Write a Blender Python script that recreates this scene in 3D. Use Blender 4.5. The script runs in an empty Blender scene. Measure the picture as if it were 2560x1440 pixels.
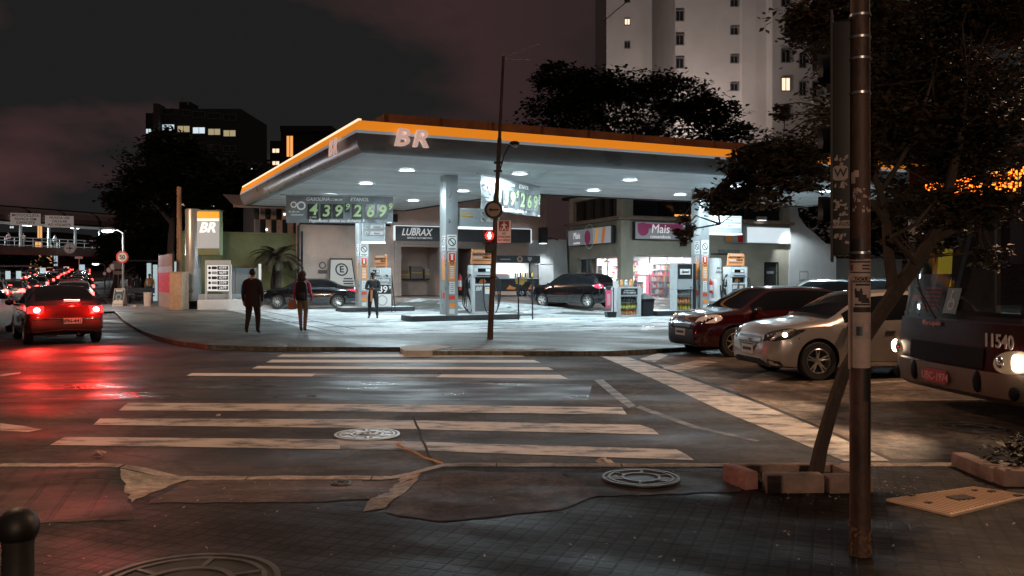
import bpy, bmesh, math, random
from mathutils import Vector, Matrix
from mathutils.bvhtree import BVHTree

RND = random.Random(11)
SC = bpy.context.scene
COL = SC.collection
PI = math.pi
# ------------------------------------------------------------------ camera calibration (pixels of the 2560 px wide photo)
F, HZ, CH = 2200.0, 692.0, 1.62


def P(px, py, d):
    return Vector(((px - 1280) / F * d, d, CH - (py - HZ) / F * d))


def G(px, py, z=0.0):
    d = (CH - z) * F / (py - HZ)
    return Vector(((px - 1280) / F * d, d, z))


# station axes: a runs along the front of the canopy, p runs away from the street
TH = math.radians(25.7)
FD = Vector((math.cos(TH), math.sin(TH), 0))
PD = Vector((-math.sin(TH), math.cos(TH), 0))
C0 = Vector((-4.24, 24.9, 0))
RZF = TH                    # rotation of things whose front (-y) looks at the street
RZL = TH - PI / 2           # rotation of things whose front looks to the left avenue


def ST(a, p, z=0.0):
    v = C0 + FD * a + PD * p
    return Vector((v.x, v.y, z))


def to_st(x, y):
    r = Vector((x - C0.x, y - C0.y, 0))
    return r.dot(FD), r.dot(PD)


def sm(t):
    t = max(0.0, min(1.0, t))
    return t * t * (3 - 2 * t)


def lerp(a, b, t):
    return a + (b - a) * t


def zg(x, y):
    a, p = to_st(x, y)
    p0 = lerp(20, 6, sm((a - 5.5) / 4))
    z = 0.42 * sm((p - p0) / 7.0) * sm((a + 1) / 3)
    if y > 62:
        z += 0.018 * (y - 62)
    return z


def a_at(px, p):
    k = (px - 1280) / F
    X0, Y0 = C0.x - .4337 * p, C0.y + .9011 * p
    return (k * Y0 - X0) / (.9011 - .4337 * k)


def zy(py, d):
    return CH - (py - HZ) / F * d


# ------------------------------------------------------------------ materials
MATS = {}


def srgb(r, g, b):
    f = lambda c: (c / 255 / 12.92) if c / 255 <= 0.04045 else ((c / 255 + 0.055) / 1.055) ** 2.4
    return (f(r), f(g), f(b))


def mat(name, col=(.5, .5, .5), rough=.5, metal=0., emit=0., ecol=None, noise=0., ns=6., bump=0., bs=None,
        coat=0., trans=0., spec=.5, alpha=1., stretch=None, noise2=0.):
    if name in MATS:
        return MATS[name]
    m = bpy.data.materials.new(name)
    m.use_nodes = True
    nt = m.node_tree
    N, L = nt.nodes, nt.links
    b = N['Principled BSDF']
    b.inputs['Base Color'].default_value = (*col, 1)
    b.inputs['Roughness'].default_value = rough
    b.inputs['Metallic'].default_value = metal
    b.inputs['Specular IOR Level'].default_value = spec
    b.inputs['Coat Weight'].default_value = coat
    b.inputs['Coat Roughness'].default_value = .04
    b.inputs['Transmission Weight'].default_value = trans
    b.inputs['Alpha'].default_value = alpha
    if emit:
        b.inputs['Emission Color'].default_value = (*(ecol or col), 1)
        b.inputs['Emission Strength'].default_value = emit
    if noise or bump:
        tc = N.new('ShaderNodeTexCoord')
        src = tc.outputs['Object']
        if stretch:
            mp = N.new('ShaderNodeMapping')
            mp.inputs['Scale'].default_value = stretch
            L.new(src, mp.inputs['Vector'])
            src = mp.outputs['Vector']
        n = N.new('ShaderNodeTexNoise')
        n.inputs['Scale'].default_value = ns
        n.inputs['Detail'].default_value = 6
        n.inputs['Roughness'].default_value = .65
        L.new(src, n.inputs['Vector'])
        if noise:
            mr = N.new('ShaderNodeMapRange')
            mr.inputs['From Min'].default_value = .3
            mr.inputs['From Max'].default_value = .7
            mr.inputs['To Min'].default_value = 1 - noise
            mr.inputs['To Max'].default_value = 1 + noise
            L.new(n.outputs['Fac'], mr.inputs['Value'])
            mx = N.new('ShaderNodeVectorMath')
            mx.operation = 'SCALE'
            mx.inputs[0].default_value = col
            L.new(mr.outputs['Result'], mx.inputs['Scale'])
            L.new(mx.outputs['Vector'], b.inputs['Base Color'])
            m2 = N.new('ShaderNodeMapRange')
            m2.inputs['To Min'].default_value = max(.02, rough - .12 * (1 if rough > .2 else .3))
            m2.inputs['To Max'].default_value = min(1, rough + .12 * (1 if rough > .2 else .3))
            L.new(n.outputs['Fac'], m2.inputs['Value'])
            L.new(m2.outputs['Result'], b.inputs['Roughness'])
        if bump:
            n2 = N.new('ShaderNodeTexNoise')
            n2.inputs['Scale'].default_value = bs or ns * 4
            n2.inputs['Detail'].default_value = 4
            L.new(src, n2.inputs['Vector'])
            bp = N.new('ShaderNodeBump')
            bp.inputs['Strength'].default_value = bump
            bp.inputs['Distance'].default_value = .02
            L.new(n2.outputs['Fac'], bp.inputs['Height'])
            L.new(bp.outputs['Normal'], b.inputs['Normal'])
    MATS[name] = m
    return m


def emis(name, col, s):
    """a surface that gives off light"""
    return mat(name, tuple(min(1, c) * .6 for c in col), .5, emit=s, ecol=col)


# ------------------------------------------------------------------ mesh builder
class MB:
    def __init__(self):
        self.v, self.f, self.m = [], [], []
        self.M = Matrix.Identity(4)

    def add(self, vs, fs, m=0):
        o = len(self.v)
        M = self.M
        self.v.extend([M @ Vector(v) for v in vs])
        for f in fs:
            self.f.append([i + o for i in f])
            self.m.append(m)
        return self

    def quad(self, a, b, c, d, m=0):
        return self.add([a, b, c, d], [(0, 1, 2, 3)], m)

    def box(self, x, y, z, sx, sy, sz, m=0, rz=0.):
        """centre x,y; bottom z"""
        c, s = math.cos(rz), math.sin(rz)
        vs = []
        for k in (0, 1):
            for (i, j) in ((-1, -1), (1, -1), (1, 1), (-1, 1)):
                lx, ly = i * sx / 2, j * sy / 2
                vs.append((x + lx * c - ly * s, y + lx * s + ly * c, z + k * sz))
        return self.add(vs, [(3, 2, 1, 0), (4, 5, 6, 7), (0, 1, 5, 4), (1, 2, 6, 5), (2, 3, 7, 6), (3, 0, 4, 7)], m)

    def prism(self, poly, d0, d1, plane='xz', m=0):
        n = len(poly)
        def pt(u, w, d):
            return (u, d, w) if plane == 'xz' else ((u, w, d) if plane == 'xy' else (d, u, w))
        vs = [pt(u, w, d0) for u, w in poly] + [pt(u, w, d1) for u, w in poly]
        fs = [tuple(range(n)), tuple(range(2 * n - 1, n - 1, -1))]
        for i in range(n):
            j = (i + 1) % n
            fs.append((j, i, n + i, n + j))
        return self.add(vs, fs, m)

    def tube(self, pts, r, n=8, m=0, cap=True):
        pts = [Vector(p) for p in pts]
        if not isinstance(r, (list, tuple)):
            r = [r] * len(pts)
        up0 = None
        vs, fs = [], []
        for i, p in enumerate(pts):
            t = (pts[min(i + 1, len(pts) - 1)] - pts[max(i - 1, 0)])
            t = t.normalized() if t.length > 1e-9 else Vector((0, 0, 1))
            if up0 is None:
                up0 = t.orthogonal().normalized()
            else:
                up0 = (up0 - t * up0.dot(t))
                up0 = up0.normalized() if up0.length > 1e-6 else t.orthogonal().normalized()
            w = t.cross(up0)
            for k in range(n):
                a = 2 * PI * k / n
                vs.append(p + (up0 * math.cos(a) + w * math.sin(a)) * r[i])
        for i in range(len(pts) - 1):
            for k in range(n):
                k2 = (k + 1) % n
                fs.append((i * n + k, i * n + k2, (i + 1) * n + k2, (i + 1) * n + k))
        if cap:
            fs.append(tuple(reversed(range(n))))
            fs.append(tuple(range((len(pts) - 1) * n, len(pts) * n)))
        return self.add(vs, fs, m)

    def lathe(self, prof, n=20, o=(0, 0, 0), axis='z', m=0):
        vs, fs = [], []
        o = Vector(o)
        for (r, h) in prof:
            for k in range(n):
                a = 2 * PI * k / n
                c, s = r * math.cos(a), r * math.sin(a)
                vs.append(o + (Vector((c, s, h)) if axis == 'z' else (Vector((s, h, c)) if axis == 'y' else Vector((h, c, s)))))
        for i in range(len(prof) - 1):
            for k in range(n):
                k2 = (k + 1) % n
                fs.append((i * n + k, i * n + k2, (i + 1) * n + k2, (i + 1) * n + k))
        return self.add(vs, fs, m)

    def sph(self, c, r, n=12, sc=(1, 1, 1), m=0):
        vs, fs = [], []
        h = n // 2
        for i in range(h + 1):
            t = PI * i / h
            for k in range(n):
                a = 2 * PI * k / n
                vs.append((c[0] + r * sc[0] * math.sin(t) * math.cos(a), c[1] + r * sc[1] * math.sin(t) * math.sin(a), c[2] + r * sc[2] * math.cos(t)))
        for i in range(h):
            for k in range(n):
                k2 = (k + 1) % n
                fs.append((i * n + k, (i + 1) * n + k, (i + 1) * n + k2, i * n + k2))
        return self.add(vs, fs, m)

    def disc(self, c, r, n=24, m=0, r0=0., d=0.02):
        """flat round plate facing -y, thickness d behind"""
        ring = [(r, 0.), (r, d)] if not r0 else [(r0, 0.), (r, 0.), (r, d), (r0, d), (r0, 0.)]
        vs, fs = [], []
        if not r0:
            for (rr, h) in ring:
                for k in range(n):
                    a = 2 * PI * k / n
                    vs.append((c[0] + rr * math.cos(a), c[1] + h, c[2] + rr * math.sin(a)))
            fs.append(tuple(range(n)))
            fs.append(tuple(range(2 * n - 1, n - 1, -1)))
            for k in range(n):
                k2 = (k + 1) % n
                fs.append((k2, k, n + k, n + k2))
        else:
            for (rr, h) in ring[:4]:
                for k in range(n):
                    a = 2 * PI * k / n
                    vs.append((c[0] + rr * math.cos(a), c[1] + h, c[2] + rr * math.sin(a)))
            for i in range(4):
                j = (i + 1) % 4
                for k in range(n):
                    k2 = (k + 1) % n
                    fs.append((i * n + k, i * n + k2, j * n + k2, j * n + k))
        return self.add(vs, fs, m)

    def text(self, s, size, loc, m=0, ext=.004, shear=0., bold=0., align='CENTER', rot=None, sx=1.):
        """lettering in the xz plane facing -y"""
        cu = bpy.data.curves.new('t', 'FONT')
        cu.body = s
        cu.size = size
        cu.extrude = ext
        cu.shear = shear
        cu.offset = bold * size
        cu.align_x = align
        cu.align_y = 'CENTER'
        cu.resolution_u = 3
        ob = bpy.data.objects.new('t', cu)
        COL.objects.link(ob)
        dg = bpy.context.evaluated_depsgraph_get()
        me = ob.evaluated_get(dg).to_mesh()
        Mx = Matrix.Translation(Vector(loc)) @ (rot or Matrix.Identity(4)) @ Matrix.Rotation(PI / 2, 4, 'X')
        vs = [Mx @ Vector((v.co.x * sx, v.co.y, v.co.z)) for v in me.vertices]
        fs = [tuple(p.vertices) for p in me.polygons]
        self.add(vs, fs, m)
        ob.evaluated_get(dg).to_mesh_clear()
        bpy.data.objects.remove(ob)
        bpy.data.curves.remove(cu)
        return self

    def build(self, name, mats, parent=None, loc=None, rz=0., smooth=35, bevel=0., label=None):
        me = bpy.data.meshes.new(name)
        me.from_pydata([tuple(v) for v in self.v], [], self.f)
        if not isinstance(mats, (list, tuple)):
            mats = [mats]
        for mm in mats:
            me.materials.append(mm)
        if len(mats) > 1:
            for p, i in zip(me.polygons, self.m):
                p.material_index = min(i, len(mats) - 1)
        bm = bmesh.new()
        bm.from_mesh(me)
        bmesh.ops.recalc_face_normals(bm, faces=bm.faces)
        if bevel:
            bmesh.ops.remove_doubles(bm, verts=bm.verts, dist=1e-5)
            es = [e for e in bm.edges if len(e.link_faces) == 2 and e.calc_face_angle(0) > .6]
            bmesh.ops.bevel(bm, geom=es, offset=bevel, segments=2, affect='EDGES', profile=.6, clamp_overlap=True)
        bm.to_mesh(me)
        bm.free()
        if smooth:
            me.shade_smooth()
            me.set_sharp_from_angle(angle=math.radians(smooth))
        ob = bpy.data.objects.new(name, me)
        COL.objects.link(ob)
        if parent:
            ob.parent = parent
        if loc is not None:
            ob.location = loc
        if rz:
            ob.rotation_euler = (0, 0, rz)
        if label:
            ob['label'] = label
        return ob


def thing(name, label, cat, loc=(0, 0, 0), rz=0., group=None):
    o = bpy.data.objects.new(name, None)
    COL.objects.link(o)
    o.empty_display_size = .2
    o.location = loc
    o.rotation_euler = (0, 0, rz)
    return tag(o, label, cat, group)


def tag(o, label, cat, group=None):
    o['label'] = label
    o['category'] = cat
    if group:
        o['group'] = group
    return o


def struct(o, kind='structure'):
    o['kind'] = kind
    return o


KIDS = {}


def copy_tree(o, parent=None):
    if not KIDS.get('ready'):
        pass
    c = o.copy()
    COL.objects.link(c)
    if parent:
        c.parent = parent
    for ch in [x for x in bpy.data.objects if x.parent == o]:
        copy_tree(ch, c)
    return c


def lamp(kind, loc, power, col=(1, 1, 1), size=.1, target=None, spot=None, blend=.6):
    l = bpy.data.lights.new('lamp_light', kind)
    l.energy = power
    l.color = col
    if kind == 'AREA':
        l.shape = 'DISK'
        l.size = size
    else:
        l.shadow_soft_size = size
    if kind == 'SPOT':
        l.spot_size = math.radians(spot or 120)
        l.spot_blend = blend
    o = bpy.data.objects.new('lamp_light', l)
    COL.objects.link(o)
    o.location = loc
    if target is not None:
        d = Vector(target) - Vector(loc)
        o.rotation_euler = d.to_track_quat('-Z', 'Y').to_euler()
    return o


# frequently used materials
M_DARK = mat('dark_metal', (.02, .02, .021), .5, .3, noise=.3)
M_BLACK = mat('black_plastic', (.012, .012, .013), .45)
M_STEEL = mat('brushed_steel', (.55, .57, .58), .32, .9, noise=.12, ns=3)
M_GREYP = mat('grey_paint', (.35, .37, .38), .4, noise=.08)
M_WHITE = mat('white_paint', (.78, .79, .78), .45, noise=.06)
M_LETW = mat('white_lettering', (.82, .82, .8), .5)
M_LETK = mat('black_lettering', (.015, .015, .015), .5)
M_RUBBER = mat('rubber', (.014, .014, .014), .75)
M_ORANGE = mat('orange_print', (.85, .28, .05), .5)
M_YELLOW = mat('yellow_print', (.8, .5, .05), .5)
M_RED = mat('red_paint', (.6, .03, .03), .4)
M_GLASS = mat('dark_glass', (.012, .014, .015), .06, spec=.7)
# ------------------------------------------------------------------ camera, world, view
cam = bpy.data.cameras.new('camera')
cam.sensor_width = 36
cam.lens = F / 2560 * 36
cam.shift_y = -(720 - HZ) / 2560 * 1.0
cam.clip_end = 3000
cam.clip_start = .05
co = bpy.data.objects.new('camera', cam)
COL.objects.link(co)
co.location = (0, 0, CH)
co.rotation_euler = (PI / 2, 0, 0)
SC.camera = co
SC.view_settings.view_transform = 'Standard'
SC.view_settings.look = 'None'
SC.view_settings.exposure = 0
SC.view_settings.gamma = 1
SC.cycles.max_bounces = 6
SC.cycles.diffuse_bounces = 3
SC.cycles.glossy_bounces = 3
SC.cycles.transmission_bounces = 4
SC.cycles.transparent_max_bounces = 6
SC.cycles.sample_clamp_indirect = 4
SC.cycles.use_denoising = True

W = bpy.data.worlds.new('World')
SC.world = W
W.use_nodes = True
nt = W.node_tree
N, L = nt.nodes, nt.links
bg = N['Background']
tc = N.new('ShaderNodeTexCoord')
mp = N.new('ShaderNodeMapping')
mp.inputs['Scale'].default_value = (1.0, 1.0, 2.3)
mp.inputs['Location'].default_value = (4.1, 1.1, .3)
L.new(tc.outputs['Generated'], mp.inputs['Vector'])
no = N.new('ShaderNodeTexNoise')
no.inputs['Scale'].default_value = 3.1
no.inputs['Detail'].default_value = 5
no.inputs['Roughness'].default_value = .5
L.new(mp.outputs['Vector'], no.inputs['Vector'])
cr = N.new('ShaderNodeValToRGB')
cr.color_ramp.elements[0].position = .46
cr.color_ramp.elements[0].color = (.0138, .0132, .0132, 1)
cr.color_ramp.elements[1].position = .61
cr.color_ramp.elements[1].color = (.066, .029, .030, 1)
L.new(no.outputs['Fac'], cr.inputs['Fac'])
# the cloud glow is stronger to the left (the avenue) and low, and high overhead the lit cloud deck of the city
sx = N.new('ShaderNodeSeparateXYZ')
L.new(tc.outputs['Generated'], sx.inputs['Vector'])
ml = N.new('ShaderNodeMapRange')
ml.inputs['From Min'].default_value = .12
ml.inputs['From Max'].default_value = -.40
ml.inputs['To Min'].default_value = .25
ml.inputs['To Max'].default_value = 1.0
L.new(sx.outputs['X'], ml.inputs['Value'])
mixl = N.new('ShaderNodeMix')
mixl.data_type = 'RGBA'
L.new(ml.outputs['Result'], mixl.inputs['Factor'])
mixl.inputs[6].default_value = (.0140, .0132, .0132, 1)
L.new(cr.outputs['Color'], mixl.inputs[7])
mz = N.new('ShaderNodeMapRange')
mz.interpolation_type = 'SMOOTHSTEP'
mz.inputs['From Min'].default_value = .38
mz.inputs['From Max'].default_value = .85
L.new(sx.outputs['Z'], mz.inputs['Value'])
mix2 = N.new('ShaderNodeMix')
mix2.data_type = 'RGBA'
L.new(mz.outputs['Result'], mix2.inputs['Factor'])
L.new(mixl.outputs[2], mix2.inputs[6])
mix2.inputs[7].default_value = (.085, .066, .058, 1)
L.new(mix2.outputs[2], bg.inputs['Color'])
bg.inputs['Strength'].default_value = 1.0


# ------------------------------------------------------------------ ground materials
def ground_mat(name, col, rough=(.3, .65), ns=.35, noise=.35, grain=90, bump=.25, tile=None, grout=.5, warm=None, cracks=False, rot=0., spec=.5, stain=0., gr=(.5, 1.55)):
    m = bpy.data.materials.new(name)
    m.use_nodes = True
    nt = m.node_tree
    N, L = nt.nodes, nt.links
    b = N['Principled BSDF']
    b.inputs['Specular IOR Level'].default_value = spec
    g = N.new('ShaderNodeNewGeometry')
    mpp = N.new('ShaderNodeMapping')
    mpp.inputs['Rotation'].default_value = (0, 0, rot)
    L.new(g.outputs['Position'], mpp.inputs['Vector'])
    pos = mpp.outputs['Vector']
    n1 = N.new('ShaderNodeTexNoise')
    n1.inputs['Scale'].default_value = ns
    n1.inputs['Detail'].default_value = 8
    n1.inputs['Roughness'].default_value = .68
    L.new(pos, n1.inputs['Vector'])
    n2 = N.new('ShaderNodeTexNoise')
    n2.inputs['Scale'].default_value = grain * .09
    n2.inputs['Detail'].default_value = 9
    n2.inputs['Roughness'].default_value = .78
    L.new(pos, n2.inputs['Vector'])
    mr = N.new('ShaderNodeMapRange')
    mr.inputs['From Min'].default_value = .40
    mr.inputs['From Max'].default_value = .60
    mr.inputs['To Min'].default_value = 1 - noise
    mr.inputs['To Max'].default_value = 1 + noise
    L.new(n1.outputs['Fac'], mr.inputs['Value'])
    mr2 = N.new('ShaderNodeMapRange')
    mr2.inputs['From Min'].default_value = .38
    mr2.inputs['From Max'].default_value = .62
    mr2.inputs['To Min'].default_value = gr[0]
    mr2.inputs['To Max'].default_value = gr[1]
    L.new(n2.outputs['Fac'], mr2.inputs['Value'])
    mu = N.new('ShaderNodeMath')
    mu.operation = 'MULTIPLY'
    L.new(mr.outputs['Result'], mu.inputs[0])
    L.new(mr2.outputs['Result'], mu.inputs[1])
    fac = mu.outputs['Value']
    height = n2.outputs['Fac']
    if tile:
        br = N.new('ShaderNodeTexBrick')
        br.offset = tile[2] if len(tile) > 2 else 0.
        br.inputs['Scale'].default_value = 1
        br.inputs['Brick Width'].default_value = tile[0]
        br.inputs['Row Height'].default_value = tile[1]
        br.inputs['Mortar Size'].default_value = tile[3] if len(tile) > 3 else .008
        br.inputs['Mortar Smooth'].default_value = .3
        br.inputs['Color1'].default_value = (1, 1, 1, 1)
        br.inputs['Color2'].default_value = (.72, .72, .72, 1)
        br.inputs['Mortar'].default_value = (grout, grout, grout, 1)
        L.new(pos, br.inputs['Vector'])
        mu2 = N.new('ShaderNodeMath')
        mu2.operation = 'MULTIPLY'
        L.new(fac, mu2.inputs[0])
        L.new(br.outputs['Color'], mu2.inputs[1])
        fac = mu2.outputs['Value']
        ih = N.new('ShaderNodeMath')
        ih.operation = 'MULTIPLY_ADD'
        L.new(br.outputs['Fac'], ih.inputs[0])
        ih.inputs[1].default_value = -2.0
        L.new(n2.outputs['Fac'], ih.inputs[2])
        height = ih.outputs['Value']
    if cracks:
        vo = N.new('ShaderNodeTexVoronoi')
        vo.feature = 'DISTANCE_TO_EDGE'
        vo.inputs['Scale'].default_value = .16
        ad = N.new('ShaderNodeVectorMath')
        ad.operation = 'MULTIPLY_ADD'
        L.new(n1.outputs['Color'], ad.inputs[0])
        ad.inputs[1].default_value = (1.6, 1.6, 0)
        L.new(pos, ad.inputs[2])
        L.new(ad.outputs['Vector'], vo.inputs['Vector'])
        cm = N.new('ShaderNodeMapRange')
        cm.inputs['From Min'].default_value = .002
        cm.inputs['From Max'].default_value = .008
        cm.inputs['To Min'].default_value = .35
        cm.inputs['To Max'].default_value = 1
        L.new(vo.outputs['Distance'], cm.inputs['Value'])
        mu3 = N.new('ShaderNodeMath')
        mu3.operation = 'MULTIPLY'
        L.new(fac, mu3.inputs[0])
        L.new(cm.outputs['Result'], mu3.inputs[1])
        fac = mu3.outputs['Value']
    if stain:
        n5 = N.new('ShaderNodeTexNoise')
        n5.inputs['Scale'].default_value = ns * 3.3
        n5.inputs['Detail'].default_value = 9
        n5.inputs['Roughness'].default_value = .75
        n5.inputs['Distortion'].default_value = .8
        L.new(pos, n5.inputs['Vector'])
        m5 = N.new('ShaderNodeMapRange')
        m5.inputs['From Min'].default_value = .42
        m5.inputs['From Max'].default_value = .56
        m5.inputs['To Min'].default_value = 1 - stain
        m5.inputs['To Max'].default_value = 1
        L.new(n5.outputs['Fac'], m5.inputs['Value'])
        mu5 = N.new('ShaderNodeMath')
        mu5.operation = 'MULTIPLY'
        L.new(fac, mu5.inputs[0])
        L.new(m5.outputs['Result'], mu5.inputs[1])
        fac = mu5.outputs['Value']
    sc = N.new('ShaderNodeVectorMath')
    sc.operation = 'SCALE'
    sc.inputs[0].default_value = col
    L.new(fac, sc.inputs['Scale'])
    L.new(sc.outputs['Vector'], b.inputs['Base Color'])
    rr = N.new('ShaderNodeMapRange')
    rr.inputs['From Min'].default_value = .35
    rr.inputs['From Max'].default_value = .62
    rr.inputs['To Min'].default_value = rough[0]
    rr.inputs['To Max'].default_value = rough[1]
    n3 = N.new('ShaderNodeTexNoise')
    n3.inputs['Scale'].default_value = ns * 1.7
    n3.inputs['Detail'].default_value = 6
    mp3 = N.new('ShaderNodeMapping')
    mp3.inputs['Location'].default_value = (7, 3, 1)
    mp3.inputs['Scale'].default_value = (.45, 1, 1)
    L.new(pos, mp3.inputs['Vector'])
    L.new(mp3.outputs['Vector'], n3.inputs['Vector'])
    L.new(n3.outputs['Fac'], rr.inputs['Value'])
    L.new(rr.outputs['Result'], b.inputs['Roughness'])
    bp = N.new('ShaderNodeBump')
    bp.inputs['Strength'].default_value = bump
    bp.inputs['Distance'].default_value = .012
    L.new(height, bp.inputs['Height'])
    n4 = N.new('ShaderNodeTexNoise')
    n4.inputs['Scale'].default_value = 2.2
    n4.inputs['Detail'].default_value = 3
    mp4 = N.new('ShaderNodeMapping')
    mp4.inputs['Scale'].default_value = (.35, 1, 1)
    L.new(pos, mp4.inputs['Vector'])
    L.new(mp4.outputs['Vector'], n4.inputs['Vector'])
    bp2 = N.new('ShaderNodeBump')
    bp2.inputs['Strength'].default_value = .25
    bp2.inputs['Distance'].default_value = .06
    L.new(n4.outputs['Fac'], bp2.inputs['Height'])
    L.new(bp2.outputs['Normal'], bp.inputs['Normal'])
    L.new(bp.outputs['Normal'], b.inputs['Normal'])
    MATS[name] = m
    return m


G_ASPH = ground_mat('wet_asphalt', (.050, .040, .036), (.42, .78), .5, .6, 110, .7, cracks=True, spec=.3, stain=.45)
G_PAVE = ground_mat('near_pavement_tiles', (.027, .021, .019), (.4, .75), 1.2, .4, 150, .5, tile=(.105, .105, 0., .012), grout=.25, rot=.35, spec=.2, stain=.5)
G_RIDGE = ground_mat('ridged_tiles', (.038, .026, .023), (.4, .7), 1.0, .35, 140, .5, tile=(.20, 1.2, .5, .02), grout=.3, rot=-.32, spec=.2, stain=.4)
G_SLAB = ground_mat('brown_cement', (.105, .066, .052), (.5, .8), 1.5, .4, 130, .5, spec=.25, stain=.4)
G_SLABL = ground_mat('light_cement', (.36, .28, .21), (.5, .8), 2.0, .25, 120, .4, stain=.25)
G_FARP = ground_mat('mosaic_pavement', (.085, .088, .075), (.35, .7), .5, .45, 60, .4, tile=(.25, .25, 0., .02), grout=.5, rot=TH)
G_FORE = ground_mat('forecourt_concrete', (.52, .56, .57), (.20, .55), .45, .3, 40, .15, stain=.30, gr=(.8, 1.2), tile=(3.2, 3.2, 0., .012), grout=.45, rot=-TH)
G_YARD = ground_mat('yard_asphalt', (.15, .115, .1), (.45, .75), .4, .35, 80, .3)
G_KERB = ground_mat('kerb_concrete', (.30, .24, .2), (.5, .8), 2.5, .35, 90, .4)


def paint_mat(name, col, wear=.5, ns=3.0):
    """road paint, worn through to asphalt in patches"""
    m = bpy.data.materials.new(name)
    m.use_nodes = True
    nt = m.node_tree
    N, L = nt.nodes, nt.links
    b = N['Principled BSDF']
    g = N.new('ShaderNodeNewGeometry')
    n = N.new('ShaderNodeTexNoise')
    n.inputs['Scale'].default_value = ns
    n.inputs['Detail'].default_value = 9
    n.inputs['Roughness'].default_value = .72
    mpx = N.new('ShaderNodeMapping')
    mpx.inputs['Scale'].default_value = (.6, 1.4, 1)
    L.new(g.outputs['Position'], mpx.inputs['Vector'])
    L.new(mpx.outputs['Vector'], n.inputs['Vector'])
    r = N.new('ShaderNodeValToRGB')
    e = r.color_ramp.elements
    e[0].position = .30 + .12 * wear
    e[0].color = (.07, .062, .058, 1)
    e[1].position = .40 + .16 * wear
    e[1].color = (*[c * .8 for c in col], 1)
    k = e.new(.72)
    k.color = (*col, 1)
    L.new(n.outputs['Fac'], r.inputs['Fac'])
    L.new(r.outputs['Color'], b.inputs['Base Color'])
    b.inputs['Roughness'].default_value = .55
    bp = N.new('ShaderNodeBump')
    bp.inputs['Strength'].default_value = .3
    bp.inputs['Distance'].default_value = .01
    n2 = N.new('ShaderNodeTexNoise')
    n2.inputs['Scale'].default_value = 60
    L.new(g.outputs['Position'], n2.inputs['Vector'])
    L.new(n2.outputs['Fac'], bp.inputs['Height'])
    L.new(bp.outputs['Normal'], b.inputs['Normal'])
    return m


G_PAINT = paint_mat('road_paint', (.60, .52, .46), .78)
G_PAINTF = paint_mat('faded_road_paint', (.42, .37, .34), 1.0, 2.2)

# ------------------------------------------------------------------ the ground sheet
xs = [-700, -400, -250, -160, -110] + [x * 4.0 for x in range(-22, 23)] + [110, 160, 250, 400, 700]
ys = [-120, -60, -30, -15] + [y * 3.0 for y in range(-3, 40)] + [130, 150, 180, 220, 280, 360, 480, 700]
mb = MB()
vs = [(x, y, zg(x, y)) for y in ys for x in xs]
nx = len(xs)
fs = [(j * nx + i, j * nx + i + 1, (j + 1) * nx + i + 1, (j + 1) * nx + i) for j in range(len(ys) - 1) for i in range(nx - 1)]
mb.add(vs, fs)
struct(mb.build('road', G_ASPH, smooth=60))

from mathutils.geometry import delaunay_2d_cdt


def sheet(name, poly, zf, m, step=1.5, skirt=0.):
    poly = [Vector((p[0], p[1])) for p in poly]
    dense = []
    for i, p in enumerate(poly):
        q = poly[(i + 1) % len(poly)]
        k = max(1, int((q - p).length / step))
        dense += [p.lerp(q, t / k) for t in range(k)]
    n = len(dense)
    x0, x1 = min(p.x for p in dense), max(p.x for p in dense)
    y0, y1 = min(p.y for p in dense), max(p.y for p in dense)
    pts = list(dense)
    x = x0 + step * .43
    while x < x1:
        y = y0 + step * .37
        while y < y1:
            pts.append(Vector((x, y)))
            y += step
        x += step
    if len(pts) > n:
        ov, oe, of, *_ = delaunay_2d_cdt(pts, [], [list(range(n))], 1, 1e-5)
    else:
        ov, oe, of, *_ = delaunay_2d_cdt(pts, [], [list(range(n))], 1, 1e-5)
    mb = MB()
    mb.add([(v.x, v.y, zf(v.x, v.y)) for v in ov], [tuple(f) for f in of])
    if skirt:
        for i in range(n):
            a, b = dense[i], dense[(i + 1) % n]
            za, zb_ = zf(a.x, a.y), zf(b.x, b.y)
            mb.quad((a.x, a.y, za), (b.x, b.y, zb_), (b.x, b.y, zb_ - skirt), (a.x, a.y, za - skirt))
    return struct(mb.build(name, m, smooth=40))


# ------------------------------------------------------------------ far pavement, forecourt and yard
fp = [G(*q, .09) for q in [(240, 735), (262, 752), (283, 775), (308, 800), (345, 822), (385, 838), (440, 852), (520, 862), (660, 867),
                           (1000, 868), (1060, 878), (1390, 878), (1520, 878), (1640, 872), (1800, 862), (2100, 850), (2560, 842), (3400, 835)]]
poly = [(p.x, p.y) for p in fp] + [(75, 40), (75, 66), (-20, 66), (-20, 100), (-32.5, 100)]
struct(sheet('pavement', poly, lambda x, y: zg(x, y) + .09, G_FARP, 2.0, .2))
fore = [(-1.2, -1.4), (3, -2.3), (8.3, -3.5), (14, -4.1), (28, -4.4), (28, 8.5), (12.5, 8.5), (9.5, 12), (8.3, 18.5), (-1.2, 18.5)]
sheet('forecourt', [ST(*q).xy for q in fore], lambda x, y: zg(x, y) + .096, G_FORE, 1.2)
yard = [(8.31, 18.5), (9.52, 12.01), (12.52, 8.51), (34, 8.51), (34, 30), (-9, 30), (-9, 18.52)]
sheet('service_yard', [ST(*q).xy for q in yard], lambda x, y: zg(x, y) + .094, G_YARD, 1.2)
for nm, a, p0, p1 in (('drain_channel', 0.0, 0.6, 16), ('drain_channel', -.85, -1.2, 15.5)):
    b = MB()
    for k in range(14):
        q0, q1 = lerp(p0, p1, k / 14), lerp(p0, p1, (k + 1) / 14)
        pts = [ST(a - .05, q0), ST(a + .05, q0), ST(a + .05, q1), ST(a - .05, q1)]
        b.quad(*[(v.x, v.y, zg(v.x, v.y) + .101) for v in pts])
    struct(b.build(nm, M_DARK))
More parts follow.
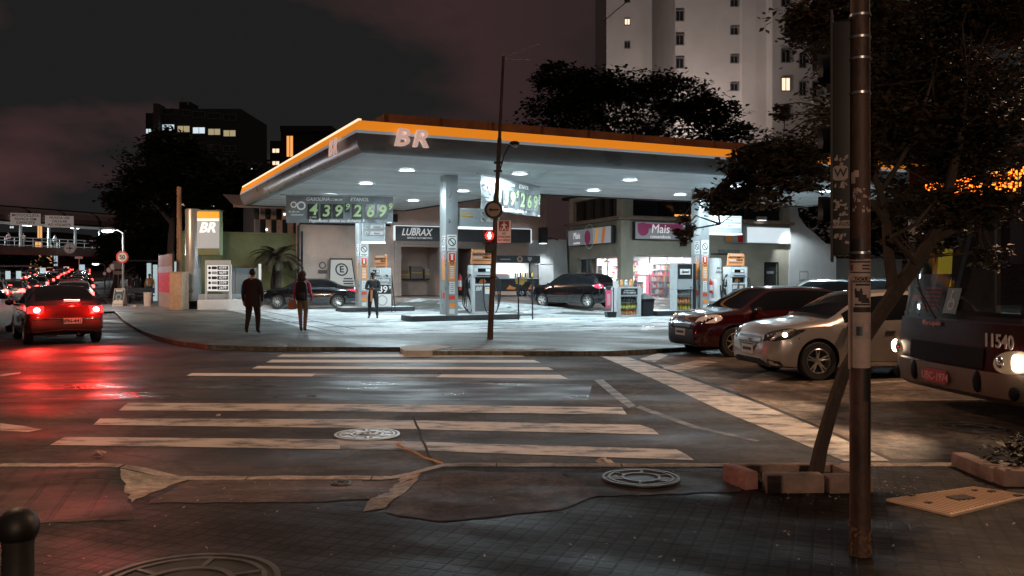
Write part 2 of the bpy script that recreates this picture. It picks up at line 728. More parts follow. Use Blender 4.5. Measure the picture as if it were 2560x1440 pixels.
# white hatch paint before the shop
b = MB()
for k in range(6):
    a0 = 15.6 + k * .62
    pts = [ST(a0, 9.3), ST(a0 + .3, 9.3), ST(a0 + 1.3, 12.8), ST(a0 + 1.0, 12.8)]
    b.quad(*[(v.x, v.y, zg(v.x, v.y) + .103) for v in pts])
struct(b.build('hatch_marking', mat('hatch_paint', (.55, .57, .57), .5, noise=.2)))

# ------------------------------------------------------------------ road markings
def marking(name, quads, m=G_PAINT, z=.004):
    b = MB()
    for q in quads:
        pts = [G(x, y, z) for x, y in q]
        n = len(pts)
        b.add(pts, [tuple(range(n))])
    return struct(b.build(name, m, smooth=0))


marking('crosswalk_stripes', [
    [(320, 1007), (900, 1010), (1555, 1018), (1567, 1036), (900, 1028), (297, 1026)],
    [(250, 1046), (900, 1048), (1600, 1062), (1632, 1072), (1648, 1086), (900, 1070), (233, 1062)],
    [(162, 1092), (850, 1098), (850, 1123), (125, 1112)],
    [(1068, 1105), (1690, 1123), (1716, 1136), (1735, 1150), (1350, 1137), (1050, 1126)]])
marking('crosswalk_stripes', [[(850, 1098), (1068, 1105), (1050, 1126), (850, 1123)]], G_PAINTF)
marking('crosswalk_stripes', [
    [(705, 886), (1300, 886), (1312, 892), (692, 892)],
    [(680, 899), (1335, 900), (1352, 906.5), (665, 906)],
    [(645, 915), (1370, 918), (1384, 924.5), (630, 921)],
    [(480, 932.5), (790, 934), (780, 941), (465, 939)],
    [(1105, 936), (1400, 937), (1420, 947), (1090, 943)]], paint_mat('bright_road_paint', (.72, .68, .64), .1), .0045)
marking('crosswalk_stripes', [[(790, 934), (1105, 936), (1090, 943), (780, 941)]], G_PAINTF)
marking('lane_line', [
    [(1500, 890), (1572, 893), (1720, 945), (1900, 1010), (2060, 1076), (2225, 1152), (2110, 1152), (1960, 1090), (1800, 1025), (1640, 950)],
    [(1600, 897), (1645, 883), (1672, 887), (1636, 905)], [(1655, 920), (1742, 900), (1795, 905), (1697, 930)],
    [(1850, 950), (1965, 915), (2045, 925), (1915, 958)]])
marking('lane_line', [[(0, 1058), (60, 1065), (105, 1073), (70, 1080), (0, 1076)], [(0, 760), (30, 757), (20, 763), (-40, 768)],
                      [(0, 936), (52, 930), (50, 934), (0, 941)], [(0, 772), (28, 770), (22, 778), (0, 780)], [(2130, 957), (2322, 948), (2325, 951), (2130, 961)]])
# pale worn strip and puddle-edge crack on the right of the crossing
marking('road_patch', [[(1485, 950), (1508, 949), (1540, 975), (1590, 1014), (1572, 1020), (1530, 988)],
                       [(1600, 1014), (1740, 1064), (1900, 1101), (1890, 1104), (1725, 1068), (1590, 1019)]], paint_mat('wet_crack', (.30, .29, .28), 1.3, 2.6), .0035)
marking('road_crack', [[(1030, 1040), (1034, 1040), (1044, 1062), (1052, 1076), (1055, 1096), (1066, 1112), (1074, 1136), (1092, 1162), (1084, 1162), (1068, 1138), (1060, 1114), (1050, 1098), (1046, 1078), (1038, 1063)]], mat('crack_black', (.012, .01, .009), .9), .0065)
marking('road_patch', [[(-200, 962), (300, 948), (860, 950), (1480, 962), (1470, 1000), (900, 1000), (330, 998), (-200, 1010)]],
        ground_mat('patched_asphalt', (.032, .028, .027), (.22, .6), 1.2, .6, 130, 1.0, stain=.5), .0028)

marking('lane_light_sheet', [[(1600, 898), (1720, 938), (1900, 1003), (2062, 1070), (2232, 1147), (3300, 1147), (3300, 870), (1900, 872)]],  # lighter sheet paints lamplight onto the road, its blotches the leaf dapples
        ground_mat('lamplit_road', (.15, .115, .092), (.4, .75), .7, .5, 90, .6, cracks=True, stain=.6), .002)
# far kerb with three kerbstones
ks = [((1062, 884), (1225, 886)), ((1228, 886), (1335, 886)), ((1338, 886), (1392, 884))]
for (u, w) in ks:
    b = MB()
    p, q = G(*u), G(*w)
    d = (q - p).normalized()
    n = Vector((-d.y, d.x, 0))
    b.M = Matrix(((d.x, n.x, 0, p.x), (d.y, n.y, 0, p.y), (0, 0, 1, 0), (0, 0, 0, 1)))
    ln = (q - p).length
    b.box(ln / 2, .08, -.05, ln - .02, .16, .155)
    struct(b.build('kerb', G_KERB, bevel=.015))
b = MB()
pts = [G(x, y, .12) for x, y in [(1000, 868), (1020, 862), (1090, 861), (1130, 866), (1072, 876), (1010, 876)]]
b.prism([(p.x, p.y) for p in pts], 0.0, .115, 'xy')
struct(b.build('kerb', mat('whitewashed_kerb', (.42, .44, .43), .7, noise=.25, ns=5)))

# ------------------------------------------------------------------ near pavement with a dropped kerb
KY = 7.08


def ramp(x, y):
    s = sm((x + 3.2) / .62) * (1 - sm((x + .98) / .5))
    return .105 * s * sm((y - 5.75) / (KY - 5.75))


def pz(x, y):
    return .12 - ramp(x, y) + .004 * math.sin(x * 1.3) * math.sin(y * 1.7)


sheet('near_pavement', [(-14, -8), (20, -8), (20, KY - .14), (-14, KY - .14)], pz, G_PAVE, .16)
b = MB()
n = 240
for i in range(n):
    x0, x1 = -14 + 34 * i / n, -14 + 34 * (i + 1) / n
    if i % 7 == 6:
        x1 -= .012
    za, zb_ = pz(x0, KY) + .006, pz(x1, KY) + .006
    j0, j1 = .012 * math.sin(i * 1.7), .012 * math.sin((i + 1) * 1.7)
    b.add([(x0, KY - .14, za), (x1, KY - .14, zb_), (x1, KY - .015 + j1, zb_), (x0, KY - .015 + j0, za), (x0, KY + j0, za - .02), (x1, KY + j1, zb_ - .02),
           (x0, KY + j0, -.1), (x1, KY + j1, -.1), (x0, KY - .14, za - .05), (x1, KY - .14, zb_ - .05)],
          [(0, 1, 2, 3), (3, 2, 5, 4), (4, 5, 7, 6), (0, 8, 9, 1)])
struct(b.build('kerb', G_KERB, smooth=0))


def psheet(name, px, m, dz=.005):
    dz = .0032 + (dz - .004) * .25
    pts = []
    for (x, y) in px:
        q = G(x, y, .12)
        for _ in range(6):
            q = G(x, y, pz(q.x, q.y) if q.y < KY else .02)
        pts.append((q.x, min(q.y, KY - .15)))
    rj = random.Random(len(px) * 7 + int(px[0][0]))
    out = []
    for i, p in enumerate(pts):
        q = pts[(i + 1) % len(pts)]
        ln = math.hypot(q[0] - p[0], q[1] - p[1])
        k = max(1, int(ln / .11))
        for t in range(k):
            j = (.022 if 0 < t else .0)
            out.append((lerp(p[0], q[0], t / k) + rj.uniform(-j, j), min(lerp(p[1], q[1], t / k) + rj.uniform(-j, j), KY - .145)))
    pts = out
    return sheet(name, pts, lambda x, y: pz(x, y) + dz, m, .12)


psheet('pavement_patch', [(318, 1163), (478, 1196), (452, 1205), (328, 1258)], G_SLABL, .006)
psheet('pavement_patch', [(480, 1200), (755, 1202), (905, 1202), (905, 1250), (760, 1256), (372, 1259)], G_SLAB)
psheet('pavement_patch', [(757, 1206), (1000, 1200), (1040, 1196), (940, 1250), (765, 1252)], G_SLAB, .007)
psheet('pavement_patch', [(1005, 1192), (1052, 1184), (1030, 1215), (962, 1272), (908, 1280), (918, 1258)], G_SLABL, .009)
psheet('pavement_patch', [(1062, 1188), (1400, 1182), (1500, 1240), (1400, 1275), (1090, 1305), (962, 1282)], G_SLAB, .008)
psheet('pavement_patch', [(1400, 1182), (1830, 1180), (1850, 1230), (1500, 1242)], ground_mat('dark_cement', (.06, .044, .038), (.5, .8), 1.5, .4, 130, .5, spec=.25, stain=.4), .0075)
psheet('pavement_patch', [(-400, 1160), (318, 1163), (326, 1262), (335, 1300), (-400, 1330)], G_RIDGE, .004)
# ------------------------------------------------------------------ canopy
M_SOFF = ground_mat('soffit_panels', (.80, .86, .88), (.3, .5), .5, .14, 30, .06, tile=(6.0, .6, 0., .014), grout=.6, rot=-TH, gr=(.95, 1.05))
M_FASC = mat('fascia_grey', (.20, .225, .24), .3, noise=.18, ns=1.3, stretch=(.5, 1, 1))
M_FASW = mat('fascia_white', (.62, .70, .73), .35, noise=.05, emit=.16, ecol=(.8, .93, 1))
M_FASO = mat('fascia_orange', (.7, .26, .03), .35, emit=.66, ecol=(1.0, .29, .015), noise=.12, ns=.5)
M_TUBEW = emis('strip_tube', (1.0, .72, .5), 1.3)
M_LAMPC = emis('downlight_lens', (.9, .97, 1.0), 14)
M_PARA = mat('parapet_rust', (.22, .13, .09), .6, noise=.4, ns=1.2)
M_COLM = mat('column_cladding', (.44, .47, .48), .3, .5, noise=.12, ns=2.0, stretch=(1, 1, .3))
can = thing('fuel_canopy', 'big flat filling station canopy with glowing orange band over grey fascia', 'canopy', C0, TH)
# local frame of the canopy: x = along the front, y = away from the street


def sweep(mb, path, prof, m=0, closed_ends=True):
    """sweep profile [(outward, z)] along an xy path, mitred, outward = right-hand side of travel"""
    n = len(path)
    rows = []
    for i, p in enumerate(path):
        p = Vector(p)
        d0 = (p - Vector(path[i - 1])).normalized() if i else None
        d1 = (Vector(path[i + 1]) - p).normalized() if i < n - 1 else None
        d0 = d0 or d1
        d1 = d1 or d0
        n0, n1 = Vector((d0.y, -d0.x)), Vector((d1.y, -d1.x))
        b = (n0 + n1).normalized()
        k = 1 / max(.3, b.dot(n0))
        rows.append([(p.x + b.x * o * k, p.y + b.y * o * k, z) for o, z in prof])
    m_ = len(prof)
    vs = [v for r in rows for v in r]
    fs = []
    for i in range(n - 1):
        for k in range(m_ - 1):
            fs.append((i * m_ + k, (i + 1) * m_ + k, (i + 1) * m_ + k + 1, i * m_ + k + 1))
    if closed_ends:
        fs += [tuple(range(m_)), tuple(range((n - 1) * m_, n * m_))]
    mb.add(vs, fs, m)


path = [(0, 20.6), (0, 0), (25.5, 0), (25.5, 9.2)]
b = MB(); sweep(b, path, [(-.25, 5.16), (.0, 5.13), (.1, 5.2), (.19, 5.36), (.23, 5.52), (.24, 5.65), (-.25, 5.65)])
b.build('fascia_panel', M_FASC, can)
b = MB(); sweep(b, path, [(-.25, 5.652), (.25, 5.652), (.245, 5.735), (-.25, 5.735)]); b.build('fascia_stripe', M_FASW, can)
b = MB(); sweep(b, path, [(-.25, 5.737), (.235, 5.737), (.17, 5.97), (.13, 6.02), (-.25, 6.02)]); b.build('light_band', M_FASO, can)
b = MB(); sweep(b, [(0, 20.6), (0, -.1)], [(.05, 6.022), (.15, 6.022), (.15, 6.075), (.05, 6.075)]); b.build('strip_light', M_TUBEW, can)
b = MB()
Lsh = [(.25, .25), (25.25, .25), (25.25, 9.2), (9.4, 9.2), (9.0, 12.5), (8.2, 20.6), (.25, 20.6)]
b.prism(Lsh, 5.17, 5.24, 'xy')
b.build('soffit', M_SOFF, can)
b = MB(); b.prism(Lsh, 5.9, 6.0, 'xy'); b.build('roof_deck', M_DARK, can)
b = MB()
for q0, q1 in (((.9, .6), (24.9, .6)), ((.9, .6), (.9, 20.0))):
    q0, q1 = Vector(q0), Vector(q1)
    k = 14
    for i in range(k):
        u, w = q0.lerp(q1, i / k), q0.lerp(q1, (i + .985) / k)
        mid, d = (u + w) / 2, w - u
        b.box(mid.x, mid.y, 6.0, abs(d.x) + .12, abs(d.y) + .12, .40)
b.build('parapet', M_PARA, can)
b = MB()   # trims of the inner edges
b.prism([(9.4, 9.2), (25.5, 9.2), (25.5, 9.32), (9.5, 9.32)], 5.12, 5.9, 'xy')
b.prism([(0, 20.6), (8.2, 20.6), (8.2, 20.72), (0, 20.72)], 5.12, 5.9, 'xy')
b.prism([(8.2, 20.6), (9.0, 12.5), (9.4, 9.2), (9.52, 9.25), (9.12, 12.5), (8.32, 20.6)], 5.12, 5.9, 'xy')
b.build('rear_trim', M_DARK, can)
LIGHTS = [(2.48, 3.36), (2.42, 7.9), (6.27, 2.64), (6.83, 9.03), (6.5, 14.2), (10.7, 2.6), (11.5, 6.5), (2.4, 13.2), (2.4, 18.0), (6.3, 18.4),
          (15.6, 2.7), (15.8, 6.5), (20.3, 2.7), (20.5, 6.5), (24, 4.6)]
for i, (a, p) in enumerate(LIGHTS):
    b = MB()
    b.lathe([(.34, 0), (.34, .03), (.25, .05), (.25, 0)], 20)
    fr = b.build('downlight', M_FASW, can, (a, p, 5.118))
    b = MB()
    b.lathe([(.0, -.012), (.16, -.006), (.245, .0), (.245, .02)], 20)
    b.build('lens', M_LAMPC, fr, (0, 0, .012))
    v = ST(a, p, 5.06)
    l = lamp('AREA', v, 265 if p < 10 else 235, (.73, .92, 1.0), .5, (v.x, v.y, 0))
for nm, loc, rz, sz in (('sign_letters', (a_at(1023, -.3), -.36, 5.56), 0, 1.0), ('sign_letters', (-.36, 1.95, 5.50), -PI / 2, 1.0)):
    b = MB()
    b.text('B', .68, (-.27, 0, 0), ext=.08 if rz == 0 else .015, shear=.22, bold=.022, sx=1.15)
    b.text('R', .68, (.29, 0, 0), ext=.08 if rz == 0 else .015, shear=.22, bold=.022, sx=1.15)
    b.build(nm, mat('sign_letter_pink', (.75, .55, .48), .4, emit=.45, ecol=(1, .66, .55)), can, loc, rz)

# ------------------------------------------------------------------ columns with their stickers (parts of the canopy)
M_PRINTW = mat('white_sticker', (.8, .8, .78), .5)


def pict_no(b, x, z, s, m0=0, m1=1, m2=2):
    """no-smoking style sticker"""
    b.box(x, -.004, z - s * .85, s * 1.05, .004, s * 1.7, m0)
    b.disc((x, -.010, z + s * .1), s * .42, 20, m1, s * .33, .003)
    b.add([(x - s * .3, -.010, z + s * .36), (x - s * .22, -.010, z + s * .42), (x + s * .3, -.010, z - s * .16), (x + s * .22, -.010, z - s * .22)], [(0, 1, 2, 3)], m1)
    b.box(x, -.008, z + s * .62, s * .8, .003, s * .07, m1)
    b.box(x, -.008, z - s * .6, s * .8, .003, s * .06, m1)
    b.box(x, -.008, z - s * .72, s * .6, .003, s * .05, m1)


def pict_fire(b, x, z, s, m0=0, m1=1):
    b.box(x, -.004, z - s / 2, s * .9, .004, s, m0)
    b.box(x, -.009, z - s * .4, s * .74, .003, s * .8, m1)
    b.box(x, -.013, z - s * .3, s * .2, .003, s * .5, m0)
    b.box(x, -.013, z + s * .2, s * .34, .003, s * .08, m0)


def column(a, p, num, full=True):
    b = MB()
    b.box(0, 0, 0, .46, .6, 5.17 - .2)
    c = b.build('column', M_COLM, can, (a, p, .2), bevel=.02)
    b = MB()
    b.text(num, .16, (0, 0, 0), ext=.003)
    b.build('number', M_LETK, c, (-.1, -.306, 3.35))
    mats = [M_PRINTW, M_LETK, mat('fire_red', (.65, .06, .03), .5), mat('orange_sticker', (.75, .27, .06), .5), mat('grey_print', (.3, .3, .3), .5)]
    for k_ in range(7):
        b = MB()
        if k_ == 0:
            pict_no(b, 0, 2.55, .34, 0, 1)
        elif k_ == 1:
            pict_fire(b, 0, 2.06, .34, 0, 2)
        elif k_ == 2:
            b.box(0, -.004, 1.22, .26, .004, .75, 3)
            b.disc((0, -.01, 1.86), .07, 16, 1, .045, .003)
            for k in range(7):
                b.box(0, -.008, 1.32 + k * .065, .17, .003, .03, 0)
        elif k_ == 3:
            b.box(0, -.004, .78, .2, .004, .42, 0)
            for k in range(5):
                b.box(0, -.007, .84 + k * .07, .13, .003, .025, 4)
        elif k_ == 4:
            b.box(.01, -.004, .3, .24, .004, .16, 3)
        elif k_ == 5:
            b.box(.0, -.004, .08, .2, .004, .17, 0)
        else:
            b.box(0, -.004, .58, .24, .004, .14, 2)
        b.build('sticker', mats, c, (0, -.3, .05))
    # the narrow face towards the avenue carries a second set
    for k_ in range(4):
        b2 = MB()
        b2.M = Matrix.Translation((-.232, 0, .05)) @ Matrix.Rotation(-PI / 2, 4, 'Z')
        if k_ == 0:
            pict_no(b2, 0.1, 2.55, .3, 0, 1)
        elif k_ == 1:
            pict_fire(b2, 0.1, 2.05, .26, 0, 2)
        elif k_ == 2:
            b2.box(.1, -.004, .95 + .3, .24, .004, .72, 3)
        else:
            b2.box(.1, -.004, .62, .2, .004, .2, 2)
        b2.build('sticker', mats, c)
    return c


for a, p, num in ((4.45, 4.6, '3'), (3.95, 13.75, '1'), (15.4, 4.6, '2')):
    column(a, p, num)


# ------------------------------------------------------------------ pump islands
def island(a0, a1, p0, p1, label):
    b = MB()
    b.box((a1 - a0) / 2, (p1 - p0) / 2, 0, a1 - a0, p1 - p0, .19)
    o = b.build('pump_island', mat('island_kerb', (.03, .03, .032), .5, noise=.4), None, ST(a0, p0, .096), TH, bevel=.03)
    tag(o, label, 'island', 'pump islands')
    b = MB()
    b.box((a1 - a0) / 2, (p1 - p0) / 2, .19, a1 - a0 - .14, p1 - p0 - .14, .006)
    b.build('top_slab', mat('island_top', (.5, .52, .52), .5, noise=.15), o)
    return o


island(2.9, 6.95, 4.0, 5.25, 'dark edged pump island carrying the column marked 3')
island(2.9, 6.2, 13.1, 14.35, 'dark edged pump island behind the standing attendant')
island(12.9, 19.0, 4.0, 5.25, 'dark edged pump island with the tall oil cabinet and column 2')


# ------------------------------------------------------------------ fuel pumps
def hose(b, pts, r=.019):
    # smooth the polyline
    out = []
    pts = [Vector(p) for p in pts]
    for i in range(len(pts) - 1):
        p0, p1, p2, p3 = pts[max(i - 1, 0)], pts[i], pts[i + 1], pts[min(i + 2, len(pts) - 1)]
        for k in range(5):
            t = k / 5
            out.append(.5 * ((2 * p1) + (p2 - p0) * t + (2 * p0 - 5 * p1 + 4 * p2 - p3) * t * t + (3 * p1 - p0 - 3 * p2 + p3) * t ** 3))
    out.append(pts[-1])
    b.tube(out, r, 6)


M_PUMPG = mat('pump_grey_panel', (.13, .135, .14), .4, noise=.1)
M_PUMPW = mat('pump_light_frame', (.62, .65, .66), .35, noise=.06)
M_TOP = mat('orange_topper', (.85, .33, .13), .45)


def make_pump(label, loc, rz):
    t = thing('fuel_pump', label, 'fuel pump', loc, rz, 'fuel pumps under the canopy')
    b = MB()
    b.box(-.385, 0, 0, .09, .46, 1.5); b.box(.385, 0, 0, .09, .46, 1.5); b.box(0, 0, 0, .68, .44, .1); b.box(0, 0, 1.02, .68, .45, .06)
    b.build('cabinet', M_PUMPW, t, bevel=.012)
    b = MB(); b.box(0, 0, .1, .68, .42, .92); b.build('front_panel', M_PUMPG, t)
    b = MB(); b.box(0, .05, 1.08, .68, .34, .24); b.build('nozzle_recess', M_BLACK, t)
    b = MB(); b.box(0, 0, 1.32, .88, .5, .42); hd = b.build('display_head', M_PUMPW, t, bevel=.02)
    b = MB(); b.box(.0, -.255, 1.5, .5, .012, .13); b.build('screen', M_GLASS, hd)
    for nm_, x_, y_, z_, w_, h_ in (('lcd_display', .14, -.264, 1.515, .17, .1), ('keypad', -.3, -.254, 1.52, .16, .12), ('card_slot', .33, -.254, 1.5, .05, .16)):
        b = MB(); b.box(x_, y_, z_, w_, .006, h_); b.build(nm_, mat('lcd_pale', (.65, .7, .68), .4, emit=.25), hd)
    b = MB(); b.box(0, -.256, 1.36, .6, .01, .035); b.build('price_strip', M_DARK, hd)
    b = MB(); b.prism([(-.16, 1.12), (.02, 1.1), (.14, 1.16), (.06, 1.26), (-.1, 1.24)], -.14, -.13); b.build('picture', M_ORANGE, t)
    b = MB(); b.text('BR', .2, (-.2, -.222, .9), shear=.25, bold=.02); b.build('logo', M_LETW, t)
    b = MB(); b.box(.13, -.222, .72, .17, .01, .24); b.box(.13, -.228, .89, .15, .006, .04, 1); b.build('sticker', [M_PRINTW, M_YELLOW], t)
    b = MB(); b.prism([(-.42, 1.79), (.46, 1.79), (.46, 2.24), (.38, 2.3), (-.36, 2.3)], -.03, .03)
    b.text('ABASTECIMENTO', .105, (.03, -.035, 2.13), 1, bold=.012); b.text('TEMOS', .105, (.2, -.035, 2.02), 1, bold=.012)
    b.box(-.16, -.034, 1.98, .36, .006, .08, 2); b.box(0, -.034, 1.9, .7, .006, .02, 1); b.box(0, -.034, 2.2, .6, .006, .05, 2)
    b.box(0, 0, 1.74, .6, .04, .06, 1)
    b.build('topper_sign', [M_TOP, M_LETK, mat('topper_pale', (.85, .6, .48), .5)], t)
    for s in (-1, 1):
        x = s * .47
        for k in range(3):
            o = k * .05
            b = MB()
            hose(b, [(s * .43, .05 - o, 1.42), (x + s * (.1 + o), 0 - o, 1.2), (x + s * (.16 + o), -.05, .7), (x + s * (.12 + o), -.1 + o, .2 + o),
                     (x + s * .02, -.12, .06), (x - s * .06, -.08, .25 + o), (x + s * .02, .0 + o, .7), (x + s * .03, .04 - o, 1.0)])
            b.build('hose', M_RUBBER, t)
        for k in range(2):
            b = MB()
            b.tube([(x + s * .02, -.06 + k * .16, .92), (x + s * .05, -.08 + k * .16, 1.05), (x, -.03 + k * .16, 1.22)], [.028, .034, .018], 7)
            b.box(x + s * .04, -.06 + k * .16, .98, .06, .05, .14)
            b.build('nozzle', M_BLACK, t)
    b = MB(); hose(b, [(.0, -.2, 1.3), (-.03, -.28, .9), (-.02, -.3, .4), (.08, -.27, .1), (.2, -.24, .04)]); b.build('hose', M_RUBBER, t)
    return t


pump1 = make_pump('grey fuel pump with orange topper right of the column marked 3', ST(5.68, 4.55, .29), RZF)
pump2 = copy_tree(pump1)
pump2['label'] = 'fuel pump behind the attendant with its topper seen edge on'
pump2.location = ST(4.78, 13.7, .29); pump2.rotation_euler.z = RZF - math.radians(70)
pump3 = copy_tree(pump1)
pump3['label'] = 'fuel pump standing behind the dark red hatchback'
pump3.location = ST(17.15, 4.55, .29); pump3.rotation_euler.z = RZF

# guard hoops at the end of islands
b = MB(); b.tube([(0, 0, 0), (0, 0, 1.5), (.5, 0, 1.52), (.52, 0, 0)], .028, 8); b.tube([(0, 0, .16), (.52, 0, .16)], .018, 6)
o = b.build('guard_rail', M_BLACK, None, ST(6.75, 3.72, .1), RZF - .2)
tag(o, 'thin black hoop rail at the right end of the front island', 'rail')
# extinguisher on column 3
t = thing('fire_extinguisher', 'red fire extinguisher hung on the column marked 3', 'extinguisher', ST(4.78, 4.42, 1.15), RZF)
b = MB(); b.lathe([(.0, 0), (.075, 0), (.08, .03), (.08, .42), (.06, .5), (.025, .54), (.025, .58), (0, .58)], 14); b.build('cylinder', M_RED, t)
b = MB(); b.lathe([(.0815, .12), (.082, .13), (.082, .33), (.0815, .34)], 14); b.build('paper_label', M_PRINTW, t)
b = MB(); b.box(0, -.04, .58, .03, .14, .03); b.tube([(.03, -.03, .56), (.09, -.05, .45), (.08, -.06, .1)], .012, 6); b.build('valve', M_BLACK, t)
t = thing('fire_extinguisher', 'red fire extinguisher with white tank beside the column marked 2', 'extinguisher', ST(15.85, 4.5, .95), RZF)
b = MB(); b.lathe([(.0, 0), (.075, 0), (.08, .03), (.08, .42), (.06, .5), (.025, .54), (.025, .58), (0, .58)], 14); b.build('cylinder', M_RED, t)
b = MB(); b.lathe([(.0815, .12), (.082, .13), (.082, .33), (.0815, .34)], 14); b.build('paper_label', M_PRINTW, t)
b = MB(); b.box(.16, 0, -.2, .16, .2, .75); b.build('white_box', M_WHITE, t, bevel=.03)


# ------------------------------------------------------------------ hanging fuel sign boxes
def fuel_box(label, loc, rz, w, h, dp, txt, rows, both=False):
    t = thing('fuel_sign_box', label, 'sign', loc, rz, 'grey fuel sign boxes on the columns')
    b = MB(); b.box(0, 0, 0, w, dp, h); b.build('casing', mat('sign_box_grey', (.52, .56, .57), .35, noise=.05), t, bevel=.015)
    b = MB(); b.box(0, 0, -.05, w + .04, dp + .04, .05); b.build('light_strip', emis('box_strip', (.85, .95, 1), 1.6), t)
    b = MB()
    sides = [0.] + ([-PI / 2] if both else [])
    for r in sides:
        ww, dd = (w, dp) if r == 0. else (dp, w)
        b.M = Matrix.Rotation(r, 4, 'Z') @ Matrix.Translation((0, -dd / 2 - .004, 0))
        b.box(0, .0, .02, ww - .08, .004, h - .06, 3)
        if txt:
            b.text(txt[0], .13, (-ww * .44, -.006, h * .74), 1, align='LEFT', bold=.01)
            b.text(txt[1], .13, (-ww * .44, -.006, h * .58), 1, align='LEFT', bold=.01)
        for k, s in enumerate(rows):
            z = h * (.76 - .33 * k)
            x0 = ww * .08 if txt else -ww * .3
            b.disc((x0, -.008, z), .085, 16, 0, 0, .004)
            b.text(s[0], .12, (x0, -.014, z), 2, bold=.02)
            b.prism([(x0 + .12, z - .08), (x0 + .2, z + .08), (ww * .46, z + .08), (ww * .46, z - .08)], -.009, -.004, m=0)
            b.text(s[1], .09, ((x0 + .16 + ww * .46) / 2, -.014, z), 2)
    b.build('lettering', [M_LETW, M_YELLOW, M_LETK, mat('sign_face_grey', (.40, .44, .46), .4)], t)
    return t


fuel_box('long grey fuel sign with yellow lettering right of column 3', ST(5.52, 4.6, 3.38), RZF, 1.6, .66, .5, ('Posto', 'Bangkok'), [('G', 'Gasolina'), ('G', 'Grid')])
fuel_box('square grey fuel sign on the column behind the attendant', ST(4.35, 13.3, 3.15), RZF - .35, .95, .85, .95, None, [('G', 'Comum'), ('E', 'Etanol')], True)
fuel_box('grey fuel sign right of column 2 behind the leaves', ST(16.45, 4.6, 3.4), RZF, 1.7, .72, .55, None, [('G', 'Aditivada'), ('E', 'Etanol')])


# ------------------------------------------------------------------ fuel price banners
def banner(label, loc, rz, w=4.4, h=1.12):
    t = thing('price_banner', label, 'banner', loc, rz, 'fuel price banners hung from the canopy')
    k = w / 2215.0
    X = lambda u: (u - 1292) * k
    Z = lambda v: (535 - v) * k
    b = MB()
    nu, nv = 60, 14
    vs = []
    for j in range(nv + 1):
        for i in range(nu + 1):
            u, v = i / nu, j / nv
            d = .02 * math.sin(u * 34 + 2.2 * math.sin(v * 3)) * (.3 + v) + .018 * math.sin(u * 11 + v * 7)
            vs.append((-w / 2 + u * w, d, h / 2 - v * h))
    b.add(vs, [(j * (nu + 1) + i, j * (nu + 1) + i + 1, (j + 1) * (nu + 1) + i + 1, (j + 1) * (nu + 1) + i) for j in range(nv) for i in range(nu)])
    b.build('cloth', mat('banner_cloth', (.20, .225, .235), .5, noise=.25, ns=2), t)
    b = MB()
    b.tube([(-w / 2 - .25, 0, h / 2 + .03), (w / 2 + .15, 0, h / 2 + .03)], .025, 8)
    for x in (-w / 2 + .3, -.9, w / 2 - .3):
        b.tube([(x, 0, h / 2 + .03), (x, 0, h / 2 + .22)], .01, 6)
    b.build('rod', M_STEEL, t)
    y = -.058
    b = MB()
    for u in (745, 1010, 1255, 1650, 1920, 2165):
        b.box(X(u), -.048, Z(725), .44, .004, .60, 0)
    for u in (1450, 2340):
        b.box(X(u), -.048, Z(590), .2, .004, .38, 0)
    b.build('digit_pocket', mat('pocket_dark', (.05, .055, .055), .25), t)
    b = MB()
    sh = .22
    b.text('GASOLINA', .2, (X(840), y, Z(325)), shear=sh, bold=.015); b.text('COMUM', .13, (X(1215), y, Z(332)), shear=sh, bold=.012)
    b.text('ETANOL', .2, (X(1700), y, Z(325)), shear=sh, bold=.015)
    b.text('Pagamento débito ou dinheiro', .172, (X(1190), y, Z(772)), shear=sh, bold=.012)
    b.text('Eu não me', .1, (X(350), y, Z(585)), shear=sh, bold=.012); b.text('Combustível', .1, (X(410), y, Z(650)), shear=sh, bold=.012)
    b.text('À VISTA', .08, (X(740), y, Z(700)), shear=sh, bold=.01); b.text(',', .42, (X(880), y, Z(690)), shear=sh, bold=.02); b.text(',', .42, (X(1785), y, Z(700)), shear=sh, bold=.02)
    b.disc((X(345), y, Z(440)), .13, 20, 0, .085, .004); b.disc((X(500), y, Z(460)), .18, 24, 0, .12, .004)
    b.box(X(2330), y, Z(815), .2, .004, .06)
    b.build('lettering', mat('banner_white', (.82, .84, .82), .5, emit=.12), t)  # printed letters and digits get a faint glow to look brighter
    b = MB()
    for s, u, v, z in (('4', 745, 545, .66), ('3', 1010, 575, .66), ('9', 1255, 575, .66), ('9', 1450, 480, .36), ('2', 1650, 570, .68), ('6', 1920, 575, .68), ('9', 2165, 570, .68), ('9', 2340, 470, .36)):
        b.text(s, z, (X(u), y, Z(v)), shear=.15, bold=.022)
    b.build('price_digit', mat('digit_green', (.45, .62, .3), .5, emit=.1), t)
    return t


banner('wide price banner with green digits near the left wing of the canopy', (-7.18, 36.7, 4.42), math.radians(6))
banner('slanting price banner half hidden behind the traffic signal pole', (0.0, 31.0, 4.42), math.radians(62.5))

# ------------------------------------------------------------------ oil display, vending cabinet, bottles, bin
M_BOT = {'dark': mat('bottle_dark', (.05, .05, .05), .3), 'green': mat('bottle_olive', (.42, .40, .08), .3), 'orange': mat('bottle_orange', (.78, .24, .08), .3),
         'silver': mat('bottle_silver', (.4, .42, .43), .3, .3), 'gold': mat('bottle_gold', (.65, .4, .05), .3)}
BOT0 = {}


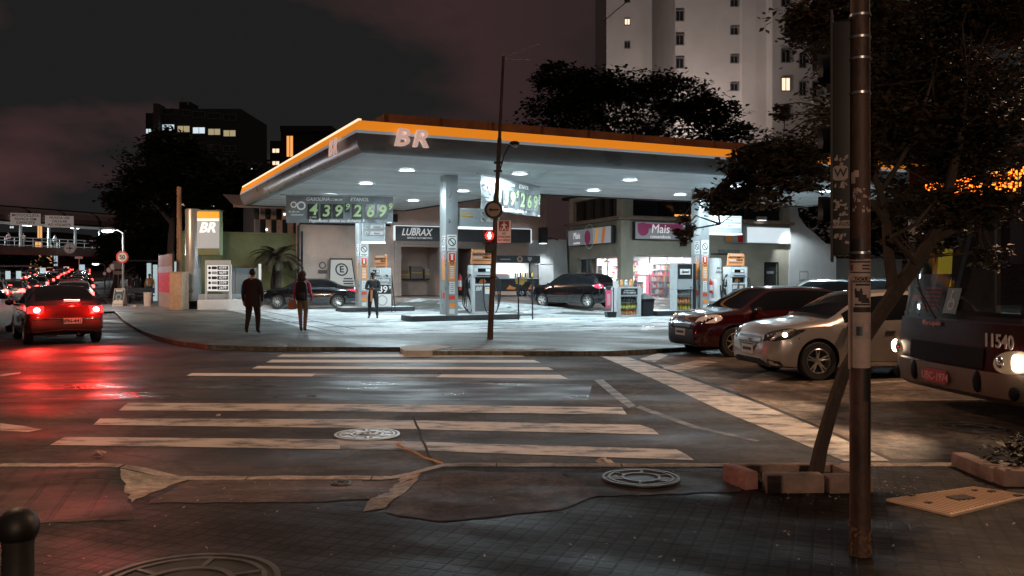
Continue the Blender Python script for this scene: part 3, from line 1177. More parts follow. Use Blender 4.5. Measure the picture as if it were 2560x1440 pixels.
def bottle(kind, loc, label, group, s=1.0):
    if kind not in BOT0:
        b = MB()
        b.lathe([(0, 0), (.05, 0), (.055, .01), (.055, .15), (.045, .185), (.02, .205), (.02, .235), (0, .235)], 10)
        b.lathe([(.0555, .04), (.0565, .05), (.0565, .12), (.0555, .13)], 10, m=1)
        o = b.build('oil_bottle', [M_BOT[kind], mat('bottle_label_' + kind, tuple(min(.8, c * 1.7 + .05) for c in M_BOT[kind].node_tree.nodes['Principled BSDF'].inputs['Base Color'].default_value[:3]), .5)])
        BOT0[kind] = o
        first = True
    else:
        o = BOT0[kind].copy()
        COL.objects.link(o)
    o.location = loc
    o.scale = (s, s, s)
    tag(o, label, 'bottle', group)
    return o


def local(loc, rz):
    return Matrix.Translation(loc) @ Matrix.Rotation(rz, 4, 'Z')


LM = local(ST(11.62, 4.25, .1), RZF - .12)
t = thing('oil_display_rack', 'silver oil display rack with three rows of bottles and bottles on top', 'display rack', LM.translation, RZF - .12)
b = MB(); b.box(-.43, 0, 0, .14, .5, 1.14); b.box(.43, 0, 0, .14, .5, 1.14); b.box(0, .2, 0, .72, .06, 1.14); b.box(0, 0, .78, .72, .5, .36); b.box(0, 0, 0, .72, .5, .07)
b.build('frame', M_PUMPW, t)
b = MB(); b.box(0, -.01, .29, .72, .4, .015); b.box(0, -.01, .53, .72, .4, .015); b.build('shelf', M_STEEL, t)
b = MB(); b.box(0, -.255, .84, .7, .008, .24); b.text('LUBRIFICANTES', .062, (0, -.262, 1.0), 1, shear=.2); b.text('PETROBRAS', .1, (0, -.262, .91), 1, shear=.2, bold=.015); b.build('name_board', [M_LETK, M_LETW], t)
for r, kd, nm in ((0, 'orange', 'lowest'), (1, 'green', 'middle'), (2, 'dark', 'top')):
    for k in range(6):
        bottle(kd, LM @ Vector((-.28 + k * .112, -.12, (.07, .305, .545)[r])), ('leftmost ', 'second from left ', 'third from left ', 'third from right ', 'second from right ', 'rightmost ')[k] + {'orange': 'orange oil bottle in the lowest row of the silver display rack', 'green': 'olive oil bottle in the middle row of the silver display rack', 'dark': 'dark oil bottle in the top row of the silver display rack'}[kd], kd + ' bottles in the display rack', .95)
for k, kd in enumerate(('dark', 'orange', 'silver', 'orange', 'dark')):
    bottle(kd, LM @ Vector((-.42 + k * .2, -.02, 1.14)), ('', 'left ', '', 'right ', '')[k] + {'dark': ('left' if k == 0 else 'right') + ' end dark oil bottle standing on top of the display rack', 'orange': 'orange oil can standing on top of the display rack', 'silver': 'silver bottle standing on the display rack between orange cans'}[kd], kd + ' bottles on top of the display rack', 1.25)
LM = local(ST(14.35, 4.45, .29), RZF)
t = thing('oil_cabinet', 'tall grey oil cabinet with open bottle shelves left of column 2', 'cabinet', LM.translation, RZF)
b = MB(); b.box(0, .22, 0, .76, .05, 1.86); b.box(-.37, 0, 0, .03, .44, .82); b.box(.37, 0, 0, .03, .44, .82); b.box(0, 0, .83, .78, .48, 1.04); b.build('casing', mat('cabinet_grey', (.36, .38, .39), .35, noise=.1), t)
b = MB(); b.box(0, -.245, 1.25, .68, .008, .58); b.box(0, -.25, 1.42, .5, .006, .22, 1); b.text('Speed', .14, (0, -.257, 1.53), 0, shear=.3, bold=.02); b.disc((.28, -.25, .9), .03, 12, 0, 0, .01); b.build('door_panel', [M_DARK, M_LETW], t)
b = MB(); b.box(0, 0, .0, .71, .42, .02); b.box(0, 0, .27, .71, .42, .02); b.box(0, 0, .54, .71, .42, .02); b.build('shelf', M_STEEL, t)
b = MB(); b.box(.47, 0, 0, .12, .5, 1.86); b.build('side_panel', M_BLACK, t)
for r, kd in ((0, 'gold'), (1, 'orange'), (2, 'silver')):
    for k in range(5):
        bottle(kd, LM @ Vector((-.27 + k * .135, -.1, .02 + .27 * r)), ('leftmost ', 'second from left ', 'middle ', 'second from right ', 'rightmost ')[k] + {'gold': 'gold oil bottle on the lowest shelf of the tall grey cabinet', 'orange': 'orange oil bottle on the middle shelf of the tall grey cabinet', 'silver': 'silver oil bottle on the upper shelf of the tall grey cabinet'}[kd], kd + ' bottles in the tall cabinet', 1.0)
t = thing('trash_bin', 'black litter bin with pointed lid beside the oil display rack', 'bin', ST(12.5, 4.3, .1), RZF)
b = MB(); b.add([(-.23, -.23, 0), (.23, -.23, 0), (.23, .23, 0), (-.23, .23, 0), (-.27, -.27, .62), (.27, -.27, .62), (.27, .27, .62), (-.27, .27, .62)],
                [(3, 2, 1, 0), (4, 5, 6, 7), (0, 1, 5, 4), (1, 2, 6, 5), (2, 3, 7, 6), (3, 0, 4, 7)]); b.build('body', M_BLACK, t, bevel=.02)
b = MB(); b.box(0, 0, .62, .58, .58, .05); b.add([(-.26, -.26, .67), (.26, -.26, .67), (.26, .26, .67), (-.26, .26, .67), (0, 0, .9)], [(0, 1, 4), (1, 2, 4), (2, 3, 4), (3, 0, 4)]); b.build('lid', M_DARK, t)
t = thing('flag_stand', 'slim stand with pink vertical pennant left of the display rack', 'stand', ST(10.75, 4.0, .1), RZF - .2)
b = MB(); b.prism([(-.16, 0), (.16, 0), (.2, .2), (-.2, .2)], -.15, .15); b.build('foot', M_BLACK, t)
b = MB(); b.tube([(.12, 0, .1), (.12, 0, 1.35)], .02, 6); b.tube([(-.15, 0, 1.0), (.14, 0, 1.0)], .012, 6); b.build('pole', M_BLACK, t)
b = MB(); b.box(-.08, -.02, .36, .24, .012, .66); b.box(-.08, -.03, .44, .12, .006, .44, 1); b.build('pennant', [mat('pink_print', (.7, .1, .2), .5), mat('pale_pink', (.75, .4, .42), .5)], t)
b = MB(); b.box(.2, -.02, 1.12, .22, .012, .26); b.build('card', M_PRINTW, t)
# price board behind the attendant
t = thing('price_board', 'white framed price board standing behind the attendant', 'sign board', ST(a_at(953, 12.4), 12.4, .1), RZF - .45)
b = MB()
b.tube([(-.46, 0, 0), (-.46, 0, 1.55), (.46, 0, 1.55), (.46, 0, 0)], .025, 6); b.tube([(.46, 0, 1.5), (.56, .4, 0)], .02, 6); b.build('frame', M_BLACK, t)
b = MB(); b.box(0, -.01, .25, .88, .02, 1.26); b.box(0, -.024, .78, .86, .008, .4, 1); b.box(0, -.024, 1.2, .86, .008, .3, 2); b.text('Gasolina', .2, (.0, -.032, 1.38), 3, bold=.01); b.text('Comum', .12, (.1, -.032, 1.24), 3)
b.text('4,39', .4, (-.06, -.032, .97), 3, bold=.02); b.text('9', .2, (.38, -.032, 1.05), 3, bold=.02); b.disc((.05, -.024, .5), .22, 20, 2, .19, .004)
b.build('board', [M_PRINTW, M_LETK, mat('board_grey', (.25, .27, .28), .5), M_LETW], t)
def frame(A, rz):
    return Matrix.Translation(A) @ Matrix.Rotation(rz, 4, 'Z')


def wall_boxes(b, ln, z0, z1, th, ops, m=0, y0=0.):
    """wall along local x from 0 to ln, openings (x0,x1,z0,z1)"""
    xs = sorted({0., ln, *[min(max(o[k], 0), ln) for o in ops for k in (0, 1)]})
    for x0, x1 in zip(xs, xs[1:]):
        if x1 - x0 < 1e-4:
            continue
        xm = (x0 + x1) / 2
        cov = sorted([(o[2], o[3]) for o in ops if o[0] < xm < o[1]])
        z = z0
        for o0, o1 in cov:
            if o0 > z + 1e-4:
                b.box(xm, y0 + th / 2, z, x1 - x0, th, o0 - z, m)
            z = max(z, o1)
        if z < z1 - 1e-4:
            b.box(xm, y0 + th / 2, z, x1 - x0, th, z1 - z, m)


M_BWALL = mat('render_brown', (.50, .37, .31), .8, noise=.2, ns=.7, bump=.15, bs=30)
M_BWALLG = mat('render_greenish', (.40, .38, .30), .8, noise=.2, ns=.7, bump=.15, bs=30)
M_BWHITE = mat('render_white', (.62, .65, .65), .75, noise=.12, ns=.8, bump=.15, bs=30)
M_BGREY = mat('render_grey', (.36, .38, .36), .8, noise=.16, ns=.8, bump=.15, bs=30)

# ------------------------------------------------------------------ service building behind the forecourt
A0 = a_at(742, 24)
sb = thing('service_building', 'long brown service building with open garage bay under the canopy', 'building', ST(A0, 24, .2), RZF)
LX = lambda px: a_at(px, 24) - A0
ln = 18.6 - A0
garage = (LX(1003), LX(1098), .1, 3.15)
door2 = (LX(1140), LX(1180), .1, 3.1)
b = MB()
wall_boxes(b, ln, 0, 6.7, .25, [garage, door2])
b.build('wall', M_BWALL, sb)
b = MB()
for g, dp in ((garage, 2.6), (door2, 3)):
    b.box((g[0] + g[1]) / 2, dp, 0, g[1] - g[0] + .6, .1, 3.6)
    b.box(g[0] - .25, dp / 2 + .12, 0, .1, dp - .3, 3.6)
    b.box(g[1] + .25, dp / 2 + .12, 0, .1, dp - .3, 3.6)
    b.box((g[0] + g[1]) / 2, dp / 2 + .12, 3.5, g[1] - g[0] + .4, dp - .3, .1)
    b.box((g[0] + g[1]) / 2, dp / 2 + .12, .05, g[1] - g[0] + .4, dp - .3, .06)
b.build('bay_lining', M_BWALL, sb)
b = MB(); b.box(ln / 2, .1, 6.7, ln + .4, 1.2, .2); b.build('roof', M_DARK, sb)
b = MB()
b.box(LX(985) + .12, -.05, 0, .2, .1, 3.3); b.box(LX(1110), -.05, 0, .6, .1, 3.3); b.box((LX(985) + LX(1190)) / 2, -.06, 3.3, LX(1190) - LX(985), .12, .22)
b.build('bay_frame', mat('render_pinkgrey', (.45, .36, .32), .8, noise=.15), sb)
b = MB(); b.box((garage[0] + garage[1]) / 2, -.04, 0, garage[1] - garage[0], .04, .12); b.build('sill', M_DARK, sb)
b = MB()
xr = LX(745)
b.tube([(xr, -.12, .1), (xr, -.12, 4.2), (xr + .15, -.12, 4.35), (xr + 5.2, -.12, 4.35)], .06, 8); b.tube([(xr + .2, -.12, .1), (xr + .2, -.12, 3.9)], .045, 8)
b.build('drainpipe', M_DARK, sb)
b = MB(); b.box(LX(1165), .5, 3.55, 1.1, .05, .9); b.build('lit_panel', emis('amber_panel', (1, .5, .12), .35), sb)
b = MB(); b.box(2.9, -.06, 4.55, 5.6, .12, .45); b.build('beam', M_DARK, sb)
# garage contents
gx = ST(A0, 24, .2)
FM = frame(ST(A0, 24, .2), RZF)
gc = garage[0]
t = thing('storage_shelf', 'shelf with cartons at the back of the garage bay', 'shelf', FM @ Vector((gc + 1.1, 2.3, 1.25)), RZF)
b = MB(); b.box(.6, 0, 0, 2.1, .35, .05); b.tube([(-.4, .1, -.3), (-.4, .1, 0)], .02, 6); b.tube([(1.6, .1, -.3), (1.6, .1, 0)], .02, 6); b.build('board', M_DARK, t)
for k, (x, w, h, c, lb) in enumerate(((-.15, .6, .5, (.35, .24, .18), 'wide brown carton at the left end of the garage shelf'), (.62, .75, .75, (.25, .2, .18), 'tall dark carton in the middle of the garage shelf'), (1.35, .45, .6, (.4, .3, .24), 'pale carton at the right end of the garage shelf'))):
    b = MB(); b.box(0, 0, 0, w, .32, h); b.box(0, -.163, h * .45, w * .9, .004, .05, 1)
    tag(b.build('carton', [mat('carton_%d' % k, c, .8, noise=.1), M_YELLOW], None, FM @ Vector((gc + 1.1 + x, 2.3, 1.302)), RZF, bevel=.01), lb, 'box')

# long dark sign above the bays
s0, s1 = LX(985), LX(1322)
t = thing('service_sign', 'long dark grey sign with white italic lettering above the garage bay', 'sign', FM @ Vector(((s0 + s1) / 2, -.16, 3.5)), RZF)
w = s1 - s0
b = MB(); b.box(0, 0, 0, w, .2, .82); b.build('panel', mat('sign_charcoal', (.10, .105, .11), .35, noise=.1), t, bevel=.01)
b = MB(); b.text('LUBRAX', .56, (-w / 2 + 1.25, -.11, .47), shear=.3, bold=.022, sx=.86); b.text('SERVIÇO AUTOMOTIVO', .14, (-w / 2 + 1.45, -.11, .15), shear=.2, bold=.01); b.box(-w / 2 + 1.2, -.105, .70, .5, .01, .04)
b.build('lettering', mat('lubri_letters', (.85, .86, .85), .4, emit=.35), t)
b = MB(); b.box(-w / 2 - .03, 0, 0, .05, .22, .84); b.box(w / 2 + .03, 0, 0, .05, .22, .84); b.box(0, -.0, .825, w, .22, .03); b.build('edge_light', emis('sign_edge', (.8, .92, 1), .9), t)

# ------------------------------------------------------------------ shop
CA, CP = 18.1, 14.7
shop = thing('station_shop', 'corner convenience shop with glowing glass front beside the white buttresses', 'building', ST(CA, CP, .3), RZF)
LFE = (18.9 - CA, 21.6 - CP)     # far end of the left face, local xy
ang = math.atan2(-LFE[1], -LFE[0])  # local direction from far end to the corner
lnL = math.hypot(*LFE)
rlen = 29.6 - CA
b = MB()
wall_boxes(b, rlen, 0, 5.95, .3, [(.75, 5.2, 0, 2.45), (9.7, 10.6, 0, 2.1), (.75, rlen - .5, 4.55, 5.7)])
b.M = Matrix.Translation((LFE[0], LFE[1], 0)) @ Matrix.Rotation(ang, 4, 'Z')
wall_boxes(b, lnL - .02, 0, 5.95, .3, [(1.2, lnL - .45, 0, 2.4), (.6, lnL - .5, 4.55, 5.7)])
b.M = Matrix.Identity(4)
b.box(rlen - .15, 4, 0, .3, 7.3, 5.95)
b.box(rlen / 2 + .3, 7.3, 0, rlen - 1.2, .3, 4.2)
b.build('wall', M_BWALLG, shop)
b = MB()
b.prism([(-.35, -.35), (rlen + .1, -.35), (rlen + .1, -.002), (.0, -.002), (LFE[0] - .02, LFE[1]), (LFE[0] - .4, LFE[1])], 4.3, 4.45, 'xy')
b.build('ledge', mat('ledge_brown', (.28, .2, .16), .8, noise=.3), shop)
b = MB()
b.prism([(0.1, 0.1), (rlen, 0.1), (rlen, 8), (LFE[0] + .1, 8)], 5.952, 6.1, 'xy')
b.build('roof', M_DARK, shop)
b = MB()
b.prism([(0.32, 0.32), (rlen - .3, 0.32), (rlen - .3, 7.1), (LFE[0] + .32, 7.1)], 2.75, 2.85, 'xy')
b.build('ceiling', mat('ceiling_white', (.75, .76, .76), .6), shop)
b = MB()
b.prism([(0.32, 0.32), (rlen - .3, 0.32), (rlen - .3, 7.1), (LFE[0] + .32, 7.1)], .02, .06, 'xy')
b.build('shop_floor', mat('shop_tiles', (.5, .5, .48), .25, noise=.1), shop)
b = MB(); b.box(5.4, 3.8, .06, .1, 6, 2.7); b.box(3.2, 6.95, .06, 4.6, .1, 2.7); b.build('partition', M_WHITE, shop)
# glass fronts
M_CLEAR = mat('shop_glass', (.9, .95, .95), .02, alpha=.12, spec=.6)
b = MB(); b.box(2.975, .15, .05, 4.4, .015, 2.38); b.build('window_pane', M_CLEAR, shop)
b = MB()
for x in (.78, 1.9, 3.0, 4.1, 5.17):
    b.box(x, .15, .0, .05, .06, 2.45)
b.box(2.975, .15, 2.38, 4.45, .06, .06); b.box(2.975, .15, .0, 4.45, .06, .06)
b.build('window_frame', M_STEEL, shop)
b = MB()
b.M = Matrix.Translation((LFE[0], LFE[1], 0)) @ Matrix.Rotation(ang, 4, 'Z')
for x in (1.22, 2.3, 3.6, 5.0, lnL - .47):
    b.box(x, .15, .0, .05, .06, 2.4)
b.box((1.2 + lnL - .45) / 2, .15, 2.33, lnL - 1.65, .06, .06)
b.build('window_frame', M_STEEL, shop)
b = MB()
b.M = Matrix.Translation((LFE[0], LFE[1], 0)) @ Matrix.Rotation(ang, 4, 'Z')
b.box((3.6 + lnL - .45) / 2, .17, .05, lnL - 4.05, .015, 2.3)
b.build('window_pane', M_CLEAR, shop)
b = MB()
b.M = Matrix.Translation((LFE[0], LFE[1], 0)) @ Matrix.Rotation(ang, 4, 'Z')
b.box(2.4, .2, .05, 2.3, .03, 2.28)
b.build('window_pane', M_GLASS, shop)
b = MB()
b.box(rlen / 2 + .1, .22, 4.55, rlen - 1.3, .03, 1.15)
b.M = Matrix.Translation((LFE[0], LFE[1], 0)) @ Matrix.Rotation(ang, 4, 'Z')
b.box(lnL / 2, .22, 4.55, lnL - 1.1, .03, 1.15)
b.build('window_pane', M_GLASS, shop)
b = MB()
for x in (2.6, 4.5, 6.4, 8.3):
    b.box(x, .12, 4.55, .09, .08, 1.15)
b.M = Matrix.Translation((LFE[0], LFE[1], 0)) @ Matrix.Rotation(ang, 4, 'Z')
for x in (1.7, 2.9, 4.2, 5.3):
    b.box(x, .12, 4.55, .09, .08, 1.15)
b.build('window_frame', M_DARK, shop)
b = MB(); b.box(4.2, .17, 4.6, 1.3, .03, .1); b.box(5.6, .17, 4.6, .5, .03, .06); b.build('lit_strip', emis('amber_strip', (1, .42, .1), 1.2), shop)
b = MB(); b.box(10.15, .12, 0, .9, .05, 2.1); b.box(10.15, .09, 1.5, .5, .01, .14, 1); b.build('door', [mat('door_charcoal', (.03, .032, .033), .5), M_GREYP], shop)
b = MB(); b.box(10.15, -.02, 2.1, 1.02, .05, .06); b.box(9.66, -.02, 0, .06, .05, 2.1); b.box(10.64, -.02, 0, .06, .05, 2.1); b.build('door_frame', M_DARK, shop)
b = MB(); b.box(3.9, -.12, 2.98, .3, .22, .22); b.tube([(3.9, -.01, 3.2), (3.9, -.12, 3.1)], .02, 6); b.build('wall_speaker', M_BLACK, shop)
b = MB(); b.box(6.6, -.05, 2.55, 1.5, .1, .06); b.build('awning_bar', M_DARK, shop)
b = MB()
b.box(7.1, -.006, 2.62, 1.5, .01, .22)
b.build('faded_lettering', mat('faded_letters', (.22, .23, .21), .7, noise=.4, ns=8), shop)
# shop interior light fittings and wares
SM = frame(ST(CA, CP, .3), RZF)
b = MB()
for x, y in ((1.6, 1.4), (3.6, 1.4), (1.8, 3.6), (3.8, 3.6), (1.9, 5.6), (3.9, 5.6)):
    b.box(x, y, 2.70, 1.1, .25, .05)
b.build('ceiling_light', emis('shop_tubes', (.92, .97, 1.0), 9), shop)
for x, y in ((2.6, 2.0), (2.8, 5.0)):
    lamp('AREA', SM @ Vector((x, y, 2.6)), 560, (.93, .97, 1.0), 1.6, SM @ Vector((x, y, 0)))
b = MB(); b.box(1.5, 3.0, 2.3, 1.7, .05, .4); b.text('BEBIDAS', .36, (1.5, 2.95, 2.5), 1, bold=.02)
tag(b.build('hanging_sign', [mat('sign_maroon', (.12, .05, .05), .5), M_LETW], None, SM.translation, RZF), 'dark hanging sign with white lettering inside the shop front', 'sign')
GOODS = [mat('goods_%d' % i, c, .4) for i, c in enumerate([(.75, .1, .1), (.75, .7, .65), (.1, .1, .11), (.75, .32, .1), (.3, .35, .4), (.7, .55, .2), (.8, .8, .8), (.6, .1, .25)])]


def shelf_unit(label, x, y, w, d, h, rz=0., rows=5, frm=M_WHITE, seed=1):
    r = random.Random(seed)
    t = thing('shelf_unit', label, 'shelf', SM @ Vector((x, y, .06)), RZF + rz)
    b = MB(); b.box(0, d / 2 - .02, 0, w, .04, h); b.box(-w / 2, 0, 0, .04, d, h); b.box(w / 2, 0, 0, .04, d, h)
    for k in range(rows + 1):
        b.box(0, 0, h * k / rows - (.03 if k else 0), w, d, .03)
    b.build('frame', frm, t)
    b = MB()
    for k in range(rows):
        z = h * k / rows + .012
        xx = -w / 2 + .05
        while xx < w / 2 - .1:
            ww = r.uniform(.06, .14)
            hh = r.uniform(.4, .8) * h / rows
            b.box(xx + ww / 2, -d * .1, z, ww * .85, d * .6, hh, r.randrange(8))
            xx += ww
    struct(b.build('goods', GOODS, t), 'stuff')
    return t


M_PINKF = mat('pink_frame', (.75, .12, .25), .4)
shelf_unit('pink framed drinks shelf just inside the shop glass', 3.0, .9, 1.3, .5, 1.35, 0, 4, M_PINKF, 3)
shelf_unit('tall white shelf of snacks behind the pink shelf', 4.2, 2.3, 1.8, .5, 2.0, 0, 6, M_WHITE, 4)
shelf_unit('long white back wall shelf filled with packets', 3.2, 6.5, 4.2, .5, 2.3, 0, 7, M_WHITE, 5)
shelf_unit('white side shelf seen through the left shop window', 1.55, 4.6, 2.0, .5, 1.9, ang - .1, 5, M_WHITE, 6)
shelf_unit('low counter shelf with small packets by the shop corner', 1.5, 1.1, 1.0, .45, 1.0, 0, 3, M_WHITE, 7)
b = MB(); b.box(2.6, .55, 1.36, 2.7, .08, .09)
tag(b.build('promo_rail', mat('red_strip', (.75, .08, .05), .4, emit=.3), None, SM.translation, RZF), 'bright red promotion rail behind the shop glass', 'rail')


def mais_sign(name, label, M, w, h, wide):
    t = thing('shop_sign', label, 'sign', M.translation, M.to_euler().z, 'lit convenience shop signs')
    b = MB(); b.box(0, 0, 0, w, .22, h); b.build('casing', M_DARK, t)
    b = MB(); b.box(0, -.12, .03, w - .08, .02, h - .06)
    b.build('face', mat('sign_face_mais', (.26, .27, .29), .35, emit=.14, ecol=(.6, .62, .68)), t)
    b = MB()
    if wide:
        x0 = -w * .28
        b.disc((-w * .02, -.136, h * .45), h * .42, 24, 1, 0, .004)
        b.disc((w * .02, -.134, h * .5), h * .75, 32, 2, h * .68, .004)
        b.box(w * .3, -.1335, .035, w * .38, .003, h - .07, 3)
        b.prism([(w * .14, .05), (w * .2, .05), (w * .235, h - .06), (w * .18, h - .06)], -.142, -.137, m=4)
        b.prism([(w * .29, .05), (w * .35, .05), (w * .39, h - .06), (w * .33, h - .06)], -.142, -.137, m=5)
        b.text('Mais', h * .58, (x0, -.145, h * .6), 0, shear=.12); b.text('conveniência', h * .2, (x0, -.145, h * .17), 0)
    else:
        b.disc((-w * .34, -.135, h * .58), h * .38, 24, 1, 0, .003); b.disc((w * .34, -.135, h * .62), h * .36, 24, 1, 0, .003)
        b.box(0, -.1335, h * .62, w * .9, .002, h * .28, 1)
        b.text('Mais', h * .7, (0, -.145, h * .6), 0, shear=.12); b.text('conveniência', h * .27, (0, -.145, h * .17), 0)
        b.box(w / 2 - .05, -.14, 0, .1, .02, h, 3)
    b.build('lettering', [mat('mais_white', (.85, .85, .85), .4, emit=.5), mat('mais_magenta', (.34, .05, .14), .4, emit=.1, ecol=(.6, .08, .25)), M_LETW,
                          mat('mais_silver', (.5, .52, .55), .4, emit=.25), mat('mais_amber', (.8, .42, .1), .4, emit=.35), mat('mais_rust', (.65, .2, .06), .4, emit=.3)], t)
    return t


mais_sign('a', 'magenta and grey shop sign right of the building corner', SM @ Matrix.Translation((2.25, -.2, 3.28)), 3.2, .94, False)
LMx = SM @ Matrix.Translation((LFE[0], LFE[1], 0)) @ Matrix.Rotation(ang, 4, 'Z')
mais_sign('b', 'silver shop sign with orange shapes left of the building corner', LMx @ Matrix.Translation((lnL / 2 + .05, -.2, 3.1)), lnL - 1.1, .94, True)
t = thing('shop_sign', 'small dark shop sign behind the column marked 2', 'sign', SM @ Vector((4.5, -.2, 3.3)), RZF)
b = MB(); b.box(0, 0, 0, .95, .15, .85); b.build('casing', M_DARK, t)
b = MB(); b.text('Mais', .3, (0, -.085, .25), bold=.02); b.prism([(-.2, .45), (.0, .5), (.2, .45), (.15, .75), (-.15, .7)], -.085, -.076, m=1); b.build('lettering', [mat('mais_tan', (.6, .38, .25), .5, emit=.2), M_ORANGE], t)
# lit blank panel over the side door
t = thing('lit_panel_sign', 'glowing blank white panel above the dark side door', 'sign', SM @ Vector((9.7, -.2, 3.2)), RZF)
b = MB(); b.box(0, 0, 0, 3.3, .2, .95); b.build('casing', M_BWHITE, t)
b = MB(); b.box(0, -.11, .05, 3.1, .02, .85); b.build('face', emis('panel_white', (.8, .93, 1), .75), t)
t = thing('picture_panel', 'small orange and grey picture panel left of the glowing white panel', 'sign', SM @ Vector((7.35, -.15, 3.2)), RZF)
b = MB(); b.box(0, 0, 0, 1.3, .1, .5); b.box(-.4, -.06, .04, .36, .012, .42, 1); b.box(.4, -.06, .04, .36, .012, .42, 2); b.build('panel', [M_GREYP, M_ORANGE, M_RED], t)
# buttresses
bt = thing('wall_buttress', 'white floodlit flaring buttress left of the shop', 'buttress', ST(16.9, 21.5, .25), RZF)
b = MB()
b.add([(-.1, 2.6, 0), (.9, .05, 0), (1.95, .05, 0), (1.95, 2.6, 0), (.55, 2.6, 3.6), (1.05, .35, 3.6), (1.95, .35, 3.6), (1.95, 2.6, 3.6)],
      [(3, 2, 1, 0), (4, 5, 6, 7), (1, 2, 6, 5), (2, 3, 7, 6), (3, 0, 4, 7), (0, 1, 5, 4)])
b.build('wall', M_BWHITE, bt)
fl = thing('floodlight', 'black box floodlight above the left white buttress', 'floodlight', ST(16.6, 20.6, 3.55), RZL)
b = MB(); b.box(0, 0, 0, .5, .35, .9); b.tube([(0, .1, .4), (0, 1.0, .2)], .03, 6); b.build('housing', M_BLACK, fl)
b = MB(); b.box(0, -.0, -.03, .4, .28, .03); b.build('lens', emis('flood_lens', (.9, .96, 1), 3), fl)
lamp('SPOT', ST(16.1, 21.4, 4.0), 500, (.86, .95, 1), .12, ST(16.9, 22.8, .8), 80)
bw = thing('side_wall', 'white floodlit end wall with curved top right of the dark door', 'wall', ST(29.62, 14.6, .25), RZF)
b = MB()
ww = 3.55
b.prism([(-.15, 0), (ww, 0), (ww, zy(612, 52.5) - .25), (2.7, 3.35), (1.9, 3.9), (1.2, 4.3), (.62, 4.9), (.45, 5.9), (-.02, 5.9), (-.02, 3.4), (-.1, 1.2)], 0, .3)
b.build('wall', M_BWHITE, bw)
b = MB(); b.box(.98, -.012, 1.1, .7, .02, .62); b.box(.98, -.03, 1.22, .55, .01, .4, 1); b.build('meter_hatch', [M_BGREY, M_BWHITE], bw)
fl = thing('floodlight', 'small grey floodlight on the ledge above the glowing white panel', 'floodlight', SM @ Vector((9.0, -.5, 4.5)), RZF)
b = MB(); b.box(0, 0, 0, .55, .25, .2); b.tube([(0, .2, .1), (0, .5, .0)], .03, 6); b.build('housing', M_GREYP, fl)
b = MB(); b.box(0, -.02, -.02, .48, .2, .02); b.build('lens', emis('flood_lens2', (.9, .96, 1), 3), fl)
lamp('SPOT', SM @ Vector((10.4, -1.3, 4.3)), 330, (.86, .95, 1), .12, SM @ Vector((12.6, .0, .9)), 85)
wl = MB()
wl.box(3.2, 0, 0, 6.4, .25, 2.35); wl.box(3.2, -.02, 2.35, 6.5, .34, .08)
tag(wl.build('boundary_wall', M_BGREY, None, ST(33.2, 15.5, .3), RZF), 'low grey boundary wall right of the white end wall', 'wall')
# air and water post behind the dark red car
t = thing('air_water_post', 'white air and water post right of the column marked 2', 'post', ST(a_at(1787, 11), 11, .3), RZF)
b = MB(); b.lathe([(.32, 0), (.34, .05), (.34, 2.1), (.3, 2.25), (.0, 2.27)], 14); b.build('body', M_WHITE, t)
b = MB(); b.text('AR E', .16, (0, -.36, 1.75)); b.text('ÁGUA', .16, (0, -.36, 1.55)); b.build('lettering', M_DARK, t)
b = MB(); hose(b, [(.2, -.3, 1.2), (.3, -.42, .9), (.25, -.45, .4), (.1, -.4, .3), (.05, -.38, .9)], .03); b.build('hose', M_RUBBER, t)

# ------------------------------------------------------------------ snack trailer, tables
ka = a_at(1291, 20.5)
t = thing('snack_trailer', 'black snack trailer with lit serving hatch and yellow splash graphic', 'trailer', ST(ka, 20.5, .45), RZF - .15)
M_TRL = mat('trailer_black', (.018, .019, .02), .35, noise=.1)
b = MB()
b.box(0, .9, .35, 2.7, 1.8, .08); b.box(0, 0, .43, 2.7, .06, .62); b.box(0, 1.75, .43, 2.7, .06, 1.75); b.box(-1.32, .9, .43, .06, 1.7, 1.75); b.box(1.32, .9, .43, .06, 1.7, 1.75); b.box(0, .9, 2.18, 2.76, 1.9, .08)
b.build('body', M_TRL, t)
b = MB(); b.box(0, -.12, 1.95, 2.74, .1, .42); b.build('fascia', M_TRL, t)
b = MB(); b.disc((.15, -.18, 2.17), .17, 20, 0, .1, .006); b.disc((.15, -.18, 2.17), .06, 12, 1, 0, .006); b.prism([(.62, 2.28), (.86, 2.28), (.86, 2.14), (.74, 2.03), (.62, 2.14)], -.185, -.175, m=2); b.box(-.7, -.18, 2.12, .6, .006, .06, 2)
b.build('emblem', [mat('emblem_tan', (.5, .4, .32), .5), M_RED, M_GREYP], t)
b = MB(); b.box(0, 1.6, 1.05, 2.5, .04, 1.0); b.build('back_panel', M_WHITE, t)
b = MB(); b.box(0, .9, 2.12, 2.2, .3, .04); b.build('ceiling_light', emis('trailer_tube', (.9, .97, 1), 10), t)
b = MB(); b.box(0, -.1, 1.05, 2.75, .45, .05); b.box(1.55, -.4, 1.86, .9, .8, .03); b.build('counter', M_STEEL, t)
b = MB(); b.box(-.85, .25, 1.1, .9, .5, .16, 0); b.box(-.85, .2, 1.26, .8, .4, .06, 1)
for k in range(8):
    b.lathe([(0, 0), (.05, 0), (.05, .2 + .05 * (k % 3)), (.02, .3), (0, .3)], 8, (.0 + k * .15, .2 + .1 * (k % 2), 1.1), m=2 + k % 2)
b.build('utensils', [M_STEEL, mat('hob_pink', (.7, .3, .25), .4), M_DARK, M_YELLOW], t)
b = MB()
r = random.Random(5)
pts = []
for k in range(22):
    a = 2 * PI * k / 22
    rr = .42 * (r.uniform(.75, 1.05) if k % 2 else r.uniform(.5, .8))
    pts.append((.25 + rr * math.cos(a) * 1.05, .92 + rr * .75 * math.sin(a)))
b.prism(pts, -.04, -.034)
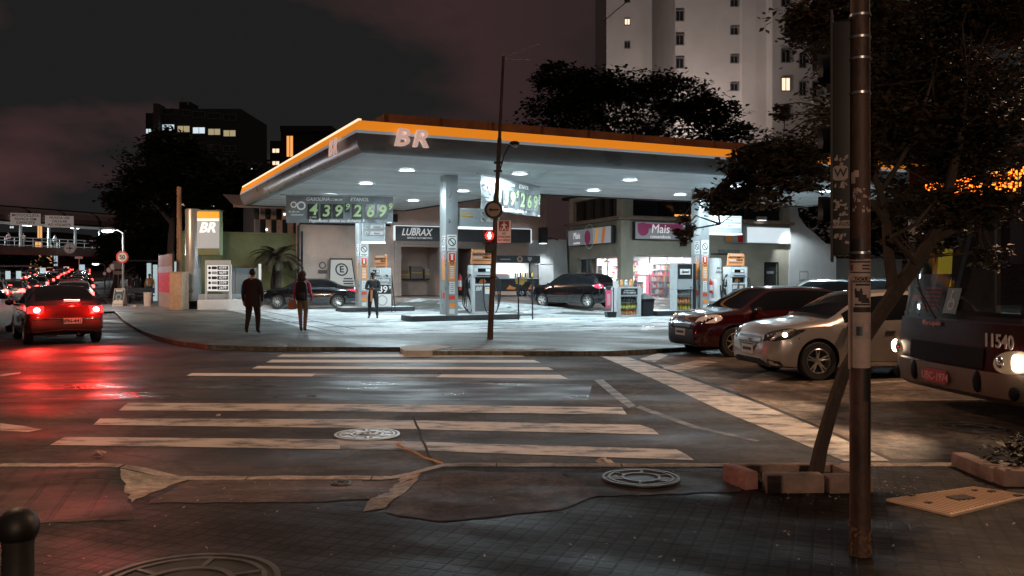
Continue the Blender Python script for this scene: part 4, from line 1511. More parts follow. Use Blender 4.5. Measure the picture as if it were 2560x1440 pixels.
for x in (-.32, .95):
    b.prism([(x - .28, .47), (x + .22, .45), (x + .3, .56), (x + .05, .62), (x - .1, .72), (x - .18, .6)], -.04, -.034, m=1)
b.build('splash_graphic', [mat('splash_yellow', (.75, .52, .1), .5), M_ORANGE], t)
b = MB(); b.lathe([(.0, -.03), (.2, -.03), (.27, 0), (.27, .16), (0, .16)], 18, (.3, -.03, .25), 'y'); b.lathe([(0, -.05), (.13, -.045), (.13, -.03), (0, -.03)], 12, (.3, -.03, .25), 'y', 1); b.build('wheel', [M_RUBBER, M_STEEL], t)
lamp('AREA', ST(ka, 20.5, 0) + Vector((.3, .6, 2.5)), 60, (.9, .97, 1), .8, ST(ka, 21.2, 0))


def folding_table(label, loc, rz):
    t = thing('folding_table', label, 'table', loc, rz)
    b = MB(); b.box(0, 0, .7, .7, .7, .03); b.build('tabletop', M_BLACK, t)
    b = MB()
    for y in (-.3, .3):
        b.tube([(-.32, y, 0), (.32, y, .7)], .018, 6); b.tube([(.32, y, 0), (-.32, y, .7)], .018, 6)
    b.build('legs_frame', M_DARK, t)


def folding_chair(label, loc, rz):
    t = thing('folding_chair', label, 'chair', loc, rz, 'folding chairs by the snack trailer')
    b = MB(); b.box(0, 0, .43, .4, .38, .03); b.build('seat', M_BLACK, t)
    b = MB(); b.box(0, .2, .66, .4, .025, .2); b.build('backrest', M_BLACK, t)
    b = MB()
    for x in (-.19, .19):
        b.tube([(x, -.2, 0), (x, .22, .86)], .016, 6); b.tube([(x, .24, 0), (x, -.16, .44)], .016, 6)
    b.build('frame', M_DARK, t)


folding_table('black folding table with crossed legs beside the snack trailer', ST(a_at(1330, 18.6), 18.6, .48), RZF)
folding_chair('black folding chair right of the folding table near the black hatchback', ST(a_at(1347, 18.4), 18.4, .48), RZF + 1.4)
folding_chair('black folding chair left of the folding table in front of the trailer', ST(a_at(1312, 18.7), 18.7, .48), RZF - 1.2)

# ------------------------------------------------------------------ left of the station: green wall, slatted house, totem, price totem, hoarding
ga, gb = a_at(452, 25), a_at(738, 25)
b = MB(); b.box((gb - ga) / 2, 0, 0, gb - ga, .3, 3.95); b.box((gb - ga) / 2, -.02, 3.95, gb - ga + .1, .4, .08)
tag(b.build('green_wall', mat('green_render', (.15, .172, .08), .8, noise=.35, ns=.6, bump=.3, bs=12), None, ST(ga, 25, 0), RZF), 'tall moss green rendered wall behind the palm', 'wall')
t = thing('slatted_house', 'brown house with staggered vertical slats above the green wall', 'building', ST(a_at(638, 27), 27, 0), RZF)
wv = a_at(742, 27) - a_at(638, 27)
b = MB(); b.box(wv / 2 + 1.5, 2.3, 0, wv + 3, 4, 6.1); b.build('wall', mat('house_dark', (.05, .045, .04), .7), t)
b = MB()
for r in range(2):
    for k in range(5):
        b.box(.1 + k * .62 + r * .28, -.05, 3.9 + r * 1.0, .3, .2, 1.0 - .02)
b.build('slats', mat('slat_brown', (.42, .32, .27), .7, noise=.2), t)
b = MB(); b.add([(-1.4, -1.4, 5.55), (wv + 3, -1.4, 5.55), (wv + 3, 3, 6.5), (-1.4, 3, 6.5), (-1.4, -1.4, 5.42), (wv + 3, -1.4, 5.42)], [(0, 1, 2, 3), (0, 4, 5, 1)]); b.build('roof', mat('eave_pinkish', (.4, .3, .26), .8), t)
b = MB()
for q in ((.6, 4.3), (1.6, 5.2), (2.4, 4.5)):
    b.sph((q[0], -.2, q[1]), .07, 8)
b.build('wall_light', emis('house_bulb', (1, .85, .7), 2.5), t)

tb = P(483, 690, 42.0)
t = thing('brand_totem', 'lit brand totem with orange band on a thick grey cylinder', 'sign', (tb.x, tb.y, .09))
b = MB(); b.lathe([(.36, .38), (.36, 4.72), (.34, 4.76), (0, 4.76)], 24); b.build('post', mat('totem_grey', (.36, .36, .35), .3, .4, noise=.15, ns=1.5), t)
b = MB(); b.box(0, 0, 0, .7, .7, .1); b.box(-.25, -.2, .1, .1, .1, .3); b.box(.25, -.2, .1, .1, .1, .3); b.box(0, .2, .1, .5, .1, .3); b.build('base', M_BLACK, t)
b = MB(); b.box(.73, .05, 2.55, 1.2, .5, 2.16); b.build('casing', mat('totem_casing', (.22, .24, .13), .5, noise=.25, ns=1.2), t, bevel=.05)
b = MB(); b.box(.72, -.215, 2.88, 1.18, .04, 1.30, 0); b.box(.72, -.215, 4.18, 1.18, .04, .12, 1); b.box(.72, -.215, 4.3, 1.18, .04, .32, 2)
b.build('lit_face', [mat('face_silver', (.4, .44, .47), .4, emit=.18, ecol=(.85, .95, 1)), mat('face_white', (.7, .7, .68), .4, emit=.75, ecol=(1, .97, .9)), mat('face_orange', (.8, .3, .03), .4, emit=.85, ecol=(1, .32, .02))], t)
b = MB(); b.text('BR', .66, (.74, -.25, 3.85), shear=.28, bold=.03); b.build('lettering', mat('totem_letters', (.85, .85, .82), .4, emit=.9), t)
tb = P(546, 690, 41.5)
t = thing('price_totem', 'white framed fuel price panel with five rows beside the lit totem', 'sign', (tb.x, tb.y, .45))
b = MB(); b.box(-.56, 0, 0, .1, .12, 1.95); b.box(.56, 0, 0, .1, .12, 1.95); b.box(0, 0, 1.75, 1.22, .14, .2); b.box(0, .02, .48, 1.05, .08, 1.27); b.build('frame', mat('totem_frame', (.5, .54, .55), .4), t)
b = MB(); b.box(0, -.03, .5, 1.02, .02, 1.22, 0)
for k, s in enumerate(('4,399', '4,699', '4,299', '3,599', '2,699')):
    z = 1.5 - k * .235
    b.box(.22, -.046, z, .5, .008, .18, 1); b.text(s[0] + s[2:], .2, (.22, -.056, z + .09), 0, sx=.9)
    b.disc((-.4, -.046, z + .09), .07, 12, 1, 0, .006); b.prism([(-.3, z + .02), (-.3, z + .16), (-.08, z + .16), (-.04, z + .09), (-.08, z + .02)], -.048, -.042, m=2 if k % 2 else 1)
b.build('price_rows', [mat('panel_glow', (.7, .75, .76), .4, emit=.45, ecol=(.9, .97, 1)), M_LETK, M_GREYP], t)
b = MB(); b.box(0, 0, 0, 3.4, .3, .5); b.box(-.2, .55, .5, 3.0, .06, .25, 1)
p_ = P(590, 700, 41.3)
tag(b.build('planter_wall', [M_BWHITE, M_GREYP], None, (p_.x, p_.y, .05), .25, bevel=.01), 'low white planter wall at the foot of the price panel', 'wall')
p_ = P(612, 700, 43.2)
b = MB()
for k in range(3):
    b.box(-.75 + k * .62, 0, .3, .58, .06, 1.7)
b.box(.72, -.05, .2, .12, .12, 2.0, 1)
tag(b.build('metal_fence', [mat('fence_bluegrey', (.16, .19, .2), .5, noise=.15), M_WHITE], None, (p_.x, p_.y, .05), .2), 'blue grey sheet fence panels with white post behind the dark suited man', 'fence')
p_ = P(447, 690, 43.8)
b = MB(); b.tube([(0, 0, 0), (.03, 0, 3), (.02, 0, 6.1)], [.15, .13, .115], 10)
tag(b.build('wooden_post', mat('post_wood', (.30, .17, .09), .8, noise=.35, ns=2, stretch=(4, 4, .4), bump=.3), None, (p_.x, p_.y, 0)), 'tall rough wooden post behind the beige gate pillar', 'post')
p_ = P(448, 690, 41.2)
b = MB(); b.box(0, 0, 0, .62, .6, 1.72); b.box(0, 0, 1.72, .7, .68, .06)
tag(b.build('gate_pillar', mat('pillar_beige', (.42, .29, .2), .8, noise=.2), None, (p_.x, p_.y, .08), -.2, bevel=.015), 'beige square gate pillar left of the lit totem', 'pillar')
q0, q1 = P(396, 690, 46.5), P(430, 690, 42.0)
d = q1 - q0
t = thing('hoarding', 'corrugated sheet hoarding with pink and violet paint left of the gate pillar', 'hoarding', (q0.x, q0.y, .08), math.atan2(d.y, d.x))
ln_ = math.hypot(d.x, d.y)
b = MB()
nn = 60
pts = [(ln_ * i / nn, .03 * math.sin(i * 1.6)) for i in range(nn + 1)]
M_CORR = mat('corrugated', (.42, .34, .33), .6, noise=.25, ns=3, stretch=(3, 1, .4))
for i in range(nn):
    for z0, z1, m_ in ((0, .75, 0), (.75, 1.75, 1), (1.75, 2.05, 2), (2.05, 2.65, 3)):
        (x0, y0), (x1, y1) = pts[i], pts[i + 1]
        b.quad((x0, y0, z0), (x1, y1, z0), (x1, y1, z1), (x0, y0, z1), m_)
b.build('sheet', [M_CORR, mat('paint_pink', (.62, .10, .16), .6, noise=.3, ns=3), mat('paint_violet', (.42, .40, .5), .6, noise=.2), mat('paint_mauve', (.30, .2, .2), .6, noise=.3)], t, smooth=60)
b = MB(); b.tube([(0, .06, 0), (0, .06, 2.75)], .05, 6); b.tube([(ln_, .06, 0), (ln_, .06, 2.75)], .05, 6); b.tube([(0, .08, 2.6), (ln_, .08, 2.6)], .04, 6); b.build('post_frame', M_DARK, t)
# parking panel and small signs on the wall behind the black sedan
p_ = FM @ Vector((LX(846), -.35, .0))
t = thing('parking_panel', 'tilted white parking panel with ringed letter behind the black sedan', 'sign', p_ + Vector((0, 0, .1)), RZF)
b = MB(); b.add([(-.72, -.35, 0), (.95, -.35, 0), (.72, .1, 2.35), (-.55, .1, 2.35), (-.72, -.31, 0), (.95, -.31, 0), (.72, .14, 2.35), (-.55, .14, 2.35)], [(0, 1, 2, 3), (7, 6, 5, 4), (0, 4, 5, 1), (1, 5, 6, 2), (2, 6, 7, 3), (3, 7, 4, 0)]); b.build('board', M_LETK, t)
b = MB()
tl = Matrix.Rotation(-math.atan2(.45, 2.35), 4, 'X')
b.M = Matrix.Translation((0, -.36, 0)) @ tl
b.add([(-.66, -.0, .06), (.88, -.0, .06), (.66, -.0, 2.3), (-.5, -.0, 2.3)], [(0, 1, 2, 3)], 1)
b.disc((.08, -.012, 1.75), .36, 28, 0, .28, .006); b.text('E', .52, (.08, -.016, 1.75), 0, bold=.025)
for k, w_ in enumerate((.5, .6, .55, .6)):
    b.box(.42, -.01, 1.2 - k * .14, w_, .006, .07, 0)
b.box(.45, -.01, .45, .6, .006, .2, 0)
b.build('print', [M_LETK, mat('panel_cream', (.6, .52, .46), .6, noise=.06)], t)
p_ = FM @ Vector((LX(806), -.02, 1.55))
b = MB(); b.disc((0, 0, .5), .2, 18, 0); b.disc((0, -.01, .5), .13, 14, 1, 0, .006); b.box(0, 0, .05, .5, .02, .2, 0)
tag(b.build('wall_plate', [mat('plate_brown', (.09, .06, .05), .6), M_BWALL], None, p_, RZF), 'small dark round and square plates on the wall above the black sedan', 'plate')
# ------------------------------------------------------------------ trees
M_BARK = mat('bark', (.055, .04, .03), .85, noise=.4, ns=6, bump=.5, stretch=(3, 3, .6))
M_BARK_LIT = mat('bark_lit', (.26, .19, .15), .85, noise=.35, ns=6, bump=.4, stretch=(3, 3, .6))  # paler bark: light on the left tree's limbs put into the colour


def leaf_mat(name, col):
    m = mat(name, col, .55, noise=.5, ns=.9)
    b = m.node_tree.nodes['Principled BSDF']
    b.inputs['Subsurface Weight'].default_value = 0
    return m


LEAF_D = leaf_mat('leaf_dark', (.035, .042, .022))
LEAF_N = leaf_mat('leaf_near', (.045, .042, .022))
LEAF_R = leaf_mat('leaf_rusty', (.075, .042, .024))


def leaves(b, blobs, n, ln, wd, r, m=1):
    tot = sum(bb[2] for bb in blobs)
    for c, rad, w in blobs:
        k = int(n * w / tot)
        # clumps inside the blob
        clumps = []
        for _ in range(max(4, k // 28)):
            while True:
                q = Vector((r.uniform(-1, 1), r.uniform(-1, 1), r.uniform(-1, 1)))
                if .2 < q.length < 1:
                    break
            clumps.append(q)
        for i in range(k):
            q = r.choice(clumps)
            s = .2
            p = Vector((c[0] + (q.x + r.gauss(0, s)) * rad[0], c[1] + (q.y + r.gauss(0, s)) * rad[1], c[2] + (q.z + r.gauss(0, s * .8)) * rad[2]))
            a = r.uniform(0, 2 * PI)
            d = Vector((math.cos(a), math.sin(a), r.uniform(-.7, .35))).normalized()
            sd = d.cross(Vector((r.uniform(-.6, .6), r.uniform(-.6, .6), 1))).normalized()
            up = sd.cross(d)
            l, w_ = ln * r.uniform(.6, 1.25), wd * r.uniform(.6, 1.25)
            b.add([p - d * l * .5, p + sd * w_ * .5 + up * w_ * .12, p + d * l * .5, p - sd * w_ * .5 + up * w_ * .12], [(0, 1, 2, 3)], 0 if r.random() < .7 else m)


def tree(label, base, limbs, blobs, n, ln, wd, seed, bark=M_BARK, mats=(LEAF_D, LEAF_D), name='tree', twigs=40, tw=.03):
    r = random.Random(seed)
    base = Vector(base)
    t = thing(name, label, 'tree', base)
    b = MB()
    b.M = Matrix.Translation(-base)
    for pts, rad in limbs:
        b.tube(pts, rad, 8)
    ends = [Vector(p[0][-1]) for p in limbs] + [Vector(p[0][len(p[0]) // 2]) for p in limbs]
    for k in range(twigs):
        c, rad, w = r.choice(blobs)
        q = Vector((c[0] + r.uniform(-.8, .8) * rad[0], c[1] + r.uniform(-.8, .8) * rad[1], c[2] + r.uniform(-.8, .8) * rad[2]))
        e = min(ends, key=lambda v: (v - q).length + r.uniform(0, .5))
        mid = e.lerp(q, .5) + Vector((r.uniform(-.1, .1), r.uniform(-.1, .1), r.uniform(-.05, .15))) * (q - e).length
        b.tube([e, mid, q], [tw, tw * .7, tw * .3], 5)
    b.build('trunk', bark, t)
    b = MB()
    b.M = Matrix.Translation(-base)
    leaves(b, blobs, n, ln, wd, r)
    b.build('crown', list(mats), t, smooth=0)
    return t


def pb(px, py, d, rx, ry, w=1., rd=None):
    """blob given by its place and size in photo pixels at distance d"""
    s = d / F
    return (tuple(P(px, py, d)), (rx * s, (rd if rd else max(rx, ry) * .8 * s), ry * s), w)


# wide flat-topped tree behind the canopy
D = 78
c = P(1590, 440, D)
zb = 0.3
tree('broad flat topped dark tree behind the canopy below the tower', (c.x, c.y, zb),
     [([(c.x, c.y, zb), (c.x + .2, c.y, 6), P(1590, 380, D)], [.6, .45, .35]), ([P(1590, 400, D), P(1500, 300, D), P(1420, 230, D)], [.3, .2, .1]), ([P(1590, 400, D), P(1660, 290, D), P(1760, 240, D)], [.3, .2, .1])],
     [pb(1455, 225, D, 110, 45, 1.5), pb(1560, 215, D, 130, 40, 1.5), pb(1690, 245, D, 110, 45, 1.3), pb(1770, 285, D, 80, 35, 1), pb(1400, 290, D, 100, 60, 1.3), pb(1530, 290, D, 150, 60, 1.3),
      pb(1680, 320, D, 150, 40, 1.0), pb(1820, 330, D, 80, 30, .7), pb(1390, 190, D, 60, 30, .6)], 17000, .5, .34, 3, twigs=30, tw=.08)
# left trees along the avenue
D = 66
c = P(420, 640, D)
tree('tall dark tree with forked limbs coloured as lit left of the wooden post', (c.x, c.y, .1),
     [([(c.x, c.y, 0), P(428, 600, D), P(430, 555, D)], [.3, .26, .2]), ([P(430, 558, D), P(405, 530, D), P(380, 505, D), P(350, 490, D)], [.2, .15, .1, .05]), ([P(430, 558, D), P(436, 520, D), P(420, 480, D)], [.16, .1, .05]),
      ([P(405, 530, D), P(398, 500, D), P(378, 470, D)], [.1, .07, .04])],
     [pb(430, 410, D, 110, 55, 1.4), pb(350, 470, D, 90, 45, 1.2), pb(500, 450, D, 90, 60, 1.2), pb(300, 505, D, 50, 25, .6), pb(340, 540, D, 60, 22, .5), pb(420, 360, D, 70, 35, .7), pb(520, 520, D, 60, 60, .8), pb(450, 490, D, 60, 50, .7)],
     12000, .44, .3, 4, M_BARK_LIT, twigs=25, tw=.05)
D = 74
c = P(345, 690, D)
tree('low bushy dark tree beside the footbridge stairs', (c.x, c.y, .2),
     [([(c.x, c.y, .2), P(345, 640, D)], [.2, .12])],
     [pb(320, 600, D, 70, 35, 1), pb(370, 610, D, 60, 60, 1.2), pb(270, 605, D, 40, 18, .5), pb(350, 660, D, 60, 40, .8), pb(285, 640, D, 40, 20, .4), pb(410, 640, D, 40, 60, .8), pb(420, 560, D, 40, 60, .6)], 6000, .55, .38, 5, twigs=20, tw=.04)
D = 82
c = P(600, 560, D)
tree('dark tree mass between the office block and the slatted house', (c.x, c.y, .3),
     [([(c.x, c.y, .3), P(600, 470, D)], [.4, .2])],
     [pb(560, 450, D, 90, 60, 1), pb(620, 500, D, 60, 60, 1), pb(500, 560, D, 60, 50, .8), pb(590, 560, D, 70, 40, .8)], 4500, .7, .5, 6, twigs=15, tw=.06)
for i, (px, py, d, w, h, lb) in enumerate(((40, 650, 150, 100, 40, 'low dark roadside tree at the far left under the footbridge'), (160, 625, 190, 90, 30, 'dark distant tree under the middle of the footbridge'),
                                           (235, 655, 230, 60, 22, 'distant dark tree closing the avenue right of the traffic'))):
    c = P(px, 690, d)
    z0 = zg(c.x, c.y)
    tree(lb, (c.x, c.y, z0), [([(c.x, c.y, z0), P(px, py, d)], [.4, .2])], [pb(px - w * .4, py, d, w * .6, h, 1), pb(px + w * .4, py + 5, d, w * .6, h * .9, 1), pb(px, py - h * .3, d, w * .5, h * .8, 1)], 1800, 1.1, .8, 20 + i, twigs=6, tw=.1)
# dark trees on the right behind the station
for i, (px, py, d, w, h, lb) in enumerate(((2100, 540, 64, 110, 90, 'dark tree behind the curved white end wall'), (2290, 560, 66, 120, 100, 'dark green tree seen through the coach windows'), (2480, 560, 66, 140, 110, 'dark green tree at the right edge behind the coach'))):
    c = P(px, 690, d)
    tree(lb, (c.x, c.y, 0), [([(c.x, c.y, 0), P(px, py + 30, d)], [.35, .2])], [pb(px, py - 30, d, w, h * .7, 1), pb(px - w * .5, py + 20, d, w * .7, h * .8, 1), pb(px + w * .5, py + 20, d, w * .7, h * .8, 1), pb(px, py + 90, d, w, h * .6, .8)], 4000, .5, .35, 30 + i, twigs=14, tw=.05)

# palm
pp = P(692, 745, 46.5)
t = thing('palm_tree', 'short palm with drooping fronds before the green wall', 'palm', (pp.x, pp.y, .05))
b = MB(); b.tube([(0, 0, 0), (.03, 0, 1.0), (.08, 0, 2.0), (.05, 0, 2.6)], [.24, .2, .17, .16], 10); b.tube([(-.3, .1, 0), (-.25, .05, 1.2), (-.12, 0, 2.2)], [.12, .1, .08], 8); b.build('trunk', mat('palm_bark', (.05, .032, .022), .9, noise=.5, ns=5, bump=.6), t)
b = MB()
r = random.Random(8)
for k in range(26):
    a = 2 * PI * k / 26 + r.uniform(-.15, .15)
    el = r.uniform(.1, 1.15)
    L_ = r.uniform(1.3, 1.8)
    q = Vector((.05, 0, 2.6))
    d = Vector((math.cos(a) * math.cos(el), math.sin(a) * math.cos(el), math.sin(el)))
    pts = [q.copy()]
    for s in range(9):
        q = q + d * L_ / 9
        d = (d + Vector((0, 0, -.19))).normalized()
        pts.append(q.copy())
    b.tube(pts, [.022] * 5 + [.012] * 5, 4)
    for s in range(1, 10):
        tg = (pts[s] - pts[s - 1]).normalized()
        sd = tg.cross(Vector((0, 0, 1))).normalized()
        for sg in (-1, 1):
            for h in (0, .33, .66):
                o = pts[s - 1].lerp(pts[s], h)
                e = o + (sd * sg * .8 + tg * .55 + Vector((0, 0, -.25))) * (.42 * (1 - abs(s - 4.5) / 8))
                b.add([o - tg * .035, o + tg * .035, e], [(0, 1, 2)])
b.build('crown', mat('palm_leaf', (.055, .038, .02), .6, noise=.4), t, smooth=0)

# ------------------------------------------------------------------ apartment tower
M_TOW = mat('tower_render', (.5, .47, .455), .85, noise=.14, ns=.15, bump=.1, bs=3)
M_PANE = mat('night_pane', (.02, .02, .022), .12, spec=.6)
M_FRM = mat('tower_frame', (.16, .15, .15), .6)
M_LITW = emis('window_warm', (1, .72, .5), 1.3)
M_LITC = emis('window_cold', (.8, .95, 1), 1.3)
M_LITA = emis('window_amber', (1, .5, .2), .9)
tw0 = P(1700, 692, 100)
tow = thing('apartment_tower', 'tall pale apartment tower with small dark windows rising out of the frame', 'building', (tw0.x, tw0.y, 0))
TOP = 62


def slab(px0, px1, d, dep, m=M_TOW, rz=0., parent=tow, z0=0, z1=TOP, name='wall_block'):
    x0, x1 = (px0 - 1280) / F * d, (px1 - 1280) / F * d
    b = MB()
    b.M = Matrix.Translation(-parent.location)
    b.box((x0 + x1) / 2, d + dep / 2, z0, x1 - x0, dep, z1 - z0)
    return b.build(name, m, parent)


slab(1516, 1604, 106, 14)
slab(1601, 1650, 108.5, 12)
slab(1648, 1690, 107.2, 13)
slab(1688, 1858, 93, 26)
slab(1855, 1934, 92.2, 24)
slab(1931, 2136, 90, 24)


def window(px, py, d, w, h, kind=None, parent=tow, deep=.0):
    """w,h in photo px"""
    c = P(px, py, d) - parent.location
    s = d / F
    W_, H_ = w * s, h * s
    b = MB()
    for (x, z, a, e) in ((0, H_ / 2, W_ + .16, .09), (0, -H_ / 2 - .09, W_ + .2, .09), (-W_ / 2 - .04, -H_ / 2, .08, H_), (W_ / 2 + .04, -H_ / 2, .08, H_), (0, -H_ / 2, .05, H_)):
        b.box(x, -.06, z, a, .14, e)
    f = b.build('window', M_FRM, parent, c)
    b = MB(); b.box(0, -.02, -H_ / 2, W_, .03, H_); b.build('pane', kind or M_PANE, f)
    return f


for py in (-2, 55, 113):
    window(1568, py, 106, 12, 14, M_LITW if py == 55 else None)
for py, k in ((42, M_LITC), (100, None), (161, None), (-15, None)):
    window(1661, py, 107.2, 20, 27, k)
for py, k in ((40, None), (100, None), (158, None)):
    window(1699, py, 93, 17, 24, M_LITC if py == 40 and False else k)
for py in (8, 78, 149, 218):
    window(1835, py, 93, 16, 16)
for py, k in ((0, None), (140, None), (211, M_LITW), (282, None)):
    window(1964, py, 90, 20, 31, k)
for py in (82, 153, 222):
    window(2006, py, 90, 14, 32)
    window(2052, py + 4, 90, 40, 40, M_LITA if py == 82 else None)
    b = MB()
    c = P(2085, py + 30, 90) - tow.location
    b.box(0, -.8, 0, 3.6, 1.6, .14); b.box(0, -1.58, .14, 3.6, .06, .95); b.box(-1.77, -.8, .14, .06, 1.5, .95)
    b.build('balcony', M_BGREY, tow, c)
window(2002, 85, 90, 16, 36, M_LITA)
# cables near the tower
b = MB(); b.tube([P(1510, 53, 40), P(1540, 26, 40), P(1575, -2, 40), P(1640, -50, 40)], .022, 5)
tag(b.build('overhead_cable', M_BLACK, None), 'thin black cable crossing before the top left of the tower', 'cable')

# ------------------------------------------------------------------ office block, small houses left
ob = P(485, 692, 150)
off = thing('office_block', 'dark office block with one row of lit windows left of the canopy', 'building', (ob.x, ob.y, 0))
M_OFF = mat('office_dark', (.035, .033, .033), .8, noise=.2, ns=.2)
slab(385, 602, 150, 16, M_OFF, parent=off, z1=zy(272, 150), name='wall')
slab(364, 384, 151, 12, M_OFF, parent=off, z1=zy(280, 150), name='stair_tower')
slab(383, 396, 148.8, 3, mat('office_pier', (.09, .07, .065), .8), parent=off, z1=zy(262, 150), name='pier')
slab(448, 476, 155, 4, M_OFF, parent=off, z0=zy(272, 150), z1=zy(240, 150), name='roof_box')
slab(600, 648, 149.5, 10, M_OFF, parent=off, z1=zy(398, 150), name='side_wing')
b = MB(); b.tube([P(456, 250, 152) - off.location, P(456, 232, 152) - off.location], .3, 6); b.tube([P(470, 262, 152) - off.location, P(466, 225, 152) - off.location], .12, 6); b.build('antenna', M_GREYP, off)
LITY = emis('office_yellow', (.85, .7, .4), .42)
LITB = emis('office_white', (.75, .9, .95), .85)
for i in range(5):
    px, py = 421 + i * 38.3, 319 + i * 3.6
    window(px, py, 150, 30, 15, (LITB, LITY, LITB, LITY, LITY)[i], off)
    for dy in (38, 78, -40):
        window(px, py + dy, 150, 30, 13, None, off)
window(372, 328, 151, 13, 11, LITB, off)
window(632, 422, 149.5, 9, 5, LITB, off)
hb = P(745, 692, 95)
hs = thing('hillside_house', 'dark block with tall amber lit window above the canopy left wing', 'building', (hb.x, hb.y, 0))
slab(702, 812, 95, 10, mat('house_grey', (.05, .04, .037), .8), parent=hs, z1=zy(330, 95), name='wall')
slab(700, 830, 94.6, 11, M_OFF, parent=hs, z0=zy(330, 95), z1=zy(316, 95), name='roof')
window(725, 366, 95, 16, 52, emis('window_deep_amber', (1, .42, .12), 1.0), hs)
hb = P(690, 692, 110)
hs = thing('narrow_house', 'narrow dark house with two small warm windows left of the amber window', 'building', (hb.x, hb.y, 0))
slab(675, 704, 110, 8, M_OFF, parent=hs, z1=zy(352, 110), name='wall')
window(690, 377, 110, 17, 10, M_LITW, hs); window(690, 408, 110, 17, 9, M_LITW, hs)
hb = P(500, 692, 96)
hs = thing('distant_house', 'dark house with small lit windows behind the left trees', 'building', (hb.x, hb.y, 0))
slab(395, 560, 96, 8, M_OFF, parent=hs, z1=zy(490, 96), name='wall')
for px, w in ((410, 8), (423, 11), (458, 8), (487, 9), (507, 9), (533, 7)):
    window(px, 512 + (px % 3), 96, w, 11, M_LITW, hs)
window(566, 488, 95.5, 12, 7, LITB, hs)
hb = P(380, 692, 70)
hs = thing('barred_house', 'low house with amber barred windows behind the hoarding', 'building', (hb.x, hb.y, .1))
slab(352, 440, 78, 6, mat('house_brown', (.05, .035, .025), .8), parent=hs, z1=zy(585, 78), name='wall')
for px, py in ((357, 618), (366, 622), (376, 626), (364, 652), (374, 655), (384, 658)):
    window(px, py, 78, 5, 18, emis('window_orange', (1, .48, .1), .9), hs)

# ------------------------------------------------------------------ footbridge
A_, B_ = Vector((-67.1, 103.1, 0)), Vector((-52.5, 136, 0))
d = B_ - A_
ln = d.length
rzb = math.atan2(d.y, d.x)
br = thing('footbridge', 'long covered footbridge with pale handrails across the avenue', 'footbridge', A_, rzb)
M_BRC = mat('bridge_concrete', (.42, .34, .3), .8, noise=.25, ns=.5)
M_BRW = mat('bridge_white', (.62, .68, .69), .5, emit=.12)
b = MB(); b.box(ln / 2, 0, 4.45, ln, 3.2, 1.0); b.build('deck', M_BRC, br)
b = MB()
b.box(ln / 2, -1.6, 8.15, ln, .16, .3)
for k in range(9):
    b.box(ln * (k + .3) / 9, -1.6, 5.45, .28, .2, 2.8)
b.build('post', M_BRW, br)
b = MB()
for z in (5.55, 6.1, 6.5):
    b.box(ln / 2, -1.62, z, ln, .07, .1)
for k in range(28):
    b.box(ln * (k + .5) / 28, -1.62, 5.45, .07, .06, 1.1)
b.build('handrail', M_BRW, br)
b = MB()
nseg = 8
prof = [(-2.3 + 0.0, 8.6), (-2.2, 9.3), (-1.6, 10.0), (-.6, 10.4), (0.6, 10.5)]
for i in range(len(prof) - 1):
    (y0, z0), (y1, z1) = prof[i], prof[i + 1]
    b.quad((-1, y0, z0), (ln + 3, y0, z0), (ln + 3, y1, z1), (-1, y1, z1))
b.build('roof', mat('bridge_roof', (.30, .2, .18), .6, noise=.25, ns=.4), br)
b = MB()
for k in range(8):
    x = ln * k / 7
    for i in range(len(prof) - 1):
        (y0, z0), (y1, z1) = prof[i], prof[i + 1]
        b.quad((x - .22, y0 - .06, z0), (x + .22, y0 - .06, z0), (x + .22, y1 - .06, z1), (x - .22, y1 - .06, z1))
b.box(ln / 2 + 1, -2.36, 8.5, ln + 4, .1, .16); b.box(ln / 2 + 1, .6, 10.4, ln + 4, .3, .25)
b.build('roof_rib', M_DARK, br)
b = MB()
for x in (3, ln - 3.5):
    b.box(x, 0, 0, 1.2, 1.6, 4.45)
b.build('pier', M_BRC, br)
b = MB()
for k in range(5):
    b.box(ln * (k + .6) / 5, .3, 8.2, 1.2, .2, .08)
b.build('tube_light', emis('bridge_tube', (.85, .97, 1), 9), br)
for k in range(4):
    v = Matrix.Translation(A_) @ Matrix.Rotation(rzb, 4, 'Z') @ Vector((ln * (k + .6) / 4.6, -.4, 8.0))
    lamp('AREA', v, 520, (.84, .96, 1), 1.2, (v.x, v.y, 0))
b = MB(); b.box(ln - 3.2, -1.75, 6.2, 2.4, .1, 2.0); b.build('wind_screen', mat('screen_pale', (.5, .58, .6), .4, emit=.2), br)
FB = frame(A_, rzb)
for x, py, lines, lb in ((8.3, 0, ('MOTOCICLISTA', 'NUNCA SEM', 'CAPACETE'), 'white traffic campaign board at the far left of the footbridge'), (13.1, 0, ('NUNCA USE', 'CELULAR', 'AO VOLANTE'), 'white traffic campaign board hanging on the middle of the footbridge')):
    t = thing('campaign_board', lb, 'sign', FB @ Vector((x, -3.7, 8.0)), rzb - .66, 'white boards on the footbridge')
    b = MB(); b.box(0, 0, 0, 3.3, .1, 1.5); b.build('board', mat('board_pinkwhite', (.7, .58, .52), .6, emit=.22), t)
    b = MB()
    for k, s in enumerate(lines):
        b.text(s, .44, (0, -.06, 1.22 - k * .45), 0, bold=.012, sx=.95)
    b.build('lettering', mat('board_brown', (.12, .05, .04), .6), t)
c = P(172, 621, 116)
t = thing('height_limit_sign', 'round pale height limit sign under the footbridge deck', 'sign', (c.x, c.y, c.z), rzb - .55)
b = MB(); b.disc((0, -.7, 0), .72, 24, 0, .6, .06); b.disc((0, -.68, 0), .62, 24, 1, 0, .05); b.text('4.5m', .42, (0, -.74, 0), 2, bold=.02); b.prism([(-.12, .42), (.12, .42), (0, .28)], -.74, -.7, m=2); b.prism([(-.12, -.42), (0, -.28), (.12, -.42)], -.74, -.7, m=2)
b.box(0, -.55, -.1, .2, 1.0, .2, 2)
